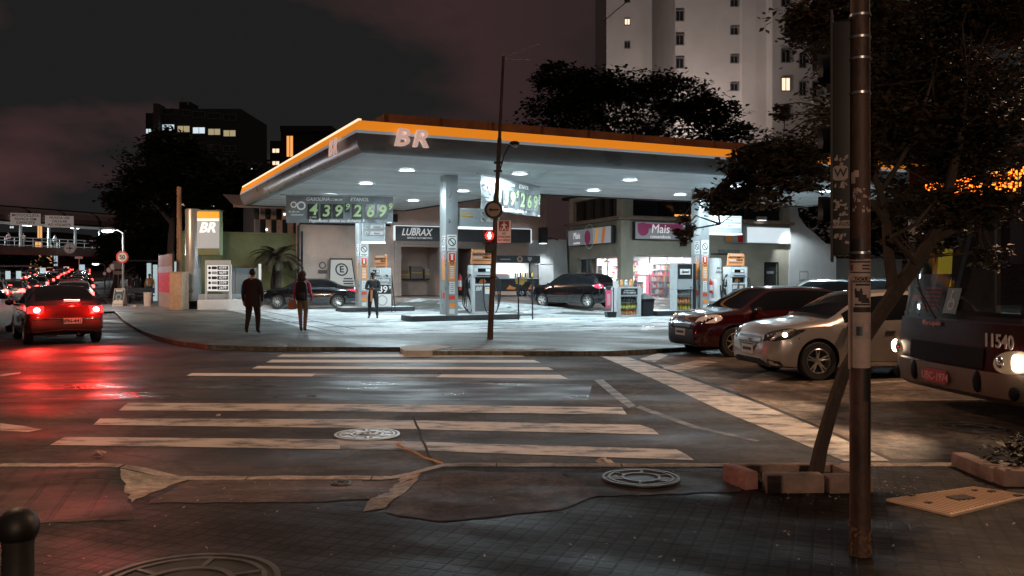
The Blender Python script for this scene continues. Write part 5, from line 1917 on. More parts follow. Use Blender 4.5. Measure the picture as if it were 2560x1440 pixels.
b.build('plate', [mat('rim_pinkish', (.55, .38, .34), .5, emit=.1), mat('plate_pale', (.65, .56, .5), .5, emit=.15), M_LETK], t)
# lit building beyond the bridge
hb = P(60, 692, 185)
z0 = zg(hb.x, hb.y)
hs = thing('lit_office', 'far building with amber lit columns seen beneath the footbridge', 'building', (hb.x, hb.y, z0))
slab(-60, 150, 185, 14, mat('far_wall', (.05, .035, .03), .8), parent=hs, z0=0, z1=11, name='wall')
for px, w, py, h, m_ in ((59, 14, 625, 14, M_LITW), (73, 8, 625, 14, M_LITW), (96, 16, 640, 70, M_LITA), (76, 6, 650, 40, M_LITA), (124, 14, 635, 45, M_LITA), (140, 10, 635, 60, emis('window_blue', (.7, .9, 1), .5)), (22, 14, 632, 6, LITB), (50, 10, 645, 7, LITB), (66, 6, 645, 5, LITB), (100, 12, 580, 30, M_LITA), (30, 10, 568, 5, LITB)):
    window(px, py, 185, w, h, m_, hs)
# bus stop at far left
c = P(10, 712, 62)
t = thing('bus_shelter', 'bright white bus shelter at the far left edge', 'shelter', (c.x, c.y, .02))
b = MB(); b.box(0, 0, 2.3, 4.0, 1.6, .12); b.build('roof', M_GREYP, t)
b = MB()
for k in range(5):
    b.box(-1.8 + k * .75, -.3, 0, .3, .1, 2.0)
b.build('panel', emis('shelter_glow', (.75, .95, 1), .6), t)
# ------------------------------------------------------------------ street lamps and signs along the avenue
def street_lamp(label, base, h, arm, light=True, rz=0., col=(.82, .95, 1), emit=12, power=0, rad=.07, tgt=None):
    t = thing('street_lamp', label, 'street lamp', base, rz)
    b = MB(); b.tube([(0, 0, 0), (0, 0, h * .6), (0, 0, h), ], [rad, rad * .85, rad * .7], 8); b.tube([(0, 0, h - .05), (arm * .5, 0, h + .12), (arm, 0, h + .12)], rad * .6, 6)
    b.build('pole', mat('lamp_pole', (.32, .32, .31), .5, .3), t)
    b = MB(); s = 1 if arm > 0 else -1
    b.sph((arm + s * .25, 0, h + .16), .38, 10, (1, .45, .32)); b.build('lamp_head', M_GREYP, t)
    b = MB(); b.sph((arm + s * .28, 0, h + .07), .33, 10, (1, .42, .28)); b.build('lamp_lens', emis('lamp_lens_%s' % label[:6], col, emit) if light else M_GLASS, t)
    return t


c = G(308, 764, .09)
street_lamp('white lit street lamp on the pole of the 50 speed sign', (c.x, c.y, .09), zy(585, c.y), -.55, emit=10)
lamp('POINT', (c.x - .8, c.y - .1, zy(598, c.y) - .25), 420, (.82, .95, 1), .12)
t = thing('speed_sign', 'round red rimmed 50 speed limit sign on the lamp pole', 'sign', (c.x, c.y - .12, zy(643, c.y)))
b = MB(); b.disc((0, 0, 0), .33, 28, 0, .25, .02); b.disc((0, .004, 0), .27, 28, 1, 0, .014); b.text('50', .30, (0, -.008, .0), 2, bold=.02); b.box(0, -.006, -.13, .12, .003, .015, 2)
b.build('plate', [mat('sign_red', (.65, .08, .05), .4, emit=.12), mat('sign_white', (.75, .66, .6), .4, emit=.15), M_LETK], t)
c = P(262, 720, 84)
street_lamp('white lit street lamp further down the avenue behind the 50 sign', (c.x, c.y, zg(c.x, c.y)), zy(662, 84) - zg(c.x, c.y), -.6, emit=10)
for px, py, d, r_, lb, tx in ((283, 667, 62, .26, 'pink round traffic sign left of the 50 sign', ''), (273, 675, 66, .22, 'small round white traffic sign left of the pink one', '3'), (262, 684, 74, .16, 'smallest round white sign low on a far pole', '')):
    c = P(px, py, d)
    t = thing('traffic_sign', lb, 'sign', (c.x, c.y, 0))
    b = MB(); b.tube([(0, 0, .05), (0, 0, c.z + .4)], .035, 6); b.build('pole', M_GREYP, t)
    b = MB(); b.disc((0, -.06, c.z), r_, 20, 0, r_ * .78, .02); b.disc((0, -.055, c.z), r_ * .8, 20, 1, 0, .014); b.build('plate', [MATS['sign_red'], MATS['sign_white']], t)
c = P(296, 668, 56)
b = MB(); b.tube([(0, 0, .05), (0, 0, zy(640, 56))], .05, 6); b.box(0, -.06, zy(672, 56), .5, .03, .5, 1); b.box(.0, -.06, zy(686, 56), .6, .03, .22, 1)
tag(b.build('sign_post', [mat('post_brown', (.2, .14, .11), .7), mat('plate_back', (.3, .22, .18), .6)], None, (c.x, c.y, 0)), 'brown post with sign backs just left of the 50 sign', 'post')
c = P(197, 641, 150)
t = thing('direction_board', 'small pinkish board hanging above the distant traffic', 'sign', (c.x, c.y, c.z))
b = MB(); b.box(0, 0, -.4, 1.3, .1, .85); b.box(0, -.06, .2, 1.0, .02, .18, 1); b.tube([(0, .1, -.4), (0, .1, -4)], .06, 6); b.build('board', [mat('board_salmon', (.6, .3, .26), .5, emit=.25), M_DARK], t)
for px, py, d, col, lb in ((107, 670, 95, (.75, .95, 1), 'pale cold lit advert board above the left lanes'), (166, 667, 160, (1, .7, .7), 'small pink lit board above the far lanes'), (205, 662, 130, (.55, .7, .8), 'grey blue lit board over the far right lane')):
    c = P(px, py, d)
    zz = zg(c.x, c.y)
    t = thing('advert_board', lb, 'sign board', (c.x, c.y, zz), 0, 'lit boards over the avenue')
    b = MB(); b.box(0, 0, c.z - zz - .8 * d / 130, 13 * d / F, .1, 14 * d / F); b.build('face', emis('advert_%d' % px, col, .6), t)
    b = MB(); b.tube([(0, .1, 0), (0, .1, c.z - zz)], .07, 6); b.build('post', M_DARK, t)
c = G(310, 764, .09)
t = thing('pavement_board', 'teal folding pavement board at the foot of the 50 sign pole', 'sign board', (c.x + .05, c.y - .6, .09))
b = MB()
for s in (-1, 1):
    b.add([(-.28, s * .3, 0), (.28, s * .3, 0), (.28, 0, .92), (-.28, 0, .92), (-.28, s * .28, 0), (.28, s * .28, 0), (.28, s * -.02, .92), (-.28, s * -.02, .92)], [(0, 1, 2, 3), (7, 6, 5, 4), (0, 4, 5, 1), (1, 5, 6, 2), (2, 6, 7, 3), (3, 7, 4, 0)])
b.build('frame', M_WHITE, t)
b = MB()
b.M = Matrix.Translation((0, -.31, 0)) @ Matrix.Rotation(-math.atan2(.3, .92), 4, 'X')
b.box(0, -.004, .1, .5, .006, .8, 0); b.box(0, -.01, .8, .36, .004, .07, 1); b.disc((0, -.012, .5), .15, 16, 2, .11, .004); b.prism([(-.24, .12), (.24, .12), (.24, .3), (.1, .36), (0, .3), (-.12, .36), (-.24, .28)], -.012, -.007, m=1)
b.build('print', [mat('board_teal', (.05, .13, .16), .5), M_LETW, mat('ring_pale', (.5, .5, .45), .5)], t)
# bench, little bin by the left pavement
c = P(350, 748, 50)
b = MB(); b.box(0, 0, .42, 1.5, .4, .06); b.box(0, .2, .6, 1.5, .05, .3); b.box(-.6, 0, 0, .06, .36, .42); b.box(.6, 0, 0, .06, .36, .42)
tag(b.build('bench', M_DARK, None, (c.x, c.y, .09)), 'dark bench near the seated people left of the hoarding', 'bench')
c = G(369, 766, .09)
b = MB(); b.lathe([(.17, 0), (.2, .7), (.22, .72), (0, .74)], 12)
tag(b.build('litter_pot', M_WHITE, None, (c.x, c.y, .09)), 'small white pot bin at the pavement edge left of the hoarding', 'bin')
for px, d, hh, lb in ((300, 62, 2.6, 'dark trunk like kiosk post left of the 50 sign pole'),):
    c = P(px - 18, 740, d)
    b = MB(); b.tube([(0, 0, 0), (.3, 0, 1.4), (.55, 0, 3.4)], [.35, .22, .18], 8)
    tag(b.build('tree_stump', M_BARK, None, (c.x, c.y, 0)), 'leaning dark street tree trunk left of the 50 sign pole', 'trunk')
c = P(400, 700, 56)
t = thing('market_stall', 'pale lit stall front behind the seated people', 'stall', (c.x, c.y, .09))
b = MB(); b.box(-.7, 0, 0, .2, .2, 2.4); b.box(-.3, 0, 0, .25, .1, 2.3); b.box(.8, 0, 1.6, 1.6, .1, .9); b.build('panel', emis('stall_glow', (.7, .88, .92), .45), t)
b = MB(); b.box(0, .1, 2.5, 4, 1, .1); b.box(.6, .15, 0, 3, .1, 1.6); b.build('frame', M_DARK, t)

# ------------------------------------------------------------------ pedestrian signal pole on the far kerb
c = G(1225, 848, .09)
top = Vector((.33, 0, 6.95))
AX = lambda z: (top.x * z / top.z, 0, z)
t = thing('signal_pole', 'slim leaning rusty pole standing on the far pavement before the pumps', 'pole', c, 0)
b = MB(); b.tube([AX(0), AX(1.0), AX(3.2), AX(3.25), AX(4.9), AX(4.95), AX(6.95)], [.075, .068, .062, .055, .052, .04, .032], 10); b.build('shaft', mat('pole_rusty', (.085, .055, .04), .55, .2, noise=.5, ns=3), t)
b = MB(); b.lathe([(0, 0), (.05, 0), (.05, .08), (.0, .12)], 10, AX(6.93)); b.tube([AX(6.9), (top.x + .5, 0, 7.1), (top.x + .9, 0, 7.25)], .008, 4); b.tube([AX(6.88), (top.x + .7, 0, 6.85)], .008, 4); b.build('cap', M_GREYP, t)
b = MB(); b.tube([AX(3.9), (.34, -.02, 4.5), (.46, -.05, 4.72), (.56, -.08, 4.8)], .016, 6); b.sph((.60, -.12, 4.78), .13, 12, (1, .9, .5)); b.build('lamp_arm', M_BLACK, t)
b = MB(); b.sph((.62, -.16, 4.72), .08, 10, (1, .9, .45)); b.build('lamp_lens', M_GREYP, t)
b = MB(); b.box(AX(1.55)[0], -.02, 1.5, .16, .14, .03); b.box(AX(4.35)[0], 0, 4.3, .22, .14, .05); b.box(AX(4.15)[0], 0, 4.1, .2, .14, .04); b.build('clamp', M_DARK, t)
z = zy(525, c.y) - .09
t2 = thing('arrow_sign', 'round black rimmed sign with left arrow on the leaning pole', 'sign', c + Vector((AX(z)[0] - .06, -.09, z)))
b = MB(); b.disc((0, 0, 0), .225, 32, 0, .165, .02); b.disc((0, .004, 0), .18, 32, 1, 0, .014); b.prism([(-.125, 0), (-.055, .055), (-.055, .02), (.12, .02), (.12, -.02), (-.055, -.02), (-.055, -.055)], -.006, .003, m=0); b.build('plate', [M_LETK, mat('arrow_face', (.32, .24, .21), .5, noise=.08, ns=9)], t2)
z = zy(579, c.y) - .09
t2 = thing('crossing_sign', 'red and white walking figure sign with rule text right of the leaning pole', 'sign', c + Vector((AX(z)[0] + .22, -.06, z)))
b = MB(); b.box(0, 0, -.29, .355, .012, .57, 1); b.box(0, -.004, -.28, .335, .012, .55, 0); b.box(0, -.012, .01, .25, .006, .245, 2)
b.disc((0, -.022, .215), .018, 12, 0, 0, .003)
b.prism([(-.02, .19), (.02, .19), (.08, .15), (.075, .135), (.025, .155), (.03, .1), (.045, .02), (.022, .02), (.0, .09), (-.03, .02), (-.05, .02), (-.025, .11), (-.03, .155), (-.075, .13), (-.08, .145)], -.022, -.014, m=0)
for k in range(6):
    x = -.105 + k * .042
    if abs(x) > .03:
        b.prism([(x, .02), (x + .018, .02), (x + .022, .1), (x + .008, .1)], -.02, -.014, m=0)
b.text('SÓ', .075, (0, -.014, -.055), 1, bold=.012); b.text('ATRAVESSE', .062, (0, -.014, -.135), 1, bold=.012); b.text('NO VERDE', .062, (0, -.014, -.215), 1, bold=.012)
b.build('plate', [mat('crossing_white', (.72, .68, .66), .5, emit=.06), M_LETK, mat('crossing_red', (.32, .02, .03), .5, emit=.03)], t2)
z = zy(590, c.y) - .09
t2 = thing('pedestrian_signal', 'pedestrian signal showing a glowing red standing figure', 'traffic light', c + Vector((AX(z)[0] - .13, -.1, z)))
b = MB(); b.box(0, .05, -.13, .23, .2, .27); b.box(-.0, .05, -.42, .22, .2, .27); b.box(.12, .1, -.3, .08, .08, .06); b.build('housing', M_BLACK, t2, bevel=.02)
b = MB()
for z0 in (.125, -.165):
    b.add([(-.125, -.06, z0), (.125, -.06, z0), (.15, -.24, z0 + .0), (-.15, -.24, z0), (-.115, -.06, z0 - .16), (.115, -.06, z0 - .16)], [(0, 1, 2, 3), (0, 3, 4), (1, 5, 2)])
b.build('visor', M_BLACK, t2)
b = MB(); b.disc((0, -.062, 0), .105, 24, 0, 0, .01); b.build('red_lens', emis('red_lens', (1, .02, .015), 5.0), t2)
b = MB(); b.disc((0, -.075, .062), .02, 12, 0, 0, .004); b.prism([(-.03, .035), (.03, .035), (.055, -.01), (.04, -.02), (.025, .005), (.025, -.075), (.004, -.075), (.0, -.03), (-.004, -.075), (-.025, -.075), (-.025, .005), (-.04, -.02), (-.055, -.01)], -.078, -.073); b.build('figure', emis('figure_white', (1, .8, .72), 9), t2)
b = MB(); b.disc((0, -.06, -.29), .1, 20, 0, 0, .01); b.build('green_lens', mat('dead_lens', (.02, .03, .025), .15), t2)
lamp('POINT', c + Vector((AX(z)[0] - .13, -.32, z)), 3, (1, .03, .02), .06)
# ------------------------------------------------------------------ cars
HATCH = [(0.000, .40, .60, .66, .71, .50), (0.012, .31, .74, .80, .86, .62), (0.035, .25, .80, .90, .97, .66), (0.07, .22, .83, .945, 1.06, .665), (0.155, .20, .85, .955, 1.40, .59),
         (0.25, .19, .85, .955, 1.465, .58), (0.42, .18, .85, .945, 1.48, .58), (0.55, .18, .85, .93, 1.455, .575), (0.65, .18, .85, .92, 1.27, .63), (0.76, .18, .85, .91, 1.0, .70),
         (0.85, .19, .845, .885, .95, .69), (0.915, .20, .83, .84, .90, .66), (0.955, .21, .79, .78, .835, .62), (0.98, .23, .72, .70, .755, .54), (0.993, .28, .63, .60, .66, .46), (1.0, .34, .54, .50, .55, .40)]
SEDAN = [(0.000, .40, .60, .66, .72, .50), (0.010, .31, .76, .86, .93, .62), (0.028, .26, .82, .94, 1.02, .66), (0.09, .22, .86, .965, 1.06, .69), (0.155, .20, .87, .965, 1.09, .68), (0.30, .18, .88, .955, 1.38, .60),
         (0.40, .18, .88, .95, 1.45, .585), (0.52, .18, .88, .94, 1.455, .58), (0.60, .18, .88, .93, 1.40, .585), (0.68, .18, .88, .92, 1.2, .64), (0.755, .18, .88, .915, 1.0, .70),
         (0.85, .19, .875, .885, .95, .69), (0.92, .20, .85, .83, .89, .66), (0.96, .21, .80, .77, .82, .62), (0.982, .23, .73, .69, .745, .54), (0.994, .28, .64, .60, .66, .46), (1.0, .34, .54, .50, .55, .40)]
FAST = [(0.000, .40, .60, .66, .70, .50), (0.012, .33, .74, .82, .88, .60), (0.03, .27, .79, .90, .955, .64), (0.06, .24, .82, .93, 1.0, .66), (0.10, .22, .83, .94, 1.06, .66), (0.25, .20, .84, .95, 1.36, .585),
        (0.36, .19, .84, .945, 1.42, .575), (0.46, .18, .84, .935, 1.425, .575), (0.55, .18, .84, .925, 1.40, .575), (0.65, .18, .84, .915, 1.2, .63), (0.74, .18, .84, .905, .97, .69),
        (0.85, .19, .835, .875, .93, .68), (0.92, .20, .82, .82, .88, .65), (0.955, .21, .78, .76, .81, .61), (0.98, .23, .72, .68, .74, .54), (0.993, .28, .63, .6, .65, .46), (1.0, .34, .54, .5, .54, .4)]
CARDEF = {'hatch': (HATCH, dict(rw=(.07, .155), ws=(.555, .755), sg=(.13, .70), roof=(.155, .555))),
          'sedan': (SEDAN, dict(rw=(.16, .30), ws=(.60, .75), sg=(.22, .71), roof=(.30, .60))),
          'fast': (FAST, dict(rw=(.10, .25), ws=(.55, .735), sg=(.17, .69), roof=(.25, .55)))}
M_UNDER = mat('car_underside', (.012, .012, .012), .8)
M_CARGLASS = mat('car_glass', (.004, .004, .005), .04, spec=.45)
M_CHROME = mat('chrome', (.75, .75, .75), .12, 1.)
M_RIM = mat('alloy', (.6, .58, .56), .28, .85)
M_PLATE = mat('number_plate', (.55, .53, .5), .4)
M_HEAD = mat('headlight_clear', (.35, .36, .36), .08, .35, coat=1., noise=.7, ns=22)
M_HEADD = mat('headlight_smoked', (.03, .03, .032), .08, coat=1., noise=.8, ns=22)
M_TAIL = mat('tail_light_off', (.42, .02, .03), .12, coat=1., emit=.10, ecol=(1, .03, .05), noise=.4, ns=20)
M_TAILON = emis('tail_light_on', (1, .06, .05), 12)
M_BULB = emis('headlight_on', (1, .80, .58), 9)
M_SEAM = mat('panel_gap', (.008, .008, .008), .8)


def hermite(tab, x):
    n = len(tab)
    for i in range(n - 1):
        if x <= tab[i + 1][0] or i == n - 2:
            break
    x0, x1 = tab[i][0], tab[i + 1][0]
    h = x1 - x0
    t = max(0., min(1., (x - x0) / h))
    out = []
    for c in range(1, len(tab[0])):
        y0, y1 = tab[i][c], tab[i + 1][c]
        s = (y1 - y0) / h
        sl = (y0 - tab[i - 1][c]) / (x0 - tab[i - 1][0]) if i else s
        sr = (tab[i + 2][c] - y1) / (tab[i + 2][0] - x1) if i < n - 2 else s
        m0 = 0 if sl * s <= 0 else 2 * sl * s / (sl + s)
        m1 = 0 if sr * s <= 0 else 2 * sr * s / (sr + s)
        t2, t3 = t * t, t * t * t
        out.append((2 * t3 - 3 * t2 + 1) * y0 + (t3 - 2 * t2 + t) * h * m0 + (-2 * t3 + 3 * t2) * y1 + (t3 - t2) * h * m1)
    return out


class Car:
    def __init__(self, label, kind, loc, rz, paint, L=4.0, W=1.70, H=1.48, group=None, wheel=.30, wb=(.205, .80), spokes=5, res=46, name='car', rim=None, glass=None):
        self.t = thing(name, label, 'car', loc, rz, group)
        tab, cd = CARDEF[kind]
        self.L, self.kw, self.kh = L, W / 1.70, H / 1.48
        self.cd, self.tab = cd, tab
        xs = sorted({i / res for i in range(res + 1)} | {s[0] for s in tab} | {v for k in cd.values() for v in k} | {.004, .02, .988, .997})
        n = 24
        vs, fs, ms = [], [], []
        for x in xs:
            vs += self.ring(x)
        for i in range(len(xs) - 1):
            f = (xs[i] + xs[i + 1]) / 2
            zb, w, belt, top, wt = hermite(tab, f)
            for k in range(n):
                k2 = (k + 1) % n
                fs.append((i * n + k, i * n + k2, (i + 1) * n + k2, (i + 1) * n + k))
                r = k if k < 12 else 23 - k
                m = 0
                if r <= 0:
                    m = 1
                elif r in (7, 8) and cd['sg'][0] < f < cd['sg'][1] and top - belt > .10:
                    m = 4 if k < 12 else 5
                elif r in (10, 11) and cd['ws'][0] < f < cd['ws'][1]:
                    m = 2
                elif r in (10, 11) and cd['rw'][0] < f < cd['rw'][1]:
                    m = 3
                ms.append(m)
        fs.append(tuple(range(n))); ms.append(0)
        fs.append(tuple(range((len(xs) - 1) * n, len(xs) * n))); ms.append(0)
        me = bpy.data.meshes.new('loft')
        me.from_pydata(vs, [], fs)
        for k in range(7):
            me.materials.append(None)
        for p, m in zip(me.polygons, ms):
            p.material_index = m
        bm = bmesh.new(); bm.from_mesh(me)
        bmesh.ops.recalc_face_normals(bm, faces=bm.faces)
        bm.to_mesh(me)
        self.bvh = BVHTree.FromBMesh(bm)
        bm.free()
        ob = bpy.data.objects.new('loft', me); COL.objects.link(ob)
        # wheel arches
        self.wheels = []
        cut = MB()
        R_ = wheel + .045
        for f in wb:
            x = (f - .5) * L
            w = hermite(tab, f)[1] * self.kw
            for s in (1, -1):
                cut.lathe([(0, w - .30), (R_, w - .30), (R_, w + .3), (0, w + .3)] if s > 0 else [(0, -w - .3), (R_, -w - .3), (R_, -w + .30), (0, -w + .30)], 36, (x, 0, wheel + .01), 'y')
                self.wheels.append((x, s * (w - .105), s))
        co_ = cut.build('cutter', M_UNDER, smooth=0)
        md = ob.modifiers.new('b', 'BOOLEAN'); md.operation = 'DIFFERENCE'; md.object = co_; md.solver = 'EXACT'
        dg = bpy.context.evaluated_depsgraph_get()
        me2 = bpy.data.meshes.new_from_object(ob.evaluated_get(dg))
        bpy.data.objects.remove(co_); bpy.data.objects.remove(ob)
        names = {0: ('body', paint), 1: ('underside', M_UNDER), 2: ('windscreen', glass or M_CARGLASS), 3: ('rear_window', glass or M_CARGLASS), 4: ('side_window', glass or M_CARGLASS), 5: ('side_window', glass or M_CARGLASS)}
        buckets = {k: [] for k in names}
        for p in me2.polygons:
            m = p.material_index
            cs = [me2.vertices[i].co for i in p.vertices]
            for (x, y, s) in self.wheels:
                if all((c.x - x) ** 2 + (c.z - wheel - .01) ** 2 < (R_ + .004) ** 2 and c.y * s > 0 for c in cs):
                    m = 1
            buckets.get(m, buckets[0]).append(p)
        self.parts = {}
        for k, ps in buckets.items():
            if not ps:
                continue
            mp_, b = {}, MB()
            for p in ps:
                ids = []
                for i in p.vertices:
                    if i not in mp_:
                        mp_[i] = len(b.v); b.v.append(me2.vertices[i].co.copy())
                    ids.append(mp_[i])
                b.f.append(ids); b.m.append(0)
            m3 = bpy.data.meshes.new(names[k][0])
            m3.from_pydata([tuple(v) for v in b.v], [], b.f)
            m3.materials.append(names[k][1])
            m3.shade_smooth(); m3.set_sharp_from_angle(angle=math.radians(28))
            o = bpy.data.objects.new(names[k][0], m3); COL.objects.link(o); o.parent = self.t
            self.parts[k] = o
        bpy.data.meshes.remove(me); bpy.data.meshes.remove(me2)
        for (x, y, s) in self.wheels:
            w = MB()
            R = wheel
            w.lathe([(R * .62, -.09), (R * .93, -.095), (R, -.07), (R, .07), (R * .93, .095), (R * .62, .09)], 32, axis='y')
            wo = w.build('wheel', M_RUBBER, self.t, (x, y, R))
            w = MB()
            o = s * .05
            rr = R * .64
            w.lathe([(rr * .97, o + s * .045), (rr, o + s * .04), (rr, o - s * .10), (rr * .93, o - s * .10), (rr * .93, o + s * .03), (rr * .97, o + s * .045)], 32, axis='y')
            w.lathe([(0, o + s * .01), (.05, o + s * .01), (.06, o - s * .03), (0, o - s * .03)], 14, axis='y')
            for k in range(spokes):
                for da in ((-.16, .16) if spokes <= 6 else (0,)):
                    a = 2 * PI * k / spokes + .3
                    p0 = Vector((math.cos(a + da * .5) * .03, o, math.sin(a + da * .5) * .03))
                    p1 = Vector((math.cos(a + da) * rr * .96, o + s * .02, math.sin(a + da) * rr * .96))
                    w.tube([p0, p1], [.018, .014], 5)
            w.lathe([(0, o - s * .09), (rr * .93, o - s * .09), (rr * .93, o - s * .1), (0, o - s * .1)], 20, axis='y', m=1)
            w.build('rim', [rim or M_RIM, M_UNDER], wo)

    def ring(self, x):
        zb, w, belt, top, wt = hermite(self.tab, x)
        k = max(.14, min(1., (top - belt) / .36))
        h = [(0, zb), (.80 * w, zb), (.94 * w, zb + .035), (.985 * w, zb + .14), (w, lerp(zb, belt, .5)), (.992 * w, lerp(zb, belt, .80)), (.965 * w, belt - .01), (.948 * w if k > .3 else .945 * w, belt + .045 * k),
             (lerp(.945 * w, wt + .03, .52) + .012, lerp(belt, top, .52)), (wt + .03, top - .08 * k), (wt * .945, top - .028 * k), (wt * .52, top), (0, top + .012)]
        X = (x - .5) * self.L
        pts = [(X, y * self.kw, z * self.kh) for y, z in h]
        return pts + [(X, -y, z) for (_, y, z) in reversed(pts[1:-1])]

    def sf(self, f, y, z):
        """start point: fraction along the car, y, z"""
        return Vector(((f - .5) * self.L, y * self.kw, z * self.kh))

    def patch(self, name, rows, m, off=.006, nu=10, nv=4, parent=None, label=None, b=None, mi=0):
        own = b is None
        b = b or MB()
        rows = [[self.sf(*p) for p in r] for r in rows]

        def at(r, u):
            t = u * (len(r) - 1)
            i = min(int(t), len(r) - 2)
            return r[i].lerp(r[i + 1], t - i)
        vs = []
        for j in range(nv + 1):
            t = j / nv * (len(rows) - 1)
            jj = min(int(t), len(rows) - 2)
            for i in range(nu + 1):
                u = i / nu
                p = at(rows[jj], u).lerp(at(rows[jj + 1], u), t - jj)
                c, nrm, *_ = self.bvh.find_nearest(p)
                out = Vector((c.x * .12, c.y, c.z - .6))
                if abs(c.x) > self.L * .42:
                    out = Vector((c.x, c.y * .5, c.z - .6))
                if nrm.dot(out) < 0:
                    nrm = -nrm
                vs.append(c + nrm * off)
        b.add(vs, [(j * (nu + 1) + i, j * (nu + 1) + i + 1, (j + 1) * (nu + 1) + i + 1, (j + 1) * (nu + 1) + i) for j in range(nv) for i in range(nu)], mi)
        if own:
            return b.build(name, m, parent or self.t, smooth=50, label=label)

    def strip(self, b, pts, wd=.006, off=.003, axis=0):
        q = []
        for p in pts:
            q.append(p)
        r0, r1 = [], []
        for (f, y, z) in q:
            if axis == 0:
                r0.append((f - wd / self.L, y, z)); r1.append((f + wd / self.L, y, z))
            else:
                r0.append((f, y, z - wd)); r1.append((f, y, z + wd))
        self.patch('', [r0, r1], None, off, max(6, len(pts) * 4), 1, b=b)

    def seams(self, sides=(1, -1), doors=(.25, .46, .69)):
        b = MB()
        for s in sides:
            for f in doors:
                self.strip(b, [(f, s * .9, .26), (f, s * .9, .5), (f, s * .9, .9)])
            self.strip(b, [(.22, s * .9, .27), (.45, s * .9, .26), (.69, s * .9, .27)], .005, axis=1)
            self.strip(b, [(.76, s * .72, 1.0), (.88, s * .68, .95), (.955, s * .6, .86)], .006, axis=1)
        b.build('panel_gaps', M_SEAM, self.t, smooth=0)
        for s in sides:
            for f in (.30, .51):
                b = MB(); p = self.sf(f, s * .855, .80); b.box(p.x, p.y, p.z, .17, .03, .028); b.build('door_handle', self.parts[0].data.materials[0], self.t, bevel=.006)

    def mirrors(self, sides=(1, -1), f=.685, y=.96, z=.98, m=None):
        for s in sides:
            b = MB(); p = self.sf(f, s * y, z)
            b.sph(p, .11, 10, (.62, 1., .72)); b.tube([(p.x - .02, p.y - s * .16, p.z - .07), p], .03, 6)
            b.build('mirror', m or self.parts[0].data.materials[0], self.t)

    def plate(self, front, txt, z=.45, y=0., red=False):
        b = MB()
        f = 1.0 if front else .0
        x = self.L / 2 * (1 if front else -1)
        s = 1 if front else -1
        b.M = Matrix.Translation((x + s * .012, y, z)) @ Matrix.Rotation(PI / 2 * s, 4, 'Z')
        b.box(0, 0, 0, .40, .02, .135, 0)
        if txt:
            b.text(txt, .125, (0, -.012, .062), 1, bold=.01, sx=.95)
        else:
            b.box(0, -.012, .045, .30, .004, .05, 1)
        b.build('number_plate', [M_PLATE, M_LETK], self.t)


HEADING = lambda dx, dy: math.atan2(dy, dx)

# --- silver car nearest, facing left
sil = mat('silver_paint', (.42, .39, .38), .28, .55, coat=1.)
LS = 4.1
hx, hy = -math.cos(math.radians(10)), -math.sin(math.radians(10))
fw = Vector((4.76, 13.80, 0))            # contact point of the near front wheel
cen = fw - Vector((hx, hy, 0)) * (LS * .305) + Vector((hy, -hx, 0)) * .75 * -1
left = Vector((-hy, hx, 0))
cen = fw - left * .745 - Vector((hx, hy, 0)) * (.81 - .5) * LS
c = Car('silver sedan with dark swept headlight waiting in front of the dark red car', 'hatch', cen, HEADING(hx, hy), sil, L=LS, W=1.72, H=1.405, wheel=.305, wb=(.20, .81), spokes=5, res=60)
for s in (1, -1):
    h = c.patch('headlight', [[(.975, s * .46, .735), (.945, s * .66, .80), (.90, s * .79, .835), (.862, s * .84, .85)], [(.985, s * .48, .615), (.962, s * .68, .635), (.92, s * .80, .70), (.862, s * .845, .835)]], M_HEADD, .006, 14, 5)
    b = MB()
    p = c.bvh.find_nearest(c.sf(.938, s * .73, .745))[0]
    b.sph(p, .075, 10, (.5, .9, .5)); b.build('bulb', M_BULB if s > 0 else M_HEAD, h)
    b = MB()
    for (f, y, z, r_) in ((.965, .56, .68, .05), (.955, .62, .66, .045), (.95, .66, .70, .05)):
        p = c.bvh.find_nearest(c.sf(f, s * y, z))[0]; b.sph(p, r_, 8, (.5, .8, .7))
    b.build('reflector', M_CHROME, h)
c.patch('grille', [[(.985, .40, .70), (.99, .0, .72), (.985, -.40, .70)], [(.99, .40, .655), (.995, 0, .665), (.99, -.40, .655)]], M_BLACK, .008, 14, 2)
gl = c.patch('grille', [[(.99, .36, .60), (.995, 0, .60), (.99, -.36, .60)], [(1.0, .22, .465), (1.0, 0, .455), (1.0, -.22, .465)]], M_BLACK, .008, 14, 4)
b = MB()
for z in (.575, .545, .515, .485):
    c.patch('', [[(.995, .32 - (.6 - z), z + .006), (1, 0, z + .006), (.995, -.32 + (.6 - z), z + .006)], [(.995, .32 - (.6 - z), z - .003), (1, 0, z - .003), (.995, -.32 + (.6 - z), z - .003)]], None, .016, 10, 1, b=b)
b.build('slat', M_GREYP, gl)
c.patch('chrome_trim', [[(.985, .42, .655), (.995, 0, .665), (.985, -.42, .655)], [(.985, .40, .605), (.995, 0, .61), (.985, -.40, .605)]], sil, .014, 14, 2)
b = MB(); p = c.bvh.find_nearest(c.sf(.995, 0, .635))[0]; b.box(p.x + .02, 0, p.z - .03, .02, .16, .055); b.build('emblem', M_CHROME, c.t, bevel=.008)
c.patch('bumper_intake', [[(.99, .50, .33), (1.0, 0, .345), (.99, -.50, .33)], [(.98, .62, .235), (.995, 0, .225), (.98, -.62, .235)]], M_BLACK, .008, 16, 3)
for s in (1, -1):
    c.patch('fog_recess', [[(.975, s * .58, .36), (.955, s * .72, .34)], [(.97, s * .56, .24), (.945, s * .76, .24)]], M_BLACK, .007, 6, 3)
    c.patch('tail_light', [[(.012, s * .60, .88), (.05, s * .82, .90)], [(.012, s * .62, .74), (.04, s * .82, .76)]], M_TAIL)
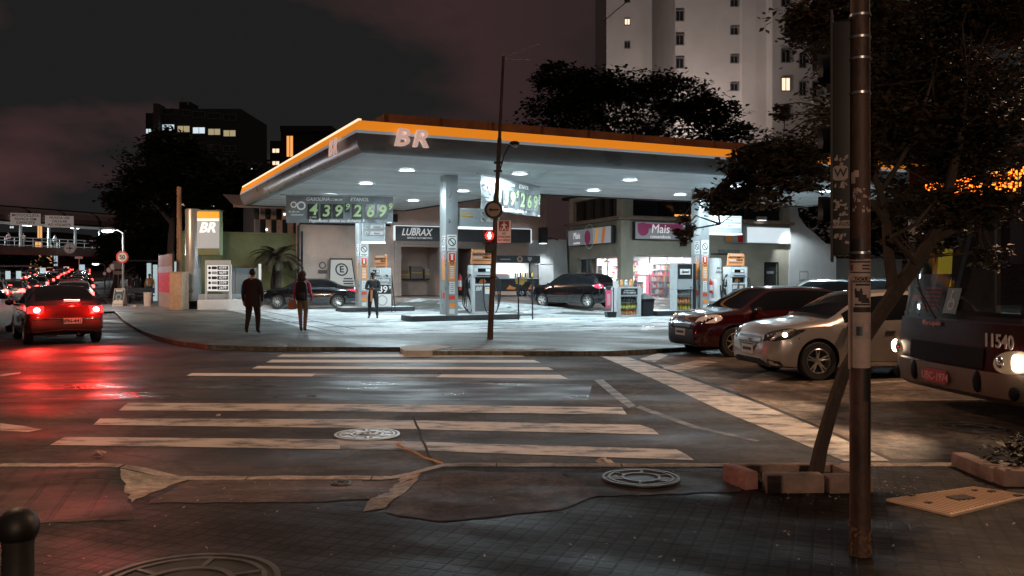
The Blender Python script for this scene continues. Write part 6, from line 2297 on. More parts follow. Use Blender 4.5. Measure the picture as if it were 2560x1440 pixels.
c.patch('bumper_lip', [[(.985, .62, .21), (.997, 0, .205), (.985, -.62, .21)], [(.975, .62, .185), (.985, 0, .18), (.975, -.62, .185)]], M_CHROME, .008, 14, 1)
c.plate(True, '', .385)
c.seams((1,)); c.mirrors()
b = MB(); c.strip(b, [(.925, .80, .62), (.92, .81, .60)], .03, .006, 1); c.strip(b, [(.893, .84, .70), (.889, .84, .70)], .012, .006, 1); b.build('indicator', M_CHROME, c.t)

# --- dark red hatchback behind it
mar = mat('maroon_paint', (.05, .004, .006), .18, .25, coat=1.)
LM_ = 3.9
a_ = math.radians(17)
hx, hy = -math.cos(a_), -math.sin(a_)
left = Vector((-hy, hx, 0))
fw = Vector((4.44, 17.75, 0))
cen = fw - left * .735 - Vector((hx, hy, 0)) * (.805 - .5) * LM_
c = Car('dark red hatchback with big clear headlight behind the silver sedan', 'hatch', cen, HEADING(hx, hy), mar, L=LM_, W=1.70, H=1.42, wheel=.30, wb=(.19, .805), spokes=7, res=60, rim=mat('alloy_warm', (.65, .55, .46), .3, .8))
for s in (1, -1):
    h = c.patch('headlight', [[(.955, s * .50, .755), (.92, s * .66, .85), (.885, s * .78, .875), (.872, s * .815, .83)], [(.972, s * .50, .69), (.95, s * .68, .70), (.915, s * .80, .725), (.885, s * .83, .78)]], mat('headlight_warm', (.5, .36, .30), .12, .2, coat=1., emit=.22, ecol=(1, .66, .5)), .012, 14, 5)
    b = MB()
    for (f, y, z) in ((.935, .64, .77), (.91, .75, .79)):
        p = c.bvh.find_nearest(c.sf(f, s * y, z))[0]; b.sph(p, .05, 12, (.45, .75, .8))
    b.build('bulb', emis('head_glow', (1, .8, .66), 1.2), h)
    c.patch('tail_light', [[(.03, s * .74, .95), (.07, s * .83, .96)], [(.014, s * .70, .78), (.05, s * .83, .78)]], M_TAIL)
c.patch('grille', [[(.985, .34, .66), (.99, .0, .675), (.985, -.34, .66)], [(.99, .36, .61), (.995, 0, .62), (.99, -.36, .61)]], M_BLACK, .008, 12, 2)
c.patch('chrome_trim', [[(.98, .35, .70), (.987, .0, .715), (.98, -.35, .70)], [(.983, .35, .68), (.99, 0, .692), (.983, -.35, .68)]], M_CHROME, .009, 12, 1)
c.patch('bumper_intake', [[(.99, .52, .56), (1.0, 0, .57), (.99, -.52, .56)], [(.985, .55, .27), (1.0, 0, .26), (.985, -.55, .27)]], M_BLACK, .009, 14, 4)
c.patch('bumper_lip', [[(.985, .58, .25), (1.0, 0, .245), (.985, -.58, .25)], [(.98, .58, .225), (.99, 0, .22), (.98, -.58, .225)]], M_CHROME, .009, 12, 1)
b = MB(); p = c.bvh.find_nearest(c.sf(.985, 0, .72))[0]; b.sph(p, .045, 10, (.5, 1, .8)); b.build('emblem', M_CHROME, c.t)
c.plate(True, '', .42)
c.seams((1,)); c.mirrors()
b = MB(); p = c.sf(.50, 0, 1.475); b.tube([p, (p.x - .35, p.y, p.z + .30)], [.008, .003], 5); b.build('antenna', M_BLACK, c.t)

# --- red-lit car at the left, rear view
rp = mat('dark_red_paint', (.13, .018, .015), .22, .3, coat=.6)
ag = math.radians(90 + 34.5)
hx, hy = math.cos(ag), math.sin(ag)
rc = Vector(((168 - 1280) / F * 21.0, 21.0, 0))
LR = 3.95
c = Car('dark red fastback with glaring brake lights seen from behind at the left', 'fast', rc + Vector((hx, hy, 0)) * LR * .5, ag, rp, L=LR, W=1.74, H=1.455, wheel=.29, wb=(.20, .80), spokes=6, res=50)
for s in (1, -1):
    h = c.patch('tail_light', [[(.028, s * .47, .90), (.03, s * .66, .90), (.055, s * .80, .91)], [(.012, s * .50, .76), (.016, s * .66, .76), (.045, s * .815, .76)]], mat('tail_lens_lit', (.6, .02, .02), .15, emit=2.2, ecol=(1, .03, .03)), .008, 12, 4)
    b = MB(); p = c.bvh.find_nearest(c.sf(.022, s * .62, .83))[0]; b.sph(p, .075, 10, (.5, 1, .85)); b.build('bulb', emis('brake_bulb', (1, .55, .45), 16), h)
    p = c.t.matrix_basis @ c.sf(-.045, s * .66, .80)
    lamp('SPOT', p, 300, (1, .03, .02), .1, p + Vector((-hx, -hy, -.42)), 75, .9)
c.patch('brake_light', [[(.100, .02, 1.05), (.100, -.32, 1.05)], [(.097, .02, 1.035), (.097, -.32, 1.035)]], emis('brake_strip', (1, .6, .5), 14), .02, 6, 1)
p = c.t.matrix_basis @ c.sf(.02, -.14, 1.16)
lamp('POINT', p, 26, (1, .03, .02), .05)
for s in (1, -1):
    lamp('POINT', c.t.matrix_basis @ c.sf(-.05, s * .60, .88), 30, (1, .03, .02), .05)
c.plate(False, 'DPN-4416', .50, -.12)
c.patch('bumper', [[(.012, .72, .60), (.0, 0, .62), (.012, -.72, .60)], [(.02, .72, .33), (.004, 0, .36), (.02, -.72, .33)]], mat('bumper_dark', (.06, .03, .025), .4), .012, 16, 4)
b = MB(); c.strip(b, [(.014, .70, .625), (0, 0, .645), (.014, -.70, .625)], .01, .012, 1); c.strip(b, [(.02, .68, .35), (.004, 0, .38), (.02, -.68, .35)], .008, .016, 1); b.build('chrome_trim', M_CHROME, c.t)
b = MB(); p = c.sf(.02, 0, .70); b.M = Matrix.Translation((c.bvh.find_nearest(c.sf(.01, .28, .73))[0].x - .006, .30, .73)) @ Matrix.Rotation(-PI / 2, 4, 'Z'); b.text('GOLF', .06, (0, 0, 0), bold=.012); b.build('badge', M_CHROME, c.t)
b = MB(); p = c.sf(.03, -.25, .27); b.tube([(p.x - .1, p.y, p.z - .02), (p.x + .3, p.y, p.z)], .035, 8); b.box(p.x + .1, .35, .2, .1, .3, .1); b.build('exhaust', M_BLACK, c.t)
c.mirrors(f=.68); c.seams((1,))

# --- black sedan by the wall
blk = mat('black_paint', (.006, .006, .007), .12, .0, coat=1.)
al = math.radians(180 + 12)
LB = 4.75
p0 = Vector(((772 - 1280) / F * 42.6, 42.6, .11))
bsed = Car('black sedan parked before the parking panel with lit red tail lamp', 'sedan', p0, al, blk, L=LB, W=1.8, H=1.47, wheel=.325, wb=(.215, .80), spokes=10, res=44, rim=mat('alloy_bright', (.8, .82, .82), .25, .7))
c = bsed
for s in (1, -1):
    c.patch('tail_light', [[(.02, s * .60, .95), (.05, s * .84, .95), (.13, s * .87, .92)], [(.015, s * .62, .80), (.04, s * .84, .80), (.08, s * .87, .84)]], mat('tail_pink', (.55, .03, .06), .15, coat=1., emit=.45, ecol=(1, .05, .12), noise=.6, ns=18), .008, 10, 4)
    c.patch('headlight', [[(.97, s * .55, .74), (.90, s * .82, .80)], [(.98, s * .55, .64), (.92, s * .82, .70)]], M_HEAD, .007, 8, 3)
c.seams((1,)); c.mirrors()
c.patch('rear_reflector', [[(.02, .70, .36), (.08, .84, .34)], [(.02, .70, .30), (.08, .84, .30)]], M_CHROME, .008, 6, 2)
c.patch('chrome_trim', [[(.24, .86, 1.0), (.45, .86, 1.0), (.70, .86, .98)], [(.24, .86, .985), (.45, .86, .985), (.70, .86, .965)]], M_CHROME, .006, 14, 1)
c.plate(False, '', .62)

# --- black hatchback by the shop
al = math.radians(90 + 52)
p0 = Vector(((1437 - 1280) / F * 38.6, 38.6, .40))
p0.z = zg(p0.x, p0.y) + .10
c = Car('black hatchback parked before the shop with pale glints on its tail', 'hatch', p0, al, blk, L=3.95, W=1.7, H=1.5, wheel=.30, wb=(.20, .80), spokes=6, res=44, rim=MATS['alloy_bright'])
for s in (1, -1):
    c.patch('tail_light', [[(.05, s * .64, 1.0), (.10, s * .83, 1.0), (.13, s * .85, .97)], [(.025, s * .66, .83), (.06, s * .83, .83), (.10, s * .85, .86)]], MATS['tail_pink'], .009, 8, 4)
    c.patch('headlight', [[(.955, s * .50, .76), (.90, s * .80, .83)], [(.972, s * .50, .68), (.92, s * .82, .74)]], M_HEAD, .008, 8, 3)
c.seams((1,)); c.mirrors(); c.plate(False, '', .72)
c.patch('chrome_trim', [[(.028, .42, .90), (.028, -.42, .90)], [(.024, .42, .87), (.024, -.42, .87)]], M_CHROME, .01, 6, 1)

# --- silver hatch and pale cars behind the dark red car
slv = mat('silver_cool', (.34, .37, .38), .25, .5, coat=1.)
for px, d, al_, lb, kd in ((2036, 36.5, 195, 'silver hatchback parked before the dark side door', 'hatch'), (2172, 38.5, 188, 'pale silver car parked right of the silver hatchback', 'hatch')):
    p0 = Vector(((px - 1280) / F * d, d, .2))
    p0.z = zg(p0.x, p0.y) + .0
    c = Car(lb, kd, p0, math.radians(al_ - 30), slv, L=4.1, W=1.74, H=1.53, wheel=.30, res=36, name='car')
    for s in (1, -1):
        c.patch('tail_light', [[(.05, s * .64, 1.0), (.12, s * .84, 1.0)], [(.025, s * .66, .85), (.08, s * .84, .86)]], MATS['tail_pink'], .009, 8, 4)
        c.patch('headlight', [[(.955, s * .50, .76), (.90, s * .80, .83)], [(.972, s * .50, .68), (.92, s * .82, .74)]], M_HEAD, .008, 8, 3)
    c.seams((1,)); c.mirrors()

# ------------------------------------------------------------------ avenue traffic
wht = mat('white_car_paint', (.55, .53, .5), .25, coat=1.)
K0 = Vector((-17.0, 38.3, 0))


def av(off, s):
    """a place on the avenue: metres left of the kerb, metres along"""
    v = K0 - FD * off + PD * s
    return Vector((v.x, v.y, zg(v.x, v.y)))


RZA = TH + PI / 2
tr = Car('white hatchback cut by the left frame edge beside the brake lit car', 'hatch', Vector((-15.1, 24.6, 0)), RZA - .1, wht, L=4.0, W=1.7, H=1.5, wheel=.30, res=30, group='cars queueing on the avenue')
for s in (1, -1):
    tr.patch('tail_light', [[(.05, s * .62, 1.02), (.12, s * .84, 1.0)], [(.02, s * .64, .80), (.06, s * .84, .82)]], M_TAILON, .009, 8, 4)
tr.plate(False, '', .55); tr.mirrors()
TR0 = tr.t
tg = Car('grey sedan queueing with red tail lamps', 'sedan', av(1.9, 4), RZA, slv, L=4.4, W=1.75, H=1.46, wheel=.30, res=26, group='cars queueing on the avenue')
for s in (1, -1):
    tg.patch('tail_light', [[(.014, s * .50, .95), (.05, s * .82, .95)], [(.01, s * .52, .80), (.03, s * .82, .80)]], M_TAILON, .009, 8, 4)
tg.patch('brake_light', [[(.20, .16, 1.19), (.20, -.16, 1.19)], [(.19, .16, 1.17), (.19, -.16, 1.17)]], M_TAILON, .02, 5, 1)
tg.plate(False, '', .60)
TG0 = tg.t
TG0['label'] = 'grey sedan just beyond the brake lit car next to the kerb'
red2 = mat('red_car_paint', (.30, .012, .015), .22, coat=1.)


def recolour(t, m, names=('body',)):
    for ch in t.children:
        if ch.name.split('.')[0] in names:
            ch.material_slots[0].link = 'OBJECT'
            ch.material_slots[0].material = m


r = random.Random(21)
cc = copy_tree(TR0); cc.location = av(5.2, -3.5); cc.rotation_euler.z = RZA; recolour(cc, red2)
cc['label'] = 'bright red hatchback ahead and left of the brake lit car'
ORD = ('first', 'second', 'third', 'fourth', 'fifth', 'sixth', 'seventh', 'eighth', 'ninth', 'tenth', 'eleventh', 'twelfth')
cnt = {}
n = 0
for lane, off in ((1, 2.0), (2, 5.2), (3, 8.4)):
    s = (13, 6, 12)[lane - 1]
    while s < 175:
        c2 = copy_tree(TR0 if r.random() < .5 else TG0)
        c2.location = av(off + r.uniform(-.3, .3), s)
        c2.rotation_euler.z = RZA + r.uniform(-.03, .03)
        ci = r.randrange(5)
        recolour(c2, (blk, slv, wht, red2, slv)[ci])
        q_ = cnt.get(lane, 0)
        cnt[lane] = q_ + 1
        c2['label'] = ORD[q_] + (' car in line, ', ' car in line, ')[0] + ('black', 'silver', 'white', 'red', 'silver')[ci] + ', queueing in the ' + ('lane next to the kerb', 'middle lane of the avenue', 'far left lane of the avenue')[lane - 1] if q_ < len(ORD) else ('distant queueing car with red tail lamps in the lane next to the kerb', 'distant queueing car with red tail lamps in the middle lane', 'distant queueing car with red tail lamps in the far left lane')[lane - 1]
        c2['group'] = ('queueing cars in the kerb lane', 'queueing cars in the middle lane', 'queueing cars in the far left lane')[lane - 1]
        s += r.uniform(6.2, 8.5)
        n += 1
# oncoming cars with headlights
oc = copy_tree(TG0)
for ch in list(oc.children):
    if ch.name.startswith(('tail_light', 'brake_light')):
        ch.material_slots[0].link = 'OBJECT'; ch.material_slots[0].material = M_TAIL
for s in (1, -1):
    h = tg.patch('headlight', [[(.972, s * .50, .74), (.92, s * .80, .82)], [(.985, s * .50, .62), (.94, s * .82, .68)]], M_BULB, .01, 8, 3)
    h.parent = oc
oc['label'] = 'oncoming car with white headlights across the avenue'
oc['group'] = 'oncoming cars across the avenue'
for i, (off, s) in enumerate(((13.5, 60), (13.2, 82), (16.5, 95), (13.4, 118), (16.4, 140), (13.3, 150))):
    c2 = oc if i == 0 else copy_tree(oc)
    c2.location = av(off, s); c2.rotation_euler.z = RZA + PI
    c2['label'] = ORD[i] + ' nearest oncoming car with white headlights across the avenue'

# ------------------------------------------------------------------ city coach
M_BUSP = mat('bus_burgundy', (.02, .003, .005), .4, noise=.1, spec=.12)
M_BUSB = mat('bus_bumper', (.105, .08, .062), .45, noise=.3, ns=3)
M_BUSG = mat('bus_glass', (.01, .011, .012), .03, spec=.7, alpha=.42)
M_BUSK = mat('bus_black', (.008, .008, .009), .45, spec=.05)
hd = Vector((-.9964, -.085, 0))
bus = thing('city_coach', 'dark burgundy city coach with lit headlights entering from the right', 'bus', Vector((4.92, 10.05, 0)), math.atan2(hd.y, hd.x))
FZ = [(.30, -.10), (.36, -.02), (.48, .0), (.62, .0), (.64, -.015), (.86, -.03), (.98, -.045), (1.0, -.05), (1.12, -.07), (1.14, -.085), (2.42, -.42), (2.46, -.43), (2.86, -.50), (2.9, -.52), (3.06, -.62), (3.14, -.85)]
SY = [-1, -.97, -.93, -.85, -.72, -.55, -.35, -.12, .12, .35, .55, .72, .85, .93, .97, 1]


BW = 1.38


def bx(s, xf):
    return Vector((xf - .03 * s * s - .24 * abs(s) ** 7, s * BW, 0))


def busgrid(name, z0, z1, s0, s1, m, off=0., parent=bus):
    b = MB()
    zs = [q for q in FZ if z0 - 1e-6 <= q[0] <= z1 + 1e-6]
    ss = sorted({s0, s1, *[q for q in SY if s0 < q < s1]})
    vs = []
    for z, xf in zs:
        for s in ss:
            v = bx(s, xf + off)
            vs.append((v.x, v.y, z))
    k = len(ss)
    b.add(vs, [(j * k + i, j * k + i + 1, (j + 1) * k + i + 1, (j + 1) * k + i) for j in range(len(zs) - 1) for i in range(k - 1)])
    return b.build(name, m, parent, smooth=30)


bp_ = busgrid('bumper', .30, .62, -1, 1, M_BUSB)
busgrid('front_panel', .62, 1.0, -1, 1, M_BUSP)
busgrid('chrome_trim', 1.0, 1.12, -1, 1, M_BUSP, .006)
busgrid('grille', .64, .86, -.52, .52, M_BUSK, .014)
busgrid('windscreen', 1.14, 2.42, -.95, .95, M_BUSG)
busgrid('front_pillar', 1.12, 2.46, -1, -.95, mat('bus_pillar', (.7, .73, .75), .2, .6))  # pale on this side only: station light on it put into the colour
busgrid('front_pillar', 1.12, 2.46, .95, 1, M_BUSK)
busgrid('front_pillar', 1.14, 2.42, -.03, .03, M_BUSK, .006)
busgrid('sign_visor', 2.42, 2.9, -1, 1, M_BUSK)
busgrid('roof_cap', 2.9, 3.14, -1, 1, M_BUSP)
# LED destination display
b = MB()
rr = random.Random(2)
b.M = Matrix.Translation((-.47, 0, 2.52)) @ Matrix.Rotation(PI / 2, 4, 'Z')
x = -1.12
while x < 1.1:          # dot matrix of the destination display, characters too blurred to read
    cols = rr.choice((4, 5, 5))
    for cx in range(cols):
        for cz in range(9):
            edge = cx in (0, cols - 1) or cz in (0, 4, 8)
            if rr.random() < (.82 if edge else .18):
                b.box(x + cx * .030, -.02, cz * .031, .024, .01, .025)
    x += cols * .030 + (.035 if rr.random() < .8 else .12)
b.build('led_display', emis('led_orange', (1, .17, .01), 5), bus)
# body sides, roof, floor
ML = 11.0
b = MB()
for s in (1, -1):
    wall_ops = [(-1.9 - 1.5 * k - 1.3, -1.9 - 1.5 * k, 1.25, 2.5) for k in range(6)]
    xs = sorted({-.33, -ML, *[o for w_ in wall_ops for o in w_[:2]]})
    for x0, x1 in zip(xs, xs[1:]):
        xm = (x0 + x1) / 2
        op = [o for o in wall_ops if o[0] < xm < o[1]]
        if op:
            b.box(xm, s * (BW - .035), .32, x1 - x0, .07, op[0][2] - .32); b.box(xm, s * (BW - .035), op[0][3], x1 - x0, .07, 3.05 - op[0][3])
        elif xm > -1.9:
            b.box(xm, s * (BW - .035), .32, x1 - x0, .07, .95 if s > 0 else .2); b.box(xm, s * (BW - .035), 2.5, x1 - x0, .07, .55)
        else:
            b.box(xm, s * (BW - .035), .32, x1 - x0, .07, 2.73)
b.box(-ML / 2 - .4, 0, 3.05, ML - .8, 2 * BW - .04, .1); b.box(-ML / 2, 0, .32, ML - .4, 2 * BW - .15, .25); b.box(-ML, 0, .32, .1, 2 * BW - .1, 2.73)
b.build('body', M_BUSP, bus)
for s in (1, -1):
    b = MB(); b.box(-6.0, s * (BW - .035), 1.25, 8.9, .02, 1.25); b.build('side_window', M_BUSG, bus)
b = MB(); b.box(-.55, 0, .57, .75, 2.3, .62); b.tube([(-.75, .6, 1.15), (-.95, .6, 1.4)], .04, 6); b.lathe([(.22, -.015), (.24, 0), (.22, .015), (.2, 0), (.22, -.015)], 20, (-.95, .6, 1.42), 'x'); b.build('dashboard', M_BLACK, bus, bevel=.02)
b = MB()
for k in range(6):
    for y in (-.8, .8):
        b.box(-2.6 - k * 1.1, y, .57, .45, .8, .45); b.box(-2.85 - k * 1.1, y, .9, .1, .8, .75)
b.box(-1.35, .6, .57, .5, .5, .55); b.box(-1.6, .6, 1.1, .1, .5, .75)
b.build('seat', mat('bus_seat', (.04, .05, .07), .7), bus)
b = MB()
for y in (-.3, .35):
    for k in range(4):
        b.tube([(-1.8 - k * 1.6, y, .57), (-1.8 - k * 1.6, y, 3.0)], .02, 6)
b.tube([(-.4, -1.0, .6), (-.55, -1.0, 2.4)], .03, 6)
b.build('grab_pole', mat('grab_yellow', (.6, .45, .05), .4), bus)
b = MB(); b.box(-1.0, -BW - .01, .55, 1.1, .03, 1.9); b.build('door', mat('door_glass', (.06, .07, .07), .1, alpha=.6), bus)
b = MB(); b.box(-.40, -BW, .9, .06, .05, 1.5); b.box(-1.58, -BW, .55, .06, .05, 1.9); b.build('door_frame', mat('bus_pillar2', (.3, .33, .35), .3), bus)
b = MB(); b.prism([(-.75, 1.5), (-.52, 1.42), (-.54, 2.05), (-.78, 2.05)], -1.1, -1.07); b.build('yellow_notice', mat('notice_yellow', (.6, .5, .05), .5, emit=.25), bus)
for s, big in ((1, .0), (-1, .0)):
    xw = bx(s * .80, -.02).x
    b = MB()
    pts = []
    for k in range(20):
        a = 2 * PI * k / 20
        pts.append((s * 1.12 + .235 * math.cos(a), .745 + .12 * math.sin(a) + .03 * math.cos(a) * s))
    vs = []
    for (y, z) in pts:
        q = bx(y / BW, -.015)
        vs.append((q.x + .02, y, z))
    cq = bx(s * .8, -.015)
    vs.append((cq.x + .05, s * 1.12, .745))
    b.add(vs, [(k, (k + 1) % 20, 20) for k in range(20)])
    h = b.build('headlight', mat('bus_head_glass', (.35, .27, .2), .1, .3, coat=1., emit=.10, ecol=(1, .7, .4)), bus)
    q = bx(s * .845, -.015)
    b = MB(); b.sph((q.x + .035, s * 1.18, .745), .095 if s > 0 else .085, 14, (.35, 1, .95)); b.build('bulb', emis('bus_bulb', (1, .80, .58), 26), h)
    b = MB(); q = bx(s * .70, -.015); b.sph((q.x + .035, s * 1.0, .74), .07, 10, (.3, 1, .9)); b.build('reflector', M_CHROME, h)
    q = bx(s * .8, .0)
    b = MB(); b.sph((bx(s * .82, 0).x, s * 1.13, .43), .085, 12, (.3, 1, .9)); b.build('fog_light', M_BUSK, bus)
    b = MB(); b.sph((bx(s * .5, 0).x, s * .62, .5), .11, 12, (.2, .7, 1.1)); b.build('tow_recess', M_BUSK, bus)
    hp = bus.matrix_basis @ Vector((.24, s * 1.15, .75))
    lamp('SPOT', hp, 280, (1, .74, .5), .06, hp + hd * 6 + Vector((0, 0, -.62)), 95, .9)
# outside mirror, wiper
b = MB(); b.tube([(-.35, BW - .05, 2.7), (.05, BW + .1, 2.6), (.12, BW + .11, 2.2)], .025, 6); b.box(.1, BW + .11, 1.75, .08, .2, .5); b.build('mirror', M_BUSK, bus)
b = MB(); b.tube([(-.03, -.2, 1.14), (-.12, -.75, 1.5)], .012, 5); b.tube([(-.07, -.45, 1.2), (-.16, -.9, 1.75)], .01, 5); b.build('wiper', M_BLACK, bus)


def buslet(name, s_, size, y, z, xf, m, bold=.015, shear=0.):
    b = MB()
    b.M = Matrix.Translation((bx(y / BW, xf).x + .02, y, z)) @ Matrix.Rotation(PI / 2, 4, 'Z')
    b.text(s_, size, (0, 0, 0), bold=bold, shear=shear)
    return b.build(name, m, bus)


buslet('fleet_number', '11540', .20, .93, .945, -.035, mat('bus_digits', (.42, .38, .34), .4))
buslet('maker_name', 'Marcopolo', .085, -.3, 1.08, -.055, mat('maker_pink', (.45, .2, .19), .4), .012, .15)
b = MB(); b.M = Matrix.Translation((bx(.16, .0).x + .02, -.12, .40)) @ Matrix.Rotation(PI / 2, 4, 'Z'); b.box(0, 0, 0, .44, .02, .15, 0); b.text('UBC-1974', .125, (0, -.012, .07), 1, bold=.01); b.build('number_plate', [mat('plate_red', (.3, .015, .03), .4), mat('plate_letters', (.55, .25, .25), .4)], bus)
b = MB(); b.M = Matrix.Translation((bx(-.02, -.12).x + .035, -.02, 1.20)) @ Matrix.Rotation(PI / 2, 4, 'Z') @ Matrix.Rotation(-.26, 4, 'X')
b.box(0, 0, 0, .26, .006, .30, 0); b.disc((0, -.006, .11), .07, 18, 1, .052, .004); b.box(-.02, -.008, .12, .02, .004, .12, 1); b.disc((-.02, -.006, .26), .02, 10, 1, 0, .004); b.box(.02, -.008, .13, .09, .004, .018, 1); b.box(.06, -.008, .08, .018, .004, .06, 1)
b.build('access_emblem', [mat('emblem_blue', (.12, .15, .17), .5), M_GREYP], bus)
b = MB(); b.M = Matrix.Translation((bx(.5, -.12).x - .05, -.72, 1.17)) @ Matrix.Rotation(PI / 2, 4, 'Z') @ Matrix.Rotation(-.26, 4, 'X')
b.box(0, 0, 0, .78, .01, .5, 0)
for k in range(6):
    b.box(.12, -.008, .06 + k * .05, .36, .004, .02, 1)
b.box(-.22, -.008, .16, .2, .004, .07, 1)
b.build('route_card', [mat('card_dark', (.035, .02, .022), .4), mat('card_red', (.3, .05, .05), .5, emit=.08)], bus)
for x in (-2.7, -8.2):
    for s in (1, -1):
        b = MB(); b.lathe([(.0, -.13), (.44, -.14), (.48, -.1), (.48, .1), (.44, .14), (0, .13)], 24, axis='y'); w_ = b.build('wheel', M_RUBBER, bus, (x, s * (BW - .17), .48))
        b = MB(); b.lathe([(0, s * .145), (.22, s * .15), (.26, s * .12), (0, s * .12)], 18, axis='y'); b.build('rim', M_RIM, w_)
# ------------------------------------------------------------------ people
M_SKIN = mat('skin', (.36, .2, .14), .55, noise=.08)
M_SKIND = mat('skin_dark', (.22, .12, .08), .55)


def body(name, label, loc, rz, J, bones, mats, fingers=True, group=None, extra=None, scale=1.0):
    """J: joint -> (x, y, z, radius); bones: (a, b, material index). One skinned surface, face -y is forward."""
    names = list(J)
    idx = {k: i for i, k in enumerate(names)}
    me = bpy.data.meshes.new('skel')
    me.from_pydata([J[k][:3] for k in names], [(idx[a], idx[b]) for a, b, _ in bones], [])
    ob = bpy.data.objects.new('skel', me)
    COL.objects.link(ob)
    md = ob.modifiers.new('s', 'SKIN')
    md.use_smooth_shade = True
    if not me.skin_vertices:
        with bpy.context.temp_override(object=ob, active_object=ob):
            pass
    sv = me.skin_vertices[0].data if me.skin_vertices else None
    if sv is None:
        me.attributes.new('dummy', 'FLOAT', 'POINT')
    for k in names:
        sv[idx[k]].radius = (J[k][3], J[k][4] if len(J[k]) > 4 else J[k][3])
        sv[idx[k]].use_root = (k == 'pelvis')
    sb_ = ob.modifiers.new('u', 'SUBSURF')
    sb_.levels = 2
    sb_.render_levels = 2
    dg = bpy.context.evaluated_depsgraph_get()
    m2 = bpy.data.meshes.new_from_object(ob.evaluated_get(dg))
    bpy.data.objects.remove(ob)
    bm = bmesh.new(); bm.from_mesh(m2)
    segs = [(Vector(J[a][:3]), Vector(J[b][:3]), m) for a, b, m in bones]

    def nearest(p):
        best, bm_ = 9e9, 0
        for a, b, m in segs:
            ab = b - a
            t = max(0, min(1, (p - a).dot(ab) / max(1e-9, ab.length_squared)))
            d = (a + ab * t - p).length
            if d < best:
                best, bm_ = d, m
        return bm_
    b = MB()
    b.v = [v.co.copy() for v in bm.verts]
    for f in bm.faces:
        b.f.append([v.index for v in f.verts])
        b.m.append(nearest(f.calc_center_median()))
    bm.free()
    skin_i = 0
    if fingers:
        for s in ('l', 'r'):
            w, h = Vector(J['wrist_' + s][:3]), Vector(J['hand_' + s][:3])
            d = (h - w).normalized()
            sd = d.cross(Vector((1, 0, 0))).normalized() if abs(d.x) < .8 else d.cross(Vector((0, 1, 0))).normalized()
            cu = d.cross(sd).normalized() * (1 if s == 'l' else -1)
            for k in range(4):
                o = h + sd * (k - 1.5) * .019 - d * .02
                ln = (.062, .075, .07, .055)[k]
                b.tube([o, o + d * ln * .5, o + d * ln * .8 + cu * .02, o + d * ln + cu * .045], [.0095, .009, .008, .006], 6, skin_i)
            o = w.lerp(h, .55) - sd * .035
            b.tube([o, o + d * .03 - sd * .02, o + d * .06 - sd * .015 + cu * .012], [.011, .010, .007], 6, skin_i)
    if extra:
        extra(b)
    o = b.build('person', mats, None, loc, rz, smooth=60)
    o.scale = (scale,) * 3
    tag(o, label, 'person', group)
    return o


def skel(h=1.75, sh=.20, hip=.10, stride=.0, armL=None, armR=None, legL=None, legR=None, lean=0., build=1.0, head_fwd=0.):
    k = h / 1.75
    J = {
        'pelvis': (0, 0, .95 * k, .135 * build, .105 * build), 'belly': (0, -.0, 1.08 * k, .135 * build, .10 * build), 'chest': (0, .0 - lean, 1.27 * k, .165 * build, .115 * build), 'collar': (0, .01 - lean, 1.42 * k, .12 * build, .085 * build),
        'neck': (0, .0 - lean, 1.50 * k, .055, .055), 'chin': (0, -.02 - lean - head_fwd, 1.57 * k, .068, .078), 'head': (0, -.01 - lean - head_fwd, 1.66 * k, .078, .092), 'crown': (0, .0 - lean - head_fwd, 1.715 * k, .055, .065),
    }
    bones = [('pelvis', 'belly', 1), ('belly', 'chest', 1), ('chest', 'collar', 1), ('collar', 'neck', 0), ('neck', 'chin', 0), ('chin', 'head', 0), ('head', 'crown', 0)]
    for s, sg, arm, leg in (('l', 1, armL, legL), ('r', -1, armR, legR)):
        a = arm or [(sg * (sh + .06), .02, 1.13), (sg * (sh + .07), -.03, .88), (sg * (sh + .07), -.05, .80)]
        J['shoulder_' + s] = (sg * sh * k, .01 - lean, 1.405 * k, .068 * build)
        J['elbow_' + s] = (a[0][0] * k, a[0][1] - lean, a[0][2] * k, .052 * build)
        J['wrist_' + s] = (a[1][0] * k, a[1][1] - lean, a[1][2] * k, .034)
        J['hand_' + s] = (a[2][0] * k, a[2][1] - lean, a[2][2] * k, .036)
        bones += [('collar', 'shoulder_' + s, 1), ('shoulder_' + s, 'elbow_' + s, 1), ('elbow_' + s, 'wrist_' + s, 1), ('wrist_' + s, 'hand_' + s, 0)]
        g = leg or [(sg * hip, -.01, .50), (sg * hip, .02, .09), (sg * hip, -.14, .04)]
        J['hip_' + s] = (sg * hip * k, .0, .88 * k, .105 * build)
        J['knee_' + s] = (g[0][0] * k, g[0][1], g[0][2] * k, .068 * build)
        J['ankle_' + s] = (g[1][0] * k, g[1][1], g[1][2] * k, .048)
        J['toe_' + s] = (g[2][0] * k, g[2][1], g[2][2] * k, .036)
        bones += [('pelvis', 'hip_' + s, 2), ('hip_' + s, 'knee_' + s, 2), ('knee_' + s, 'ankle_' + s, 2), ('ankle_' + s, 'toe_' + s, 3)]
    return J, bones


def face(b, hz, y, m_eye, m_skin=0, k=1.0):
    b.add([(0, y - .118, hz - .005), (-.016, y - .088, hz - .02), (.016, y - .088, hz - .02), (0, y - .088, hz + .03)], [(0, 2, 1), (0, 1, 3), (0, 3, 2)], m_skin)
    for s in (-1, 1):
        b.sph((s * .032, y - .082, hz + .022), .011, 6, (1, .6, .7), m_eye)
        b.sph((s * .084, y + .012, hz + .005), .026, 8, (.4, .8, 1.2), m_skin)
    b.sph((0, y - .082, hz - .05), .022, 6, (1.1, .5, .35), m_eye)


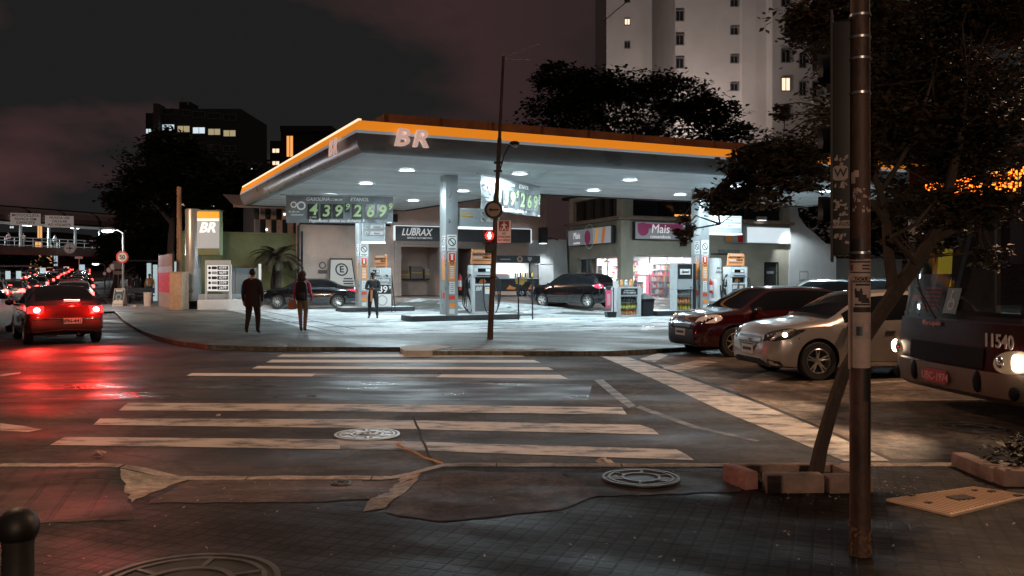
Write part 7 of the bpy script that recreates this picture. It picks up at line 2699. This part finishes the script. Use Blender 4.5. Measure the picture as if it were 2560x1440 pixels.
M_SUIT = mat('suit_black', (.008, .008, .010), .75, noise=.15)
M_SHOE = mat('shoe_dark', (.02, .014, .012), .4)
M_HAIRK = mat('hair_black', (.008, .006, .005), .55, noise=.3, ns=30)
M_HAIRB = mat('hair_brown', (.07, .03, .018), .55, noise=.4, ns=30)
M_COLLAR = mat('shirt_collar', (.7, .7, .7), .6)
# man in suit, walking away (faces +y, so rotate by pi)
c = G(632, 835, .09)
J, Bn = skel(1.74, .205, .095, armL=[(.262, .03, 1.12), (.268, -.02, .88), (.262, -.05, .79)], armR=[(-.262, .02, 1.12), (-.272, .02, .88), (-.268, .0, .79)],
             legL=[(.11, .02, .50), (.11, .16, .15), (.115, .10, .05)], legR=[(-.12, -.06, .49), (-.13, -.02, .09), (-.14, -.16, .04)], build=1.16)


def jacket(b):
    # jacket skirt and collar
    b.lathe([(.0, .735), (.215, .73), (.222, .86), (.205, 1.02), (.212, 1.2), (.222, 1.34), (.19, 1.43), (.09, 1.475)], 18, (0, 0, 0), m=1)
    for i in range(len(b.v) - 144, len(b.v)):
        b.v[i].y *= .66
    face(b, 1.65, -.01, 4)


man = body('person', 'man in a black suit walking away across the forecourt edge', c, PI - .12, J, Bn, [M_SKIN, M_SUIT, M_SUIT, M_SHOE, M_HAIRK], extra=jacket)
b = MB(); b.sph((0, .012, 1.655), .098, 12, (.86, 1.05, 1.05)); 
for i, v in enumerate(b.v):
    if v.y < -.03 and v.z < 1.69:
        v.y = -.03
b.build('hair', M_HAIRK, man)
b = MB(); b.lathe([(.064, 0), (.067, .02), (.06, .045), (.057, .02)], 14, (0, .0, 1.468)); b.build('collar', M_COLLAR, man)
# woman
c = G(757, 829, .09)
J, Bn = skel(1.68, .175, .085, armL=[(.225, .05, 1.14), (.25, -.06, .95), (.25, -.1, .88)], armR=[(-.225, .06, 1.14), (-.25, -.10, .98), (-.22, -.16, .93)],
             legL=[(.07, .0, .48), (.03, .10, .12), (.03, .02, .04)], legR=[(-.075, -.03, .48), (-.06, .03, .09), (-.06, -.12, .04)], build=.94)
M_PINK = mat('pink_top', (.55, .05, .13), .6, noise=.12)
M_KHAKI = mat('khaki_trousers', (.22, .155, .1), .75, noise=.12)
wom = body('person', 'woman in a pink top and khaki trousers walking away', c, PI + .05, J, Bn, [M_SKIN, M_PINK, M_KHAKI, M_SHOE, M_HAIRB], extra=lambda b: face(b, 1.585, -.01, 4))
b = MB(); b.sph((0, .02, 1.60), .108, 12, (1., 1.05, 1.0)); b.sph((.01, .055, 1.50), .105, 12, (1.05, .7, 1.1)); b.sph((.05, .05, 1.52), .08, 10, (1, .7, 1.3))
for i, v in enumerate(b.v):
    if v.y < -.035:
        v.y = -.035
b.build('hair', M_HAIRB, wom)
Mw = frame(c, PI + .05)
t = thing('backpack', 'black backpack worn by the woman in the pink top', 'backpack', Mw.translation, PI + .05)
b = MB(); b.prism([(-.15, .88), (.15, .88), (.165, 1.1), (.14, 1.34), (.08, 1.40), (-.08, 1.40), (-.14, 1.34), (-.165, 1.1)], .115, .26); b.build('bag', M_SUIT, t, bevel=.03)
b = MB(); b.prism([(-.11, .92), (.11, .92), (.11, 1.1), (-.11, 1.1)], .25, .31); b.build('pocket', M_BLACK, t, bevel=.02)
b = MB()
for s in (-1, 1):
    b.tube([(s * .10, .14, 1.36), (s * .115, .0, 1.46), (s * .13, -.11, 1.34), (s * .15, -.06, 1.08), (s * .14, .12, .98)], .018, 6)
b.build('strap', M_BLACK, t)
t = thing('handbag', 'tan handbag hanging at the left side of the woman in pink', 'bag', Mw @ Vector((.30, -.08, .62)), PI + .3)
b = MB(); b.prism([(-.11, 0), (.11, 0), (.13, .12), (.09, .26), (-.09, .26), (-.13, .12)], -.06, .06); b.build('bag', mat('bag_tan', (.45, .2, .1), .5), t, bevel=.03)
b = MB(); b.tube([(-.07, 0, .25), (-.05, 0, .38), (.05, 0, .38), (.07, 0, .25)], .01, 6); b.build('handle', MATS['bag_tan'], t)
# attendant
c = G(933, 796, .1)
J, Bn = skel(1.68, .2, .11, armL=[(.25, -.02, 1.12), (.06, -.24, 1.12), (-.01, -.27, 1.14)], armR=[(-.27, -.02, 1.13), (-.10, -.22, 1.13), (-.03, -.26, 1.15)],
             legL=[(.13, -.01, .5), (.15, .02, .09), (.17, -.14, .04)], legR=[(-.13, -.01, .5), (-.15, .02, .09), (-.17, -.14, .04)], build=1.1, head_fwd=.03)
M_UNI = mat('uniform_grey', (.03, .032, .034), .7, noise=.3, ns=5)
M_UNIK = mat('uniform_trousers', (.014, .015, .017), .7, noise=.2)
att = body('person', 'station attendant in dark uniform and cap looking down at their hands', c, .05, J, Bn, [M_SKIND, M_UNI, M_UNIK, M_SHOE, M_HAIRK], extra=lambda b: (face(b, 1.585, -.045, 4),))
b = MB(); b.sph((0, -.025, 1.63), .104, 12, (.95, 1.08, .8)); b.prism([(-.07, -.12), (.07, -.12), (.05, -.21), (-.05, -.21)], 1.585, 1.605, 'xy'); b.build('cap', M_HAIRK, att)
Ma = frame(c, .05)
b = MB(); b.box(0, 0, 0, .08, .15, .012); tag(b.build('phone', M_BLACK, None, Ma @ Vector((-.02, -.36, 1.15)), .05), 'small dark phone held by the attendant', 'phone')
b = MB(); b.prism([(-.03, 0), (.035, 0), (.05, .42), (.0, .5), (-.045, .42)], -.012, .012)
tag(b.build('cleaning_cloth', mat('cloth_orange', (.6, .25, .12), .7, noise=.2), None, Ma @ Vector((-.04, -.25, .62)), .05), 'orange cloth hanging from the hands of the attendant', 'cloth')
# far people on the left pavement
for px, py, d, c1, c2, lb, rz in ((326, 700, 57, (.06, .025, .02), (.3, .2, .15), 'far person in dark red top standing left of the hoarding', 2.4), (342, 704, 56, (.01, .01, .012), (.012, .012, .014), 'far person in black leaning beside the dark bench', 2.9),
                                  (374, 702, 55, (.5, .2, .05), (.04, .04, .05), 'far person in orange top near the stall', .4), (381, 698, 58, (.6, .6, .62), (.05, .05, .06), 'far person in white top behind the one in orange', 1.0)):
    p = P(px, 700, d)
    J, Bn = skel(1.7)
    bb = body('person', lb, (p.x, p.y, .09), rz, J, Bn, [M_SKIND, mat('top_%d' % px, c1, .7), mat('legs_%d' % px, c2, .7), M_SHOE, M_HAIRK], fingers=False)
    b = MB(); b.sph((0, .015, 1.635), .1, 10, (.9, 1.05, .95)); b.build('hair', M_HAIRK, bb)
# people on the footbridge
for x, c1, lb in ((8.0, (.6, .35, .35), 'person in pale pink on the left part of the footbridge'), (10.0, (.6, .5, .42), 'person in beige walking on the footbridge near the middle board'), (14.6, (.6, .65, .66), 'person in white by the footbridge railing right of the middle board')):
    p = FB @ Vector((x, -1.0, 5.45))
    J, Bn = skel(1.72)
    bb = body('person', lb, p, 1.2, J, Bn, [M_SKIND, mat('btop_%d' % int(x), c1, .7), M_UNIK, M_SHOE, M_HAIRK], fingers=False)
    b = MB(); b.sph((0, .015, 1.655), .1, 10, (.9, 1.05, .95)); b.build('hair', M_HAIRK, bb)
# ------------------------------------------------------------------ near pole with stickers
c = G(2150, 1388, .12)
pd = c.y
t = thing('sign_pole', 'tall rusty steel pole covered with posters on the near pavement', 'pole', (c.x, c.y, .12), -math.atan2(2150 - 1280, F))
R0 = 25 * pd / F
b = MB(); b.tube([(0, 0, 0), (0, 0, 1.2), (0, 0, 2.4), (0, 0, 3.2), (.005, 0, 4.5)], [R0, R0, R0 * .96, R0 * .92, R0 * .8], 24)
b.build('shaft', mat('pole_brown', (.075, .042, .031), .6, .15, noise=.55, ns=5, bump=.25, bs=40, stretch=(1, 1, .5)), t)
zp = lambda py: zy(py, pd) - .12
b = MB()
for py in (95, 148, 234, 632, 40):
    z = zp(py); b.lathe([(R0 * .97, z - .008), (R0 * 1.04, z - .006), (R0 * 1.04, z + .006), (R0 * .97, z + .008)], 20)
b.build('band', M_STEEL, t)


def wrap(b, z0, z1, a0, a1, r, m=0, n=12):
    vs = []
    for i in range(n + 1):
        a = lerp(a0, a1, i / n)
        for z in (z0, z1):
            vs.append((r * math.sin(a), -r * math.cos(a), z))
    b.add(vs, [(2 * i, 2 * i + 2, 2 * i + 3, 2 * i + 1) for i in range(n)], m)


M_PAPER = mat('poster_paper', (.44, .34, .30), .7, noise=.15, ns=14)
M_INK = mat('poster_ink', (.03, .025, .025), .7)
M_INKR = mat('poster_red', (.3, .05, .05), .7)
r0 = R0 * 1.012
b = MB(); wrap(b, zp(918), zp(648), -1.5, 1.35, r0); wrap(b, zp(922), zp(690), -1.5, -.9, r0 * 1.1)
wrap(b, zp(657), zp(653), -1.2, 1.2, r0 * 1.01, 1); wrap(b, zp(683), zp(680), -1.2, 1.2, r0 * 1.01, 1); wrap(b, zp(676), zp(662), -1.0, -.7, r0 * 1.01, 2)
for y0, y1 in ((662, 666), (670, 674)):
    wrap(b, zp(y1), zp(y0), .2, 1.1, r0 * 1.01, 1)
wrap(b, zp(706), zp(692), -.7, 1.3, r0 * 1.01, 1); wrap(b, zp(714), zp(709), -.4, 1.2, r0 * 1.01, 1); wrap(b, zp(763), zp(759), -.5, 1.2, r0 * 1.01, 1); wrap(b, zp(780), zp(767), -.65, 1.3, r0 * 1.01, 1)
# portrait of a lost cat: a dark seated shape
for k, (y0, y1, a0, a1) in enumerate(((721, 727, -.5, -.3), (721, 727, .0, .2), (727, 736, -.5, .25), (736, 744, -.45, .65), (744, 753, -.15, .95), (753, 757, .1, 1.1))):
    wrap(b, zp(y1), zp(y0), a0, a1, r0 * 1.01, 1, 6)
b.build('poster', [M_PAPER, M_INK, M_INKR], t)
b = MB()
b.text('PROCURO', .031, (R0 * .25, -R0 * 1.06, zp(699)), 0, ext=.001, bold=.01, sx=.85)
b.build('poster_heading', M_PAPER, t)
b = MB(); wrap(b, zp(846), zp(806), -.6, 1.3, r0 * 1.0, 0); wrap(b, zp(838), zp(815), -.35, .25, r0 * 1.012, 1); wrap(b, zp(830), zp(808), .4, .9, r0 * 1.012, 2); wrap(b, zp(826), zp(790), -1.4, -1.0, r0 * 1.02, 3)
b.build('sticker', [mat('tape_clear', (.35, .33, .32), .15), mat('sticker_blue', (.05, .06, .08), .4), M_PAPER, mat('sticker_pink', (.55, .3, .3), .5)], t)
b = MB(); rr = random.Random(4)
for k in range(26):
    py, a = rr.uniform(470, 530), rr.uniform(-.9, 1.0)
    wrap(b, zp(py + rr.uniform(3, 9)), zp(py), a, a + rr.uniform(.08, .3), r0, 0, 3)
wrap(b, zp(460), zp(432), -.95, -.45, r0, 0, 4); wrap(b, zp(445), zp(428), -.6, -.1, r0, 0, 4)
b.build('torn_paper', M_PAPER, t)
for y1_, y0_, a0_, a1_ in ((650, 598, -.9, .5), (1000, 918, .3, 1.4), (1160, 1000, .9, 1.5)):
    b = MB(); wrap(b, zp(y1_), zp(y0_), a0_, a1_, r0, 0, 8); b.build('tar_stain', mat('tar', (.02, .015, .013), .5), t)
b = MB()
for k in range(90):
    a, z = rr.uniform(-1.5, 1.5), rr.uniform(.0, .22) ** 1.2
    s_ = rr.uniform(.003, .010)
    b.sph((r0 * math.sin(a), -r0 * math.cos(a), z), s_, 5, (1, .3, 1.4))
b.build('lichen', mat('lichen_tan', (.15, .08, .035), .8), t)
# ------------------------------------------------------------------ traffic signal head seen from the side, behind the pole
sd_ = pd + .12
q = P(2108, 640, sd_)
t = thing('traffic_signal', 'tall black traffic signal seen edge on covered in stickers', 'traffic light', (q.x, q.y, q.z), -math.atan2(2108 - 1280, F))
HT = 575 * sd_ / F
b = MB(); b.box(0, .02, 0, 50 * sd_ / F, .26, HT); b.build('housing', mat('signal_black', (.010, .010, .011), .55), t, bevel=.012)
for k in range(3):
    b = MB()
    zc = HT * (.18 + .31 * k)
    vs, fs = [], []
    for i in range(13):
        a = -.35 + (PI + .7) * i / 12
        for (xx, rr_) in ((-.055, .10), (-.055 - .075, .105)):
            vs.append((xx, .02 + rr_ * math.cos(a), zc + rr_ * math.sin(a)))
    fs = [(2 * i, 2 * i + 2, 2 * i + 3, 2 * i + 1) for i in range(12)]
    b.add(vs, fs)
    b.build('visor', M_BLACK, t)
b = MB(); b.lathe([(0, -.062), (.094, -.058), (.094, -.05), (0, -.05)], 20, (0, .02, HT * .18), 'x'); b.build('lens', mat('lens_dead', (.02, .03, .02), .2), t)
b = MB(); b.lathe([(0, -.062), (.094, -.058), (.094, -.05), (0, -.05)], 20, (0, .02, HT * .49), 'x'); b.build('lens', emis('signal_red', (1, .05, .06), 2.5), t)
b = MB(); b.box(.05, .02, HT * .5, .05, .06, .05); b.box(.05, .02, HT * .9, .05, .06, .05); b.box(-.058, .04, -.03, .012, .42, HT + .08); b.build('bracket', M_BLACK, t)
b = MB()
Z = lambda py: zy(py, sd_) - q.z
yf = -.114
X_ = lambda px: (px - 2108) * sd_ / F
b.prism([(X_(2084), Z(452)), (X_(2090), Z(456)), (X_(2112), Z(456)), (X_(2119), Z(450)), (X_(2119), Z(426)), (X_(2114), Z(420)), (X_(2090), Z(420)), (X_(2084), Z(426))], yf, yf + .003, m=0)
b.text('W', .062, (X_(2102), yf - .002, Z(438)), 1, ext=.001, bold=.015)
b.prism([(X_(2083), Z(573)), (X_(2123), Z(573)), (X_(2123), Z(554)), (X_(2083), Z(552))], yf, yf + .003, m=0)
b.text('U·AUS', .03, (X_(2103), yf - .002, Z(563)), 1, ext=.001, bold=.01)
rr = random.Random(9)
for (y0, y1) in ((395, 414), (458, 470), (500, 518), (520, 550), (584, 605)):
    for k in range(9):
        x, y = rr.uniform(2086, 2116), rr.uniform(y0, y1)
        w_, h_ = rr.uniform(3, 10), rr.uniform(3, 9)
        b.prism([(X_(x), Z(y)), (X_(x + w_), Z(y + rr.uniform(-3, 3))), (X_(x + w_ * .8), Z(y + h_)), (X_(x - 2), Z(y + h_ * .8))], yf + .0005 * k / 9, yf + .003, m=0 if rr.random() < .8 else 1)
b.build('sticker', [mat('sticker_grey', (.30, .25, .22), .6, noise=.15, ns=20), M_INK], t)

# ------------------------------------------------------------------ near tree in its planter
D0 = 6.85
pt = [G(2036, 1185, .12)]
pt = [Vector((P(2036, 1185, 6.35).x, 6.35, .14))] + [P(x, y, d) for x, y, d in ((2052, 1120, 6.36), (2080, 1020, 6.4), (2108, 935, 6.48), (2140, 880, 6.55), (2190, 800, 6.75), (2245, 720, 7.0), (2300, 645, 7.05))]
trk = (pt, [.060, .052, .049, .048, .050, .056, .060, .058])
lim = [trk,
       ([P(2235, 735, 7.0), P(2222, 640, 7.0), P(2216, 560, 7.05), P(2200, 480, 7.1), P(2170, 390, 7.2), P(2120, 280, 7.2)], [.05, .045, .038, .03, .02, .012]),
       ([P(2216, 560, 7.05), P(2190, 520, 7.0), P(2165, 500, 7.0), P(2130, 470, 6.9), P(2040, 440, 6.8)], [.028, .022, .02, .015, .006]),
       ([P(2300, 645, 7.05), P(2345, 570, 7.1), P(2370, 480, 7.1), P(2400, 350, 7.1), P(2420, 200, 7.2)], [.055, .05, .042, .03, .015]),
       ([P(2330, 600, 7.1), P(2400, 565, 7.0), P(2450, 545, 6.9), P(2540, 480, 6.8)], [.04, .03, .026, .012]),
       ([P(2290, 660, 7.0), P(2230, 590, 6.8), P(2290, 560, 6.7), P(2330, 510, 6.7)], [.022, .02, .016, .008]),
       ([P(2200, 480, 7.1), P(2240, 420, 7.1), P(2290, 330, 7.1), P(2330, 200, 7.2)], [.022, .02, .016, .01]),
       ([P(2170, 390, 7.2), P(2080, 380, 7.1), P(1960, 400, 7.0), P(1850, 440, 6.9), P(1780, 480, 6.9)], [.016, .014, .012, .009, .005]),
       ([P(2040, 440, 6.8), P(1960, 470, 6.8), P(1880, 500, 6.8), P(1800, 560, 6.8)], [.008, .007, .006, .003])]
bl = [pb(2120, 40, 7.3, 150, 90, 1.3), pb(2300, 80, 7.3, 200, 150, 2.2), pb(2490, 120, 7.2, 170, 160, 2.3), pb(2550, 30, 7.2, 90, 80, 1.0), pb(2420, 20, 7.3, 130, 60, 1.0), pb(2440, 300, 7.1, 150, 90, 1.2), pb(2330, 230, 7.2, 190, 130, 2.2), pb(2500, 280, 7.0, 160, 140, 1.8), pb(2210, 320, 7.2, 120, 80, 1.1), pb(2400, 350, 7.0, 170, 55, 1.0),
      pb(2060, 340, 7.0, 90, 55, .55), pb(1980, 385, 6.9, 110, 50, .8), pb(1885, 425, 6.9, 80, 42, .6), pb(1830, 480, 6.8, 55, 40, .35), pb(1785, 555, 6.8, 28, 38, .12), pb(1900, 490, 6.8, 90, 30, .4), pb(2010, 450, 6.8, 90, 32, .4),
      pb(2520, 420, 6.9, 110, 50, .4), pb(2400, 440, 6.9, 90, 40, .22), pb(2360, 510, 6.8, 100, 45, .4), pb(2480, 525, 6.8, 90, 45, .5), pb(2300, 545, 6.8, 45, 25, .15), pb(2420, 600, 6.7, 60, 40, .18), pb(2190, 400, 7.0, 50, 40, .2), pb(2020, 60, 7.2, 50, 60, .45), pb(1995, 250, 7.1, 30, 25, .06), pb(2530, 560, 6.8, 60, 70, .35), pb(2520, 650, 6.8, 50, 40, .12)]
bl = [((c_[0], c_[1] + (.0, .5, 1.1, .2)[i_ % 4], c_[2]), (r_[0], r_[1] * 1.25, r_[2]), w_) for i_, (c_, r_, w_) in enumerate(bl)]
tree('leaning street tree with wide dark crown growing from the stone planter', (pt[0].x, pt[0].y, .12), lim, bl, 54000, .066, .040, 77, M_BARK, (LEAF_N, LEAF_R), twigs=150, tw=.008)

# planter of stone blocks
t = thing('stone_planter', 'square planter of worn kerb stones round the leaning tree', 'planter', (0, 0, 0))
M_STN = mat('planter_stone', (.26, .18, .145), .8, noise=.35, ns=5, bump=.9, bs=14)
M_STNR = mat('planter_stone_red', (.33, .16, .14), .8, noise=.3, ns=6, bump=.9, bs=14)
qa, qb, qc, qd = G(1845, 1172, .18), G(2115, 1168, .18), G(1908, 1222, .12), G(2135, 1222, .12)
zt = .27


def block(p, q, w, h, m, lab=None):
    p, q = Vector((p.x, p.y, 0)), Vector((q.x, q.y, 0))
    d = q - p
    b = MB(); b.box(d.length / 2, w / 2, 0, d.length - .012, w, h)
    o = b.build('stone_block', m, t, (p.x, p.y, .10), math.atan2(d.y, d.x), bevel=.018)
    return o


X0_, X1_, Y0_, Y1_ = 1.76, 2.38, 6.1, 6.62
block(Vector((X0_, Y0_, 0)), Vector((X0_ + .42, Y0_ + .012, 0)), .12, .145, M_STN)
block(Vector((X0_ + .43, Y0_ - .01, 0)), Vector((X0_ + .76, Y0_ + .02, 0)), .13, .135, M_STN)
block(Vector((X0_ - .01, Y0_ + .13, 0)), Vector((X0_ - .11, Y1_ - .10, 0)), .11, .142, M_STNR)
block(Vector((X0_ - .13, Y1_ - .08, 0)), Vector((X1_ + .1, Y1_ - .06, 0)), .10, .12, M_STN)
block(Vector((X1_ + .14, Y0_ + .13, 0)), Vector((X1_ + .10, Y1_ - .07, 0)), .11, .13, M_STN)
b = MB(); b.box((X0_ + X1_) / 2 - .0, (Y0_ + Y1_) / 2 + .02, .1, X1_ - X0_ - .0, Y1_ - Y0_ - .2, .07); b.build('soil', mat('soil_dark', (.02, .015, .012), .95, noise=.5, ns=20, bump=.8), t)
# planter at the right edge with a low plant
t = thing('stone_planter', 'rough low stone planter with dark plant at the right edge', 'planter', (P(2650, 1205, 6.35).x, 6.35, .1))
b = MB(); b.box(.1, 0, 0, 1.1, .16, .14); b.box(-.4, .35, 0, .14, .6, .13); b.build('stone_block', M_STN, t, bevel=.03)
b = MB(); rr = random.Random(3)
leaves(b, [((.15, .35, .18), (.55, .35, .14), 1)], 900, .09, .05, rr); b.build('shrub', [LEAF_N, LEAF_D], t, smooth=0)


# ------------------------------------------------------------------ manholes and covers
M_IRON = mat('cast_iron', (.16, .155, .15), .42, .5, noise=.4, ns=9)
M_IRONB = mat('worn_iron', (.50, .54, .55), .38, .4, noise=.2, ns=9)
M_IRONK = mat('dark_iron', (.05, .045, .042), .45, .4, noise=.4, ns=9)


def manhole(label, loc, r_, m_hi, m_lo, spokes=6, swirl=False, rz=0., z=0.):
    t = thing('manhole_cover', label, 'manhole cover', (loc.x, loc.y, z), rz)
    b = MB()
    b.lathe([(0, .004), (r_ * .98, .004), (r_ * .98, 0)], 40)
    b.build('plate', m_lo, t)
    b = MB()
    for (ra, rb) in ((.93, 1.0), (.80, .86), (.44, .52)):
        b.lathe([(r_ * ra, .004), (r_ * ra, .012), (r_ * rb, .012), (r_ * rb, .0), ], 44)
    for k in range(spokes):
        a = 2 * PI * k / spokes
        b.box(math.cos(a) * r_ * .66, math.sin(a) * r_ * .66, .004, r_ * .30, r_ * .06, .008, 0, a)
        if swirl:
            a2 = a + PI / spokes
            b.box(math.cos(a2) * r_ * .66, math.sin(a2) * r_ * .66, .004, r_ * .2, r_ * .26, .005, 0, a2)
    if swirl:
        pts = [(r_ * (.06 + .05 * k) * math.cos(k * .62), r_ * (.06 + .05 * k) * math.sin(k * .62), .008) for k in range(7)]
        b.tube(pts, r_ * .05, 6)
        b.tube([(-x, -y, z_) for x, y, z_ in pts], r_ * .05, 6)
    b.build('ring_relief', m_hi, t)
    return t


manhole('bright worn manhole cover with swirl on the near crosswalk', G(918, 1088), .405 * (1.62 * F / 396) / 9.0 * .82, M_IRONB, M_IRONK, 8, True, .2, .005)
q = G(1602, 1195, .13); manhole('round ribbed manhole cover in the near pavement left of the stone planter', q, 96 * q.y / F, M_IRON, M_IRONK, 6, False, .35, pz(q.x, q.y) + .012)
q = G(852, 1212, .05); manhole('small round valve cover in the dropped kerb', q, 26 * q.y / F, M_IRON, M_IRONK, 4, False, 0, pz(q.x, q.y) + .014)
q = G(462, 1462, .12); manhole('large manhole cover cut by the bottom frame edge', q, 232 * q.y / F, M_IRON, M_IRONK, 6, False, .5, pz(q.x, q.y) + .006)
q = G(566, 874, .0); manhole('oval looking dark manhole cover at the far kerb', q, 32 * q.y / F, M_KERBI if 'M_KERBI' in globals() else M_IRON, M_IRONK, 6, False, 0, .008)
q = G(2425, 1070, .0); manhole('dark manhole cover in the road before the coach', q, 80 * q.y / F, M_IRON, M_IRONK, 6, False, .2, .006)
qs = [G(x, y, .122) for x, y in ((2215, 1252), (2432, 1221), (2575, 1243), (2378, 1292))]
t = thing('access_plate', 'pale ribbed metal access plate in the pavement at the right', 'cover plate', (0, 0, 0))
b = MB(); b.prism([(p.x, p.y) for p in qs], .118, .136, 'xy'); b.build('plate', mat('plate_brass', (.72, .52, .36), .5, .0, noise=.2, ns=7), t)
b = MB()
for k in range(22):
    u = (k + .5) / 22
    p, w_ = qs[0].lerp(qs[1], u), qs[3].lerp(qs[2], u)
    p, w_ = p.lerp(w_, .04), w_.lerp(p, .04)
    b.tube([(p.x, p.y, .137), (w_.x, w_.y, .137)], .007, 4)
b.build('ribs', mat('plate_ribs', (.6, .42, .28), .5, .0), t)
ctr = (qs[0] + qs[1] + qs[2] + qs[3]) / 4
for dx, dy, s_ in ((0, 0, .16), (-.28, -.13, .05), (.3, .17, .05), (.42, .06, .06), (-.3, .06, .04), (.2, .2, .04)):
    b = MB(); b.box(ctr.x + dx, ctr.y + dy, .137, s_, s_ * .6, .009, 0, .35); b.build('slot', M_IRONK, t)

# bollard bottom left
q = P(45, 1318, 3.35)
t = thing('bollard', 'dark domed bollard at the lower left edge of the pavement', 'bollard', (q.x, q.y, .12))
R1 = 49 * 3.35 / F
hz_ = q.z - .12
b = MB(); b.lathe([(R1 * .85, 0), (R1 * .78, .05), (R1 * .74, hz_ - R1 * .9), (R1 * .8, hz_ - R1 * .6)], 24); b.build('shaft', M_IRONK, t)
b = MB(); b.sph((0, 0, hz_), R1, 24); b.build('ball_cap', mat('bollard_paint', (.012, .009, .008), .5, noise=.4, ns=8), t)

# ------------------------------------------------------------------ litter and tape
b = MB()
pts = [G(992, 1112, .02), G(1010, 1122, .015), G(1035, 1130, .02), G(1060, 1145, .015), G(1085, 1152, .02), G(1108, 1160, .02)]
for u, w_ in zip(pts, pts[1:]):
    d = (w_ - u); n_ = Vector((-d.y, d.x, 0)).normalized() * .009
    b.quad(u - n_, w_ - n_ * .6, w_ + n_ * .7 + Vector((0, 0, .012)), u + n_ + Vector((0, 0, .01)))
p = pts[0]
b.add([p + Vector((-.05, -.02, .0)), p + Vector((.04, -.04, .02)), p + Vector((.07, .06, .03)), p + Vector((-.02, .07, .01))], [(0, 1, 2, 3)])
tag(b.build('caution_tape', mat('tape_orange', (.5, .2, .03), .5, noise=.4, ns=14), smooth=0), 'crumpled orange warning tape lying on the near crosswalk', 'tape')


def crumple(label, q, s, col, seed):
    rr = random.Random(seed)
    b = MB()
    b.sph((0, 0, 0), s, 8, (1.3, .8, .55))
    for v in b.v:
        v += Vector((rr.uniform(-1, 1), rr.uniform(-1, 1), rr.uniform(-1, 1))) * s * .35
        v.z = max(v.z, -s * .4)
    tag(b.build('litter', mat('litter_%d' % seed, col, .7), None, (q.x, q.y, q.z + s * .4), smooth=0), label, 'litter')


crumple('white crumpled paper lying at the near kerb', G(1512, 1162, .02), .055, (.6, .5, .47), 1)
crumple('pinkish crumpled paper lying at the left kerb', G(246, 1139, .02), .05, (.55, .3, .26), 2)
crumple('small pale scrap on the road between near stripes', G(545, 1040, .01), .02, (.6, .52, .48), 3)
crumple('small white scrap on the pavement at the far left kerb', G(336, 769, .09), .12, (.6, .58, .56), 4)
b = MB(); rr = random.Random(6)
for k in range(230):
    x, y = rr.uniform(-3, 4.5), rr.uniform(4.4, 6.9)
    if rr.random() < .45:
        x, y = rr.gauss(2.5, .4), rr.gauss(6.3, .3)
    z = pz(x, y) + .008
    s_, a = rr.uniform(.006, .016), rr.uniform(0, PI)
    d = Vector((math.cos(a), math.sin(a), .3)) * s_
    n_ = Vector((-math.sin(a), math.cos(a), .1)) * s_ * .5
    o = Vector((x, y, z))
    b.quad(o - d, o + n_, o + d, o - n_)
struct(b.build('fallen_leaves', mat('leaf_litter', (.32, .25, .2), .6), smooth=0), 'stuff')

# ------------------------------------------------------------------ street lamps out of frame that light the crossing
street_lamp('sodium street lamp over the crossing at the left', (-11.2, 13.5, 0), 9.0, 2.4, True, 0, (1, .56, .28), 8)
lamp('SPOT', (-8.5, 13.5, 8.8), 1700, (1, .60, .36), .25, (-6.5, 12, 0), 140, .8)
street_lamp('sodium street lamp over the coach lane at the right', (12.4, 12.0, .0), 9.6, -2.4, True, 0, (1, .56, .28), 8)
lamp('SPOT', (9.7, 12.0, 9.4), 2900, (1, .60, .35), .12, (6.5, 11.2, 0), 140, .7)
street_lamp('sodium street lamp beside the avenue at the left', (-23, 33, 0), 8.5, 2.5, True, 0, (1, .6, .35), 8)
lamp('SPOT', (-20.5, 33, 8.4), 5000, (1, .62, .4), .25, (-17.5, 38, 0), 130, .9)
street_lamp('low warm street lamp behind the viewer', (2.6, -13, .12), 4.6, .4, True, PI / 2, (1, .66, .45), 6)  # unseen lamp added to light the near pole from the front
lamp('SPOT', (2.6, -12.4, 4.6), 3000, (1, .66, .46), .2, (2.6, 10, 1.2), 60, .8)
# lamp posts added behind the station to brighten the tower
for x, y, pw in ((12, 84, 18000), (36, 70, 2300)):
    v = Vector((x, y, 0))
    street_lamp('tall street lamp before the tower at the %s' % ('left' if x < 30 else 'right'), (x, y, zg(x, y)), 9, .8, True, 0, (1, .85, .75), 4)
    lamp('SPOT', (x + .9, y - .5, 9.4), pw, (1, .84, .76), .4, (x, y + 22, 30), 130, .9)
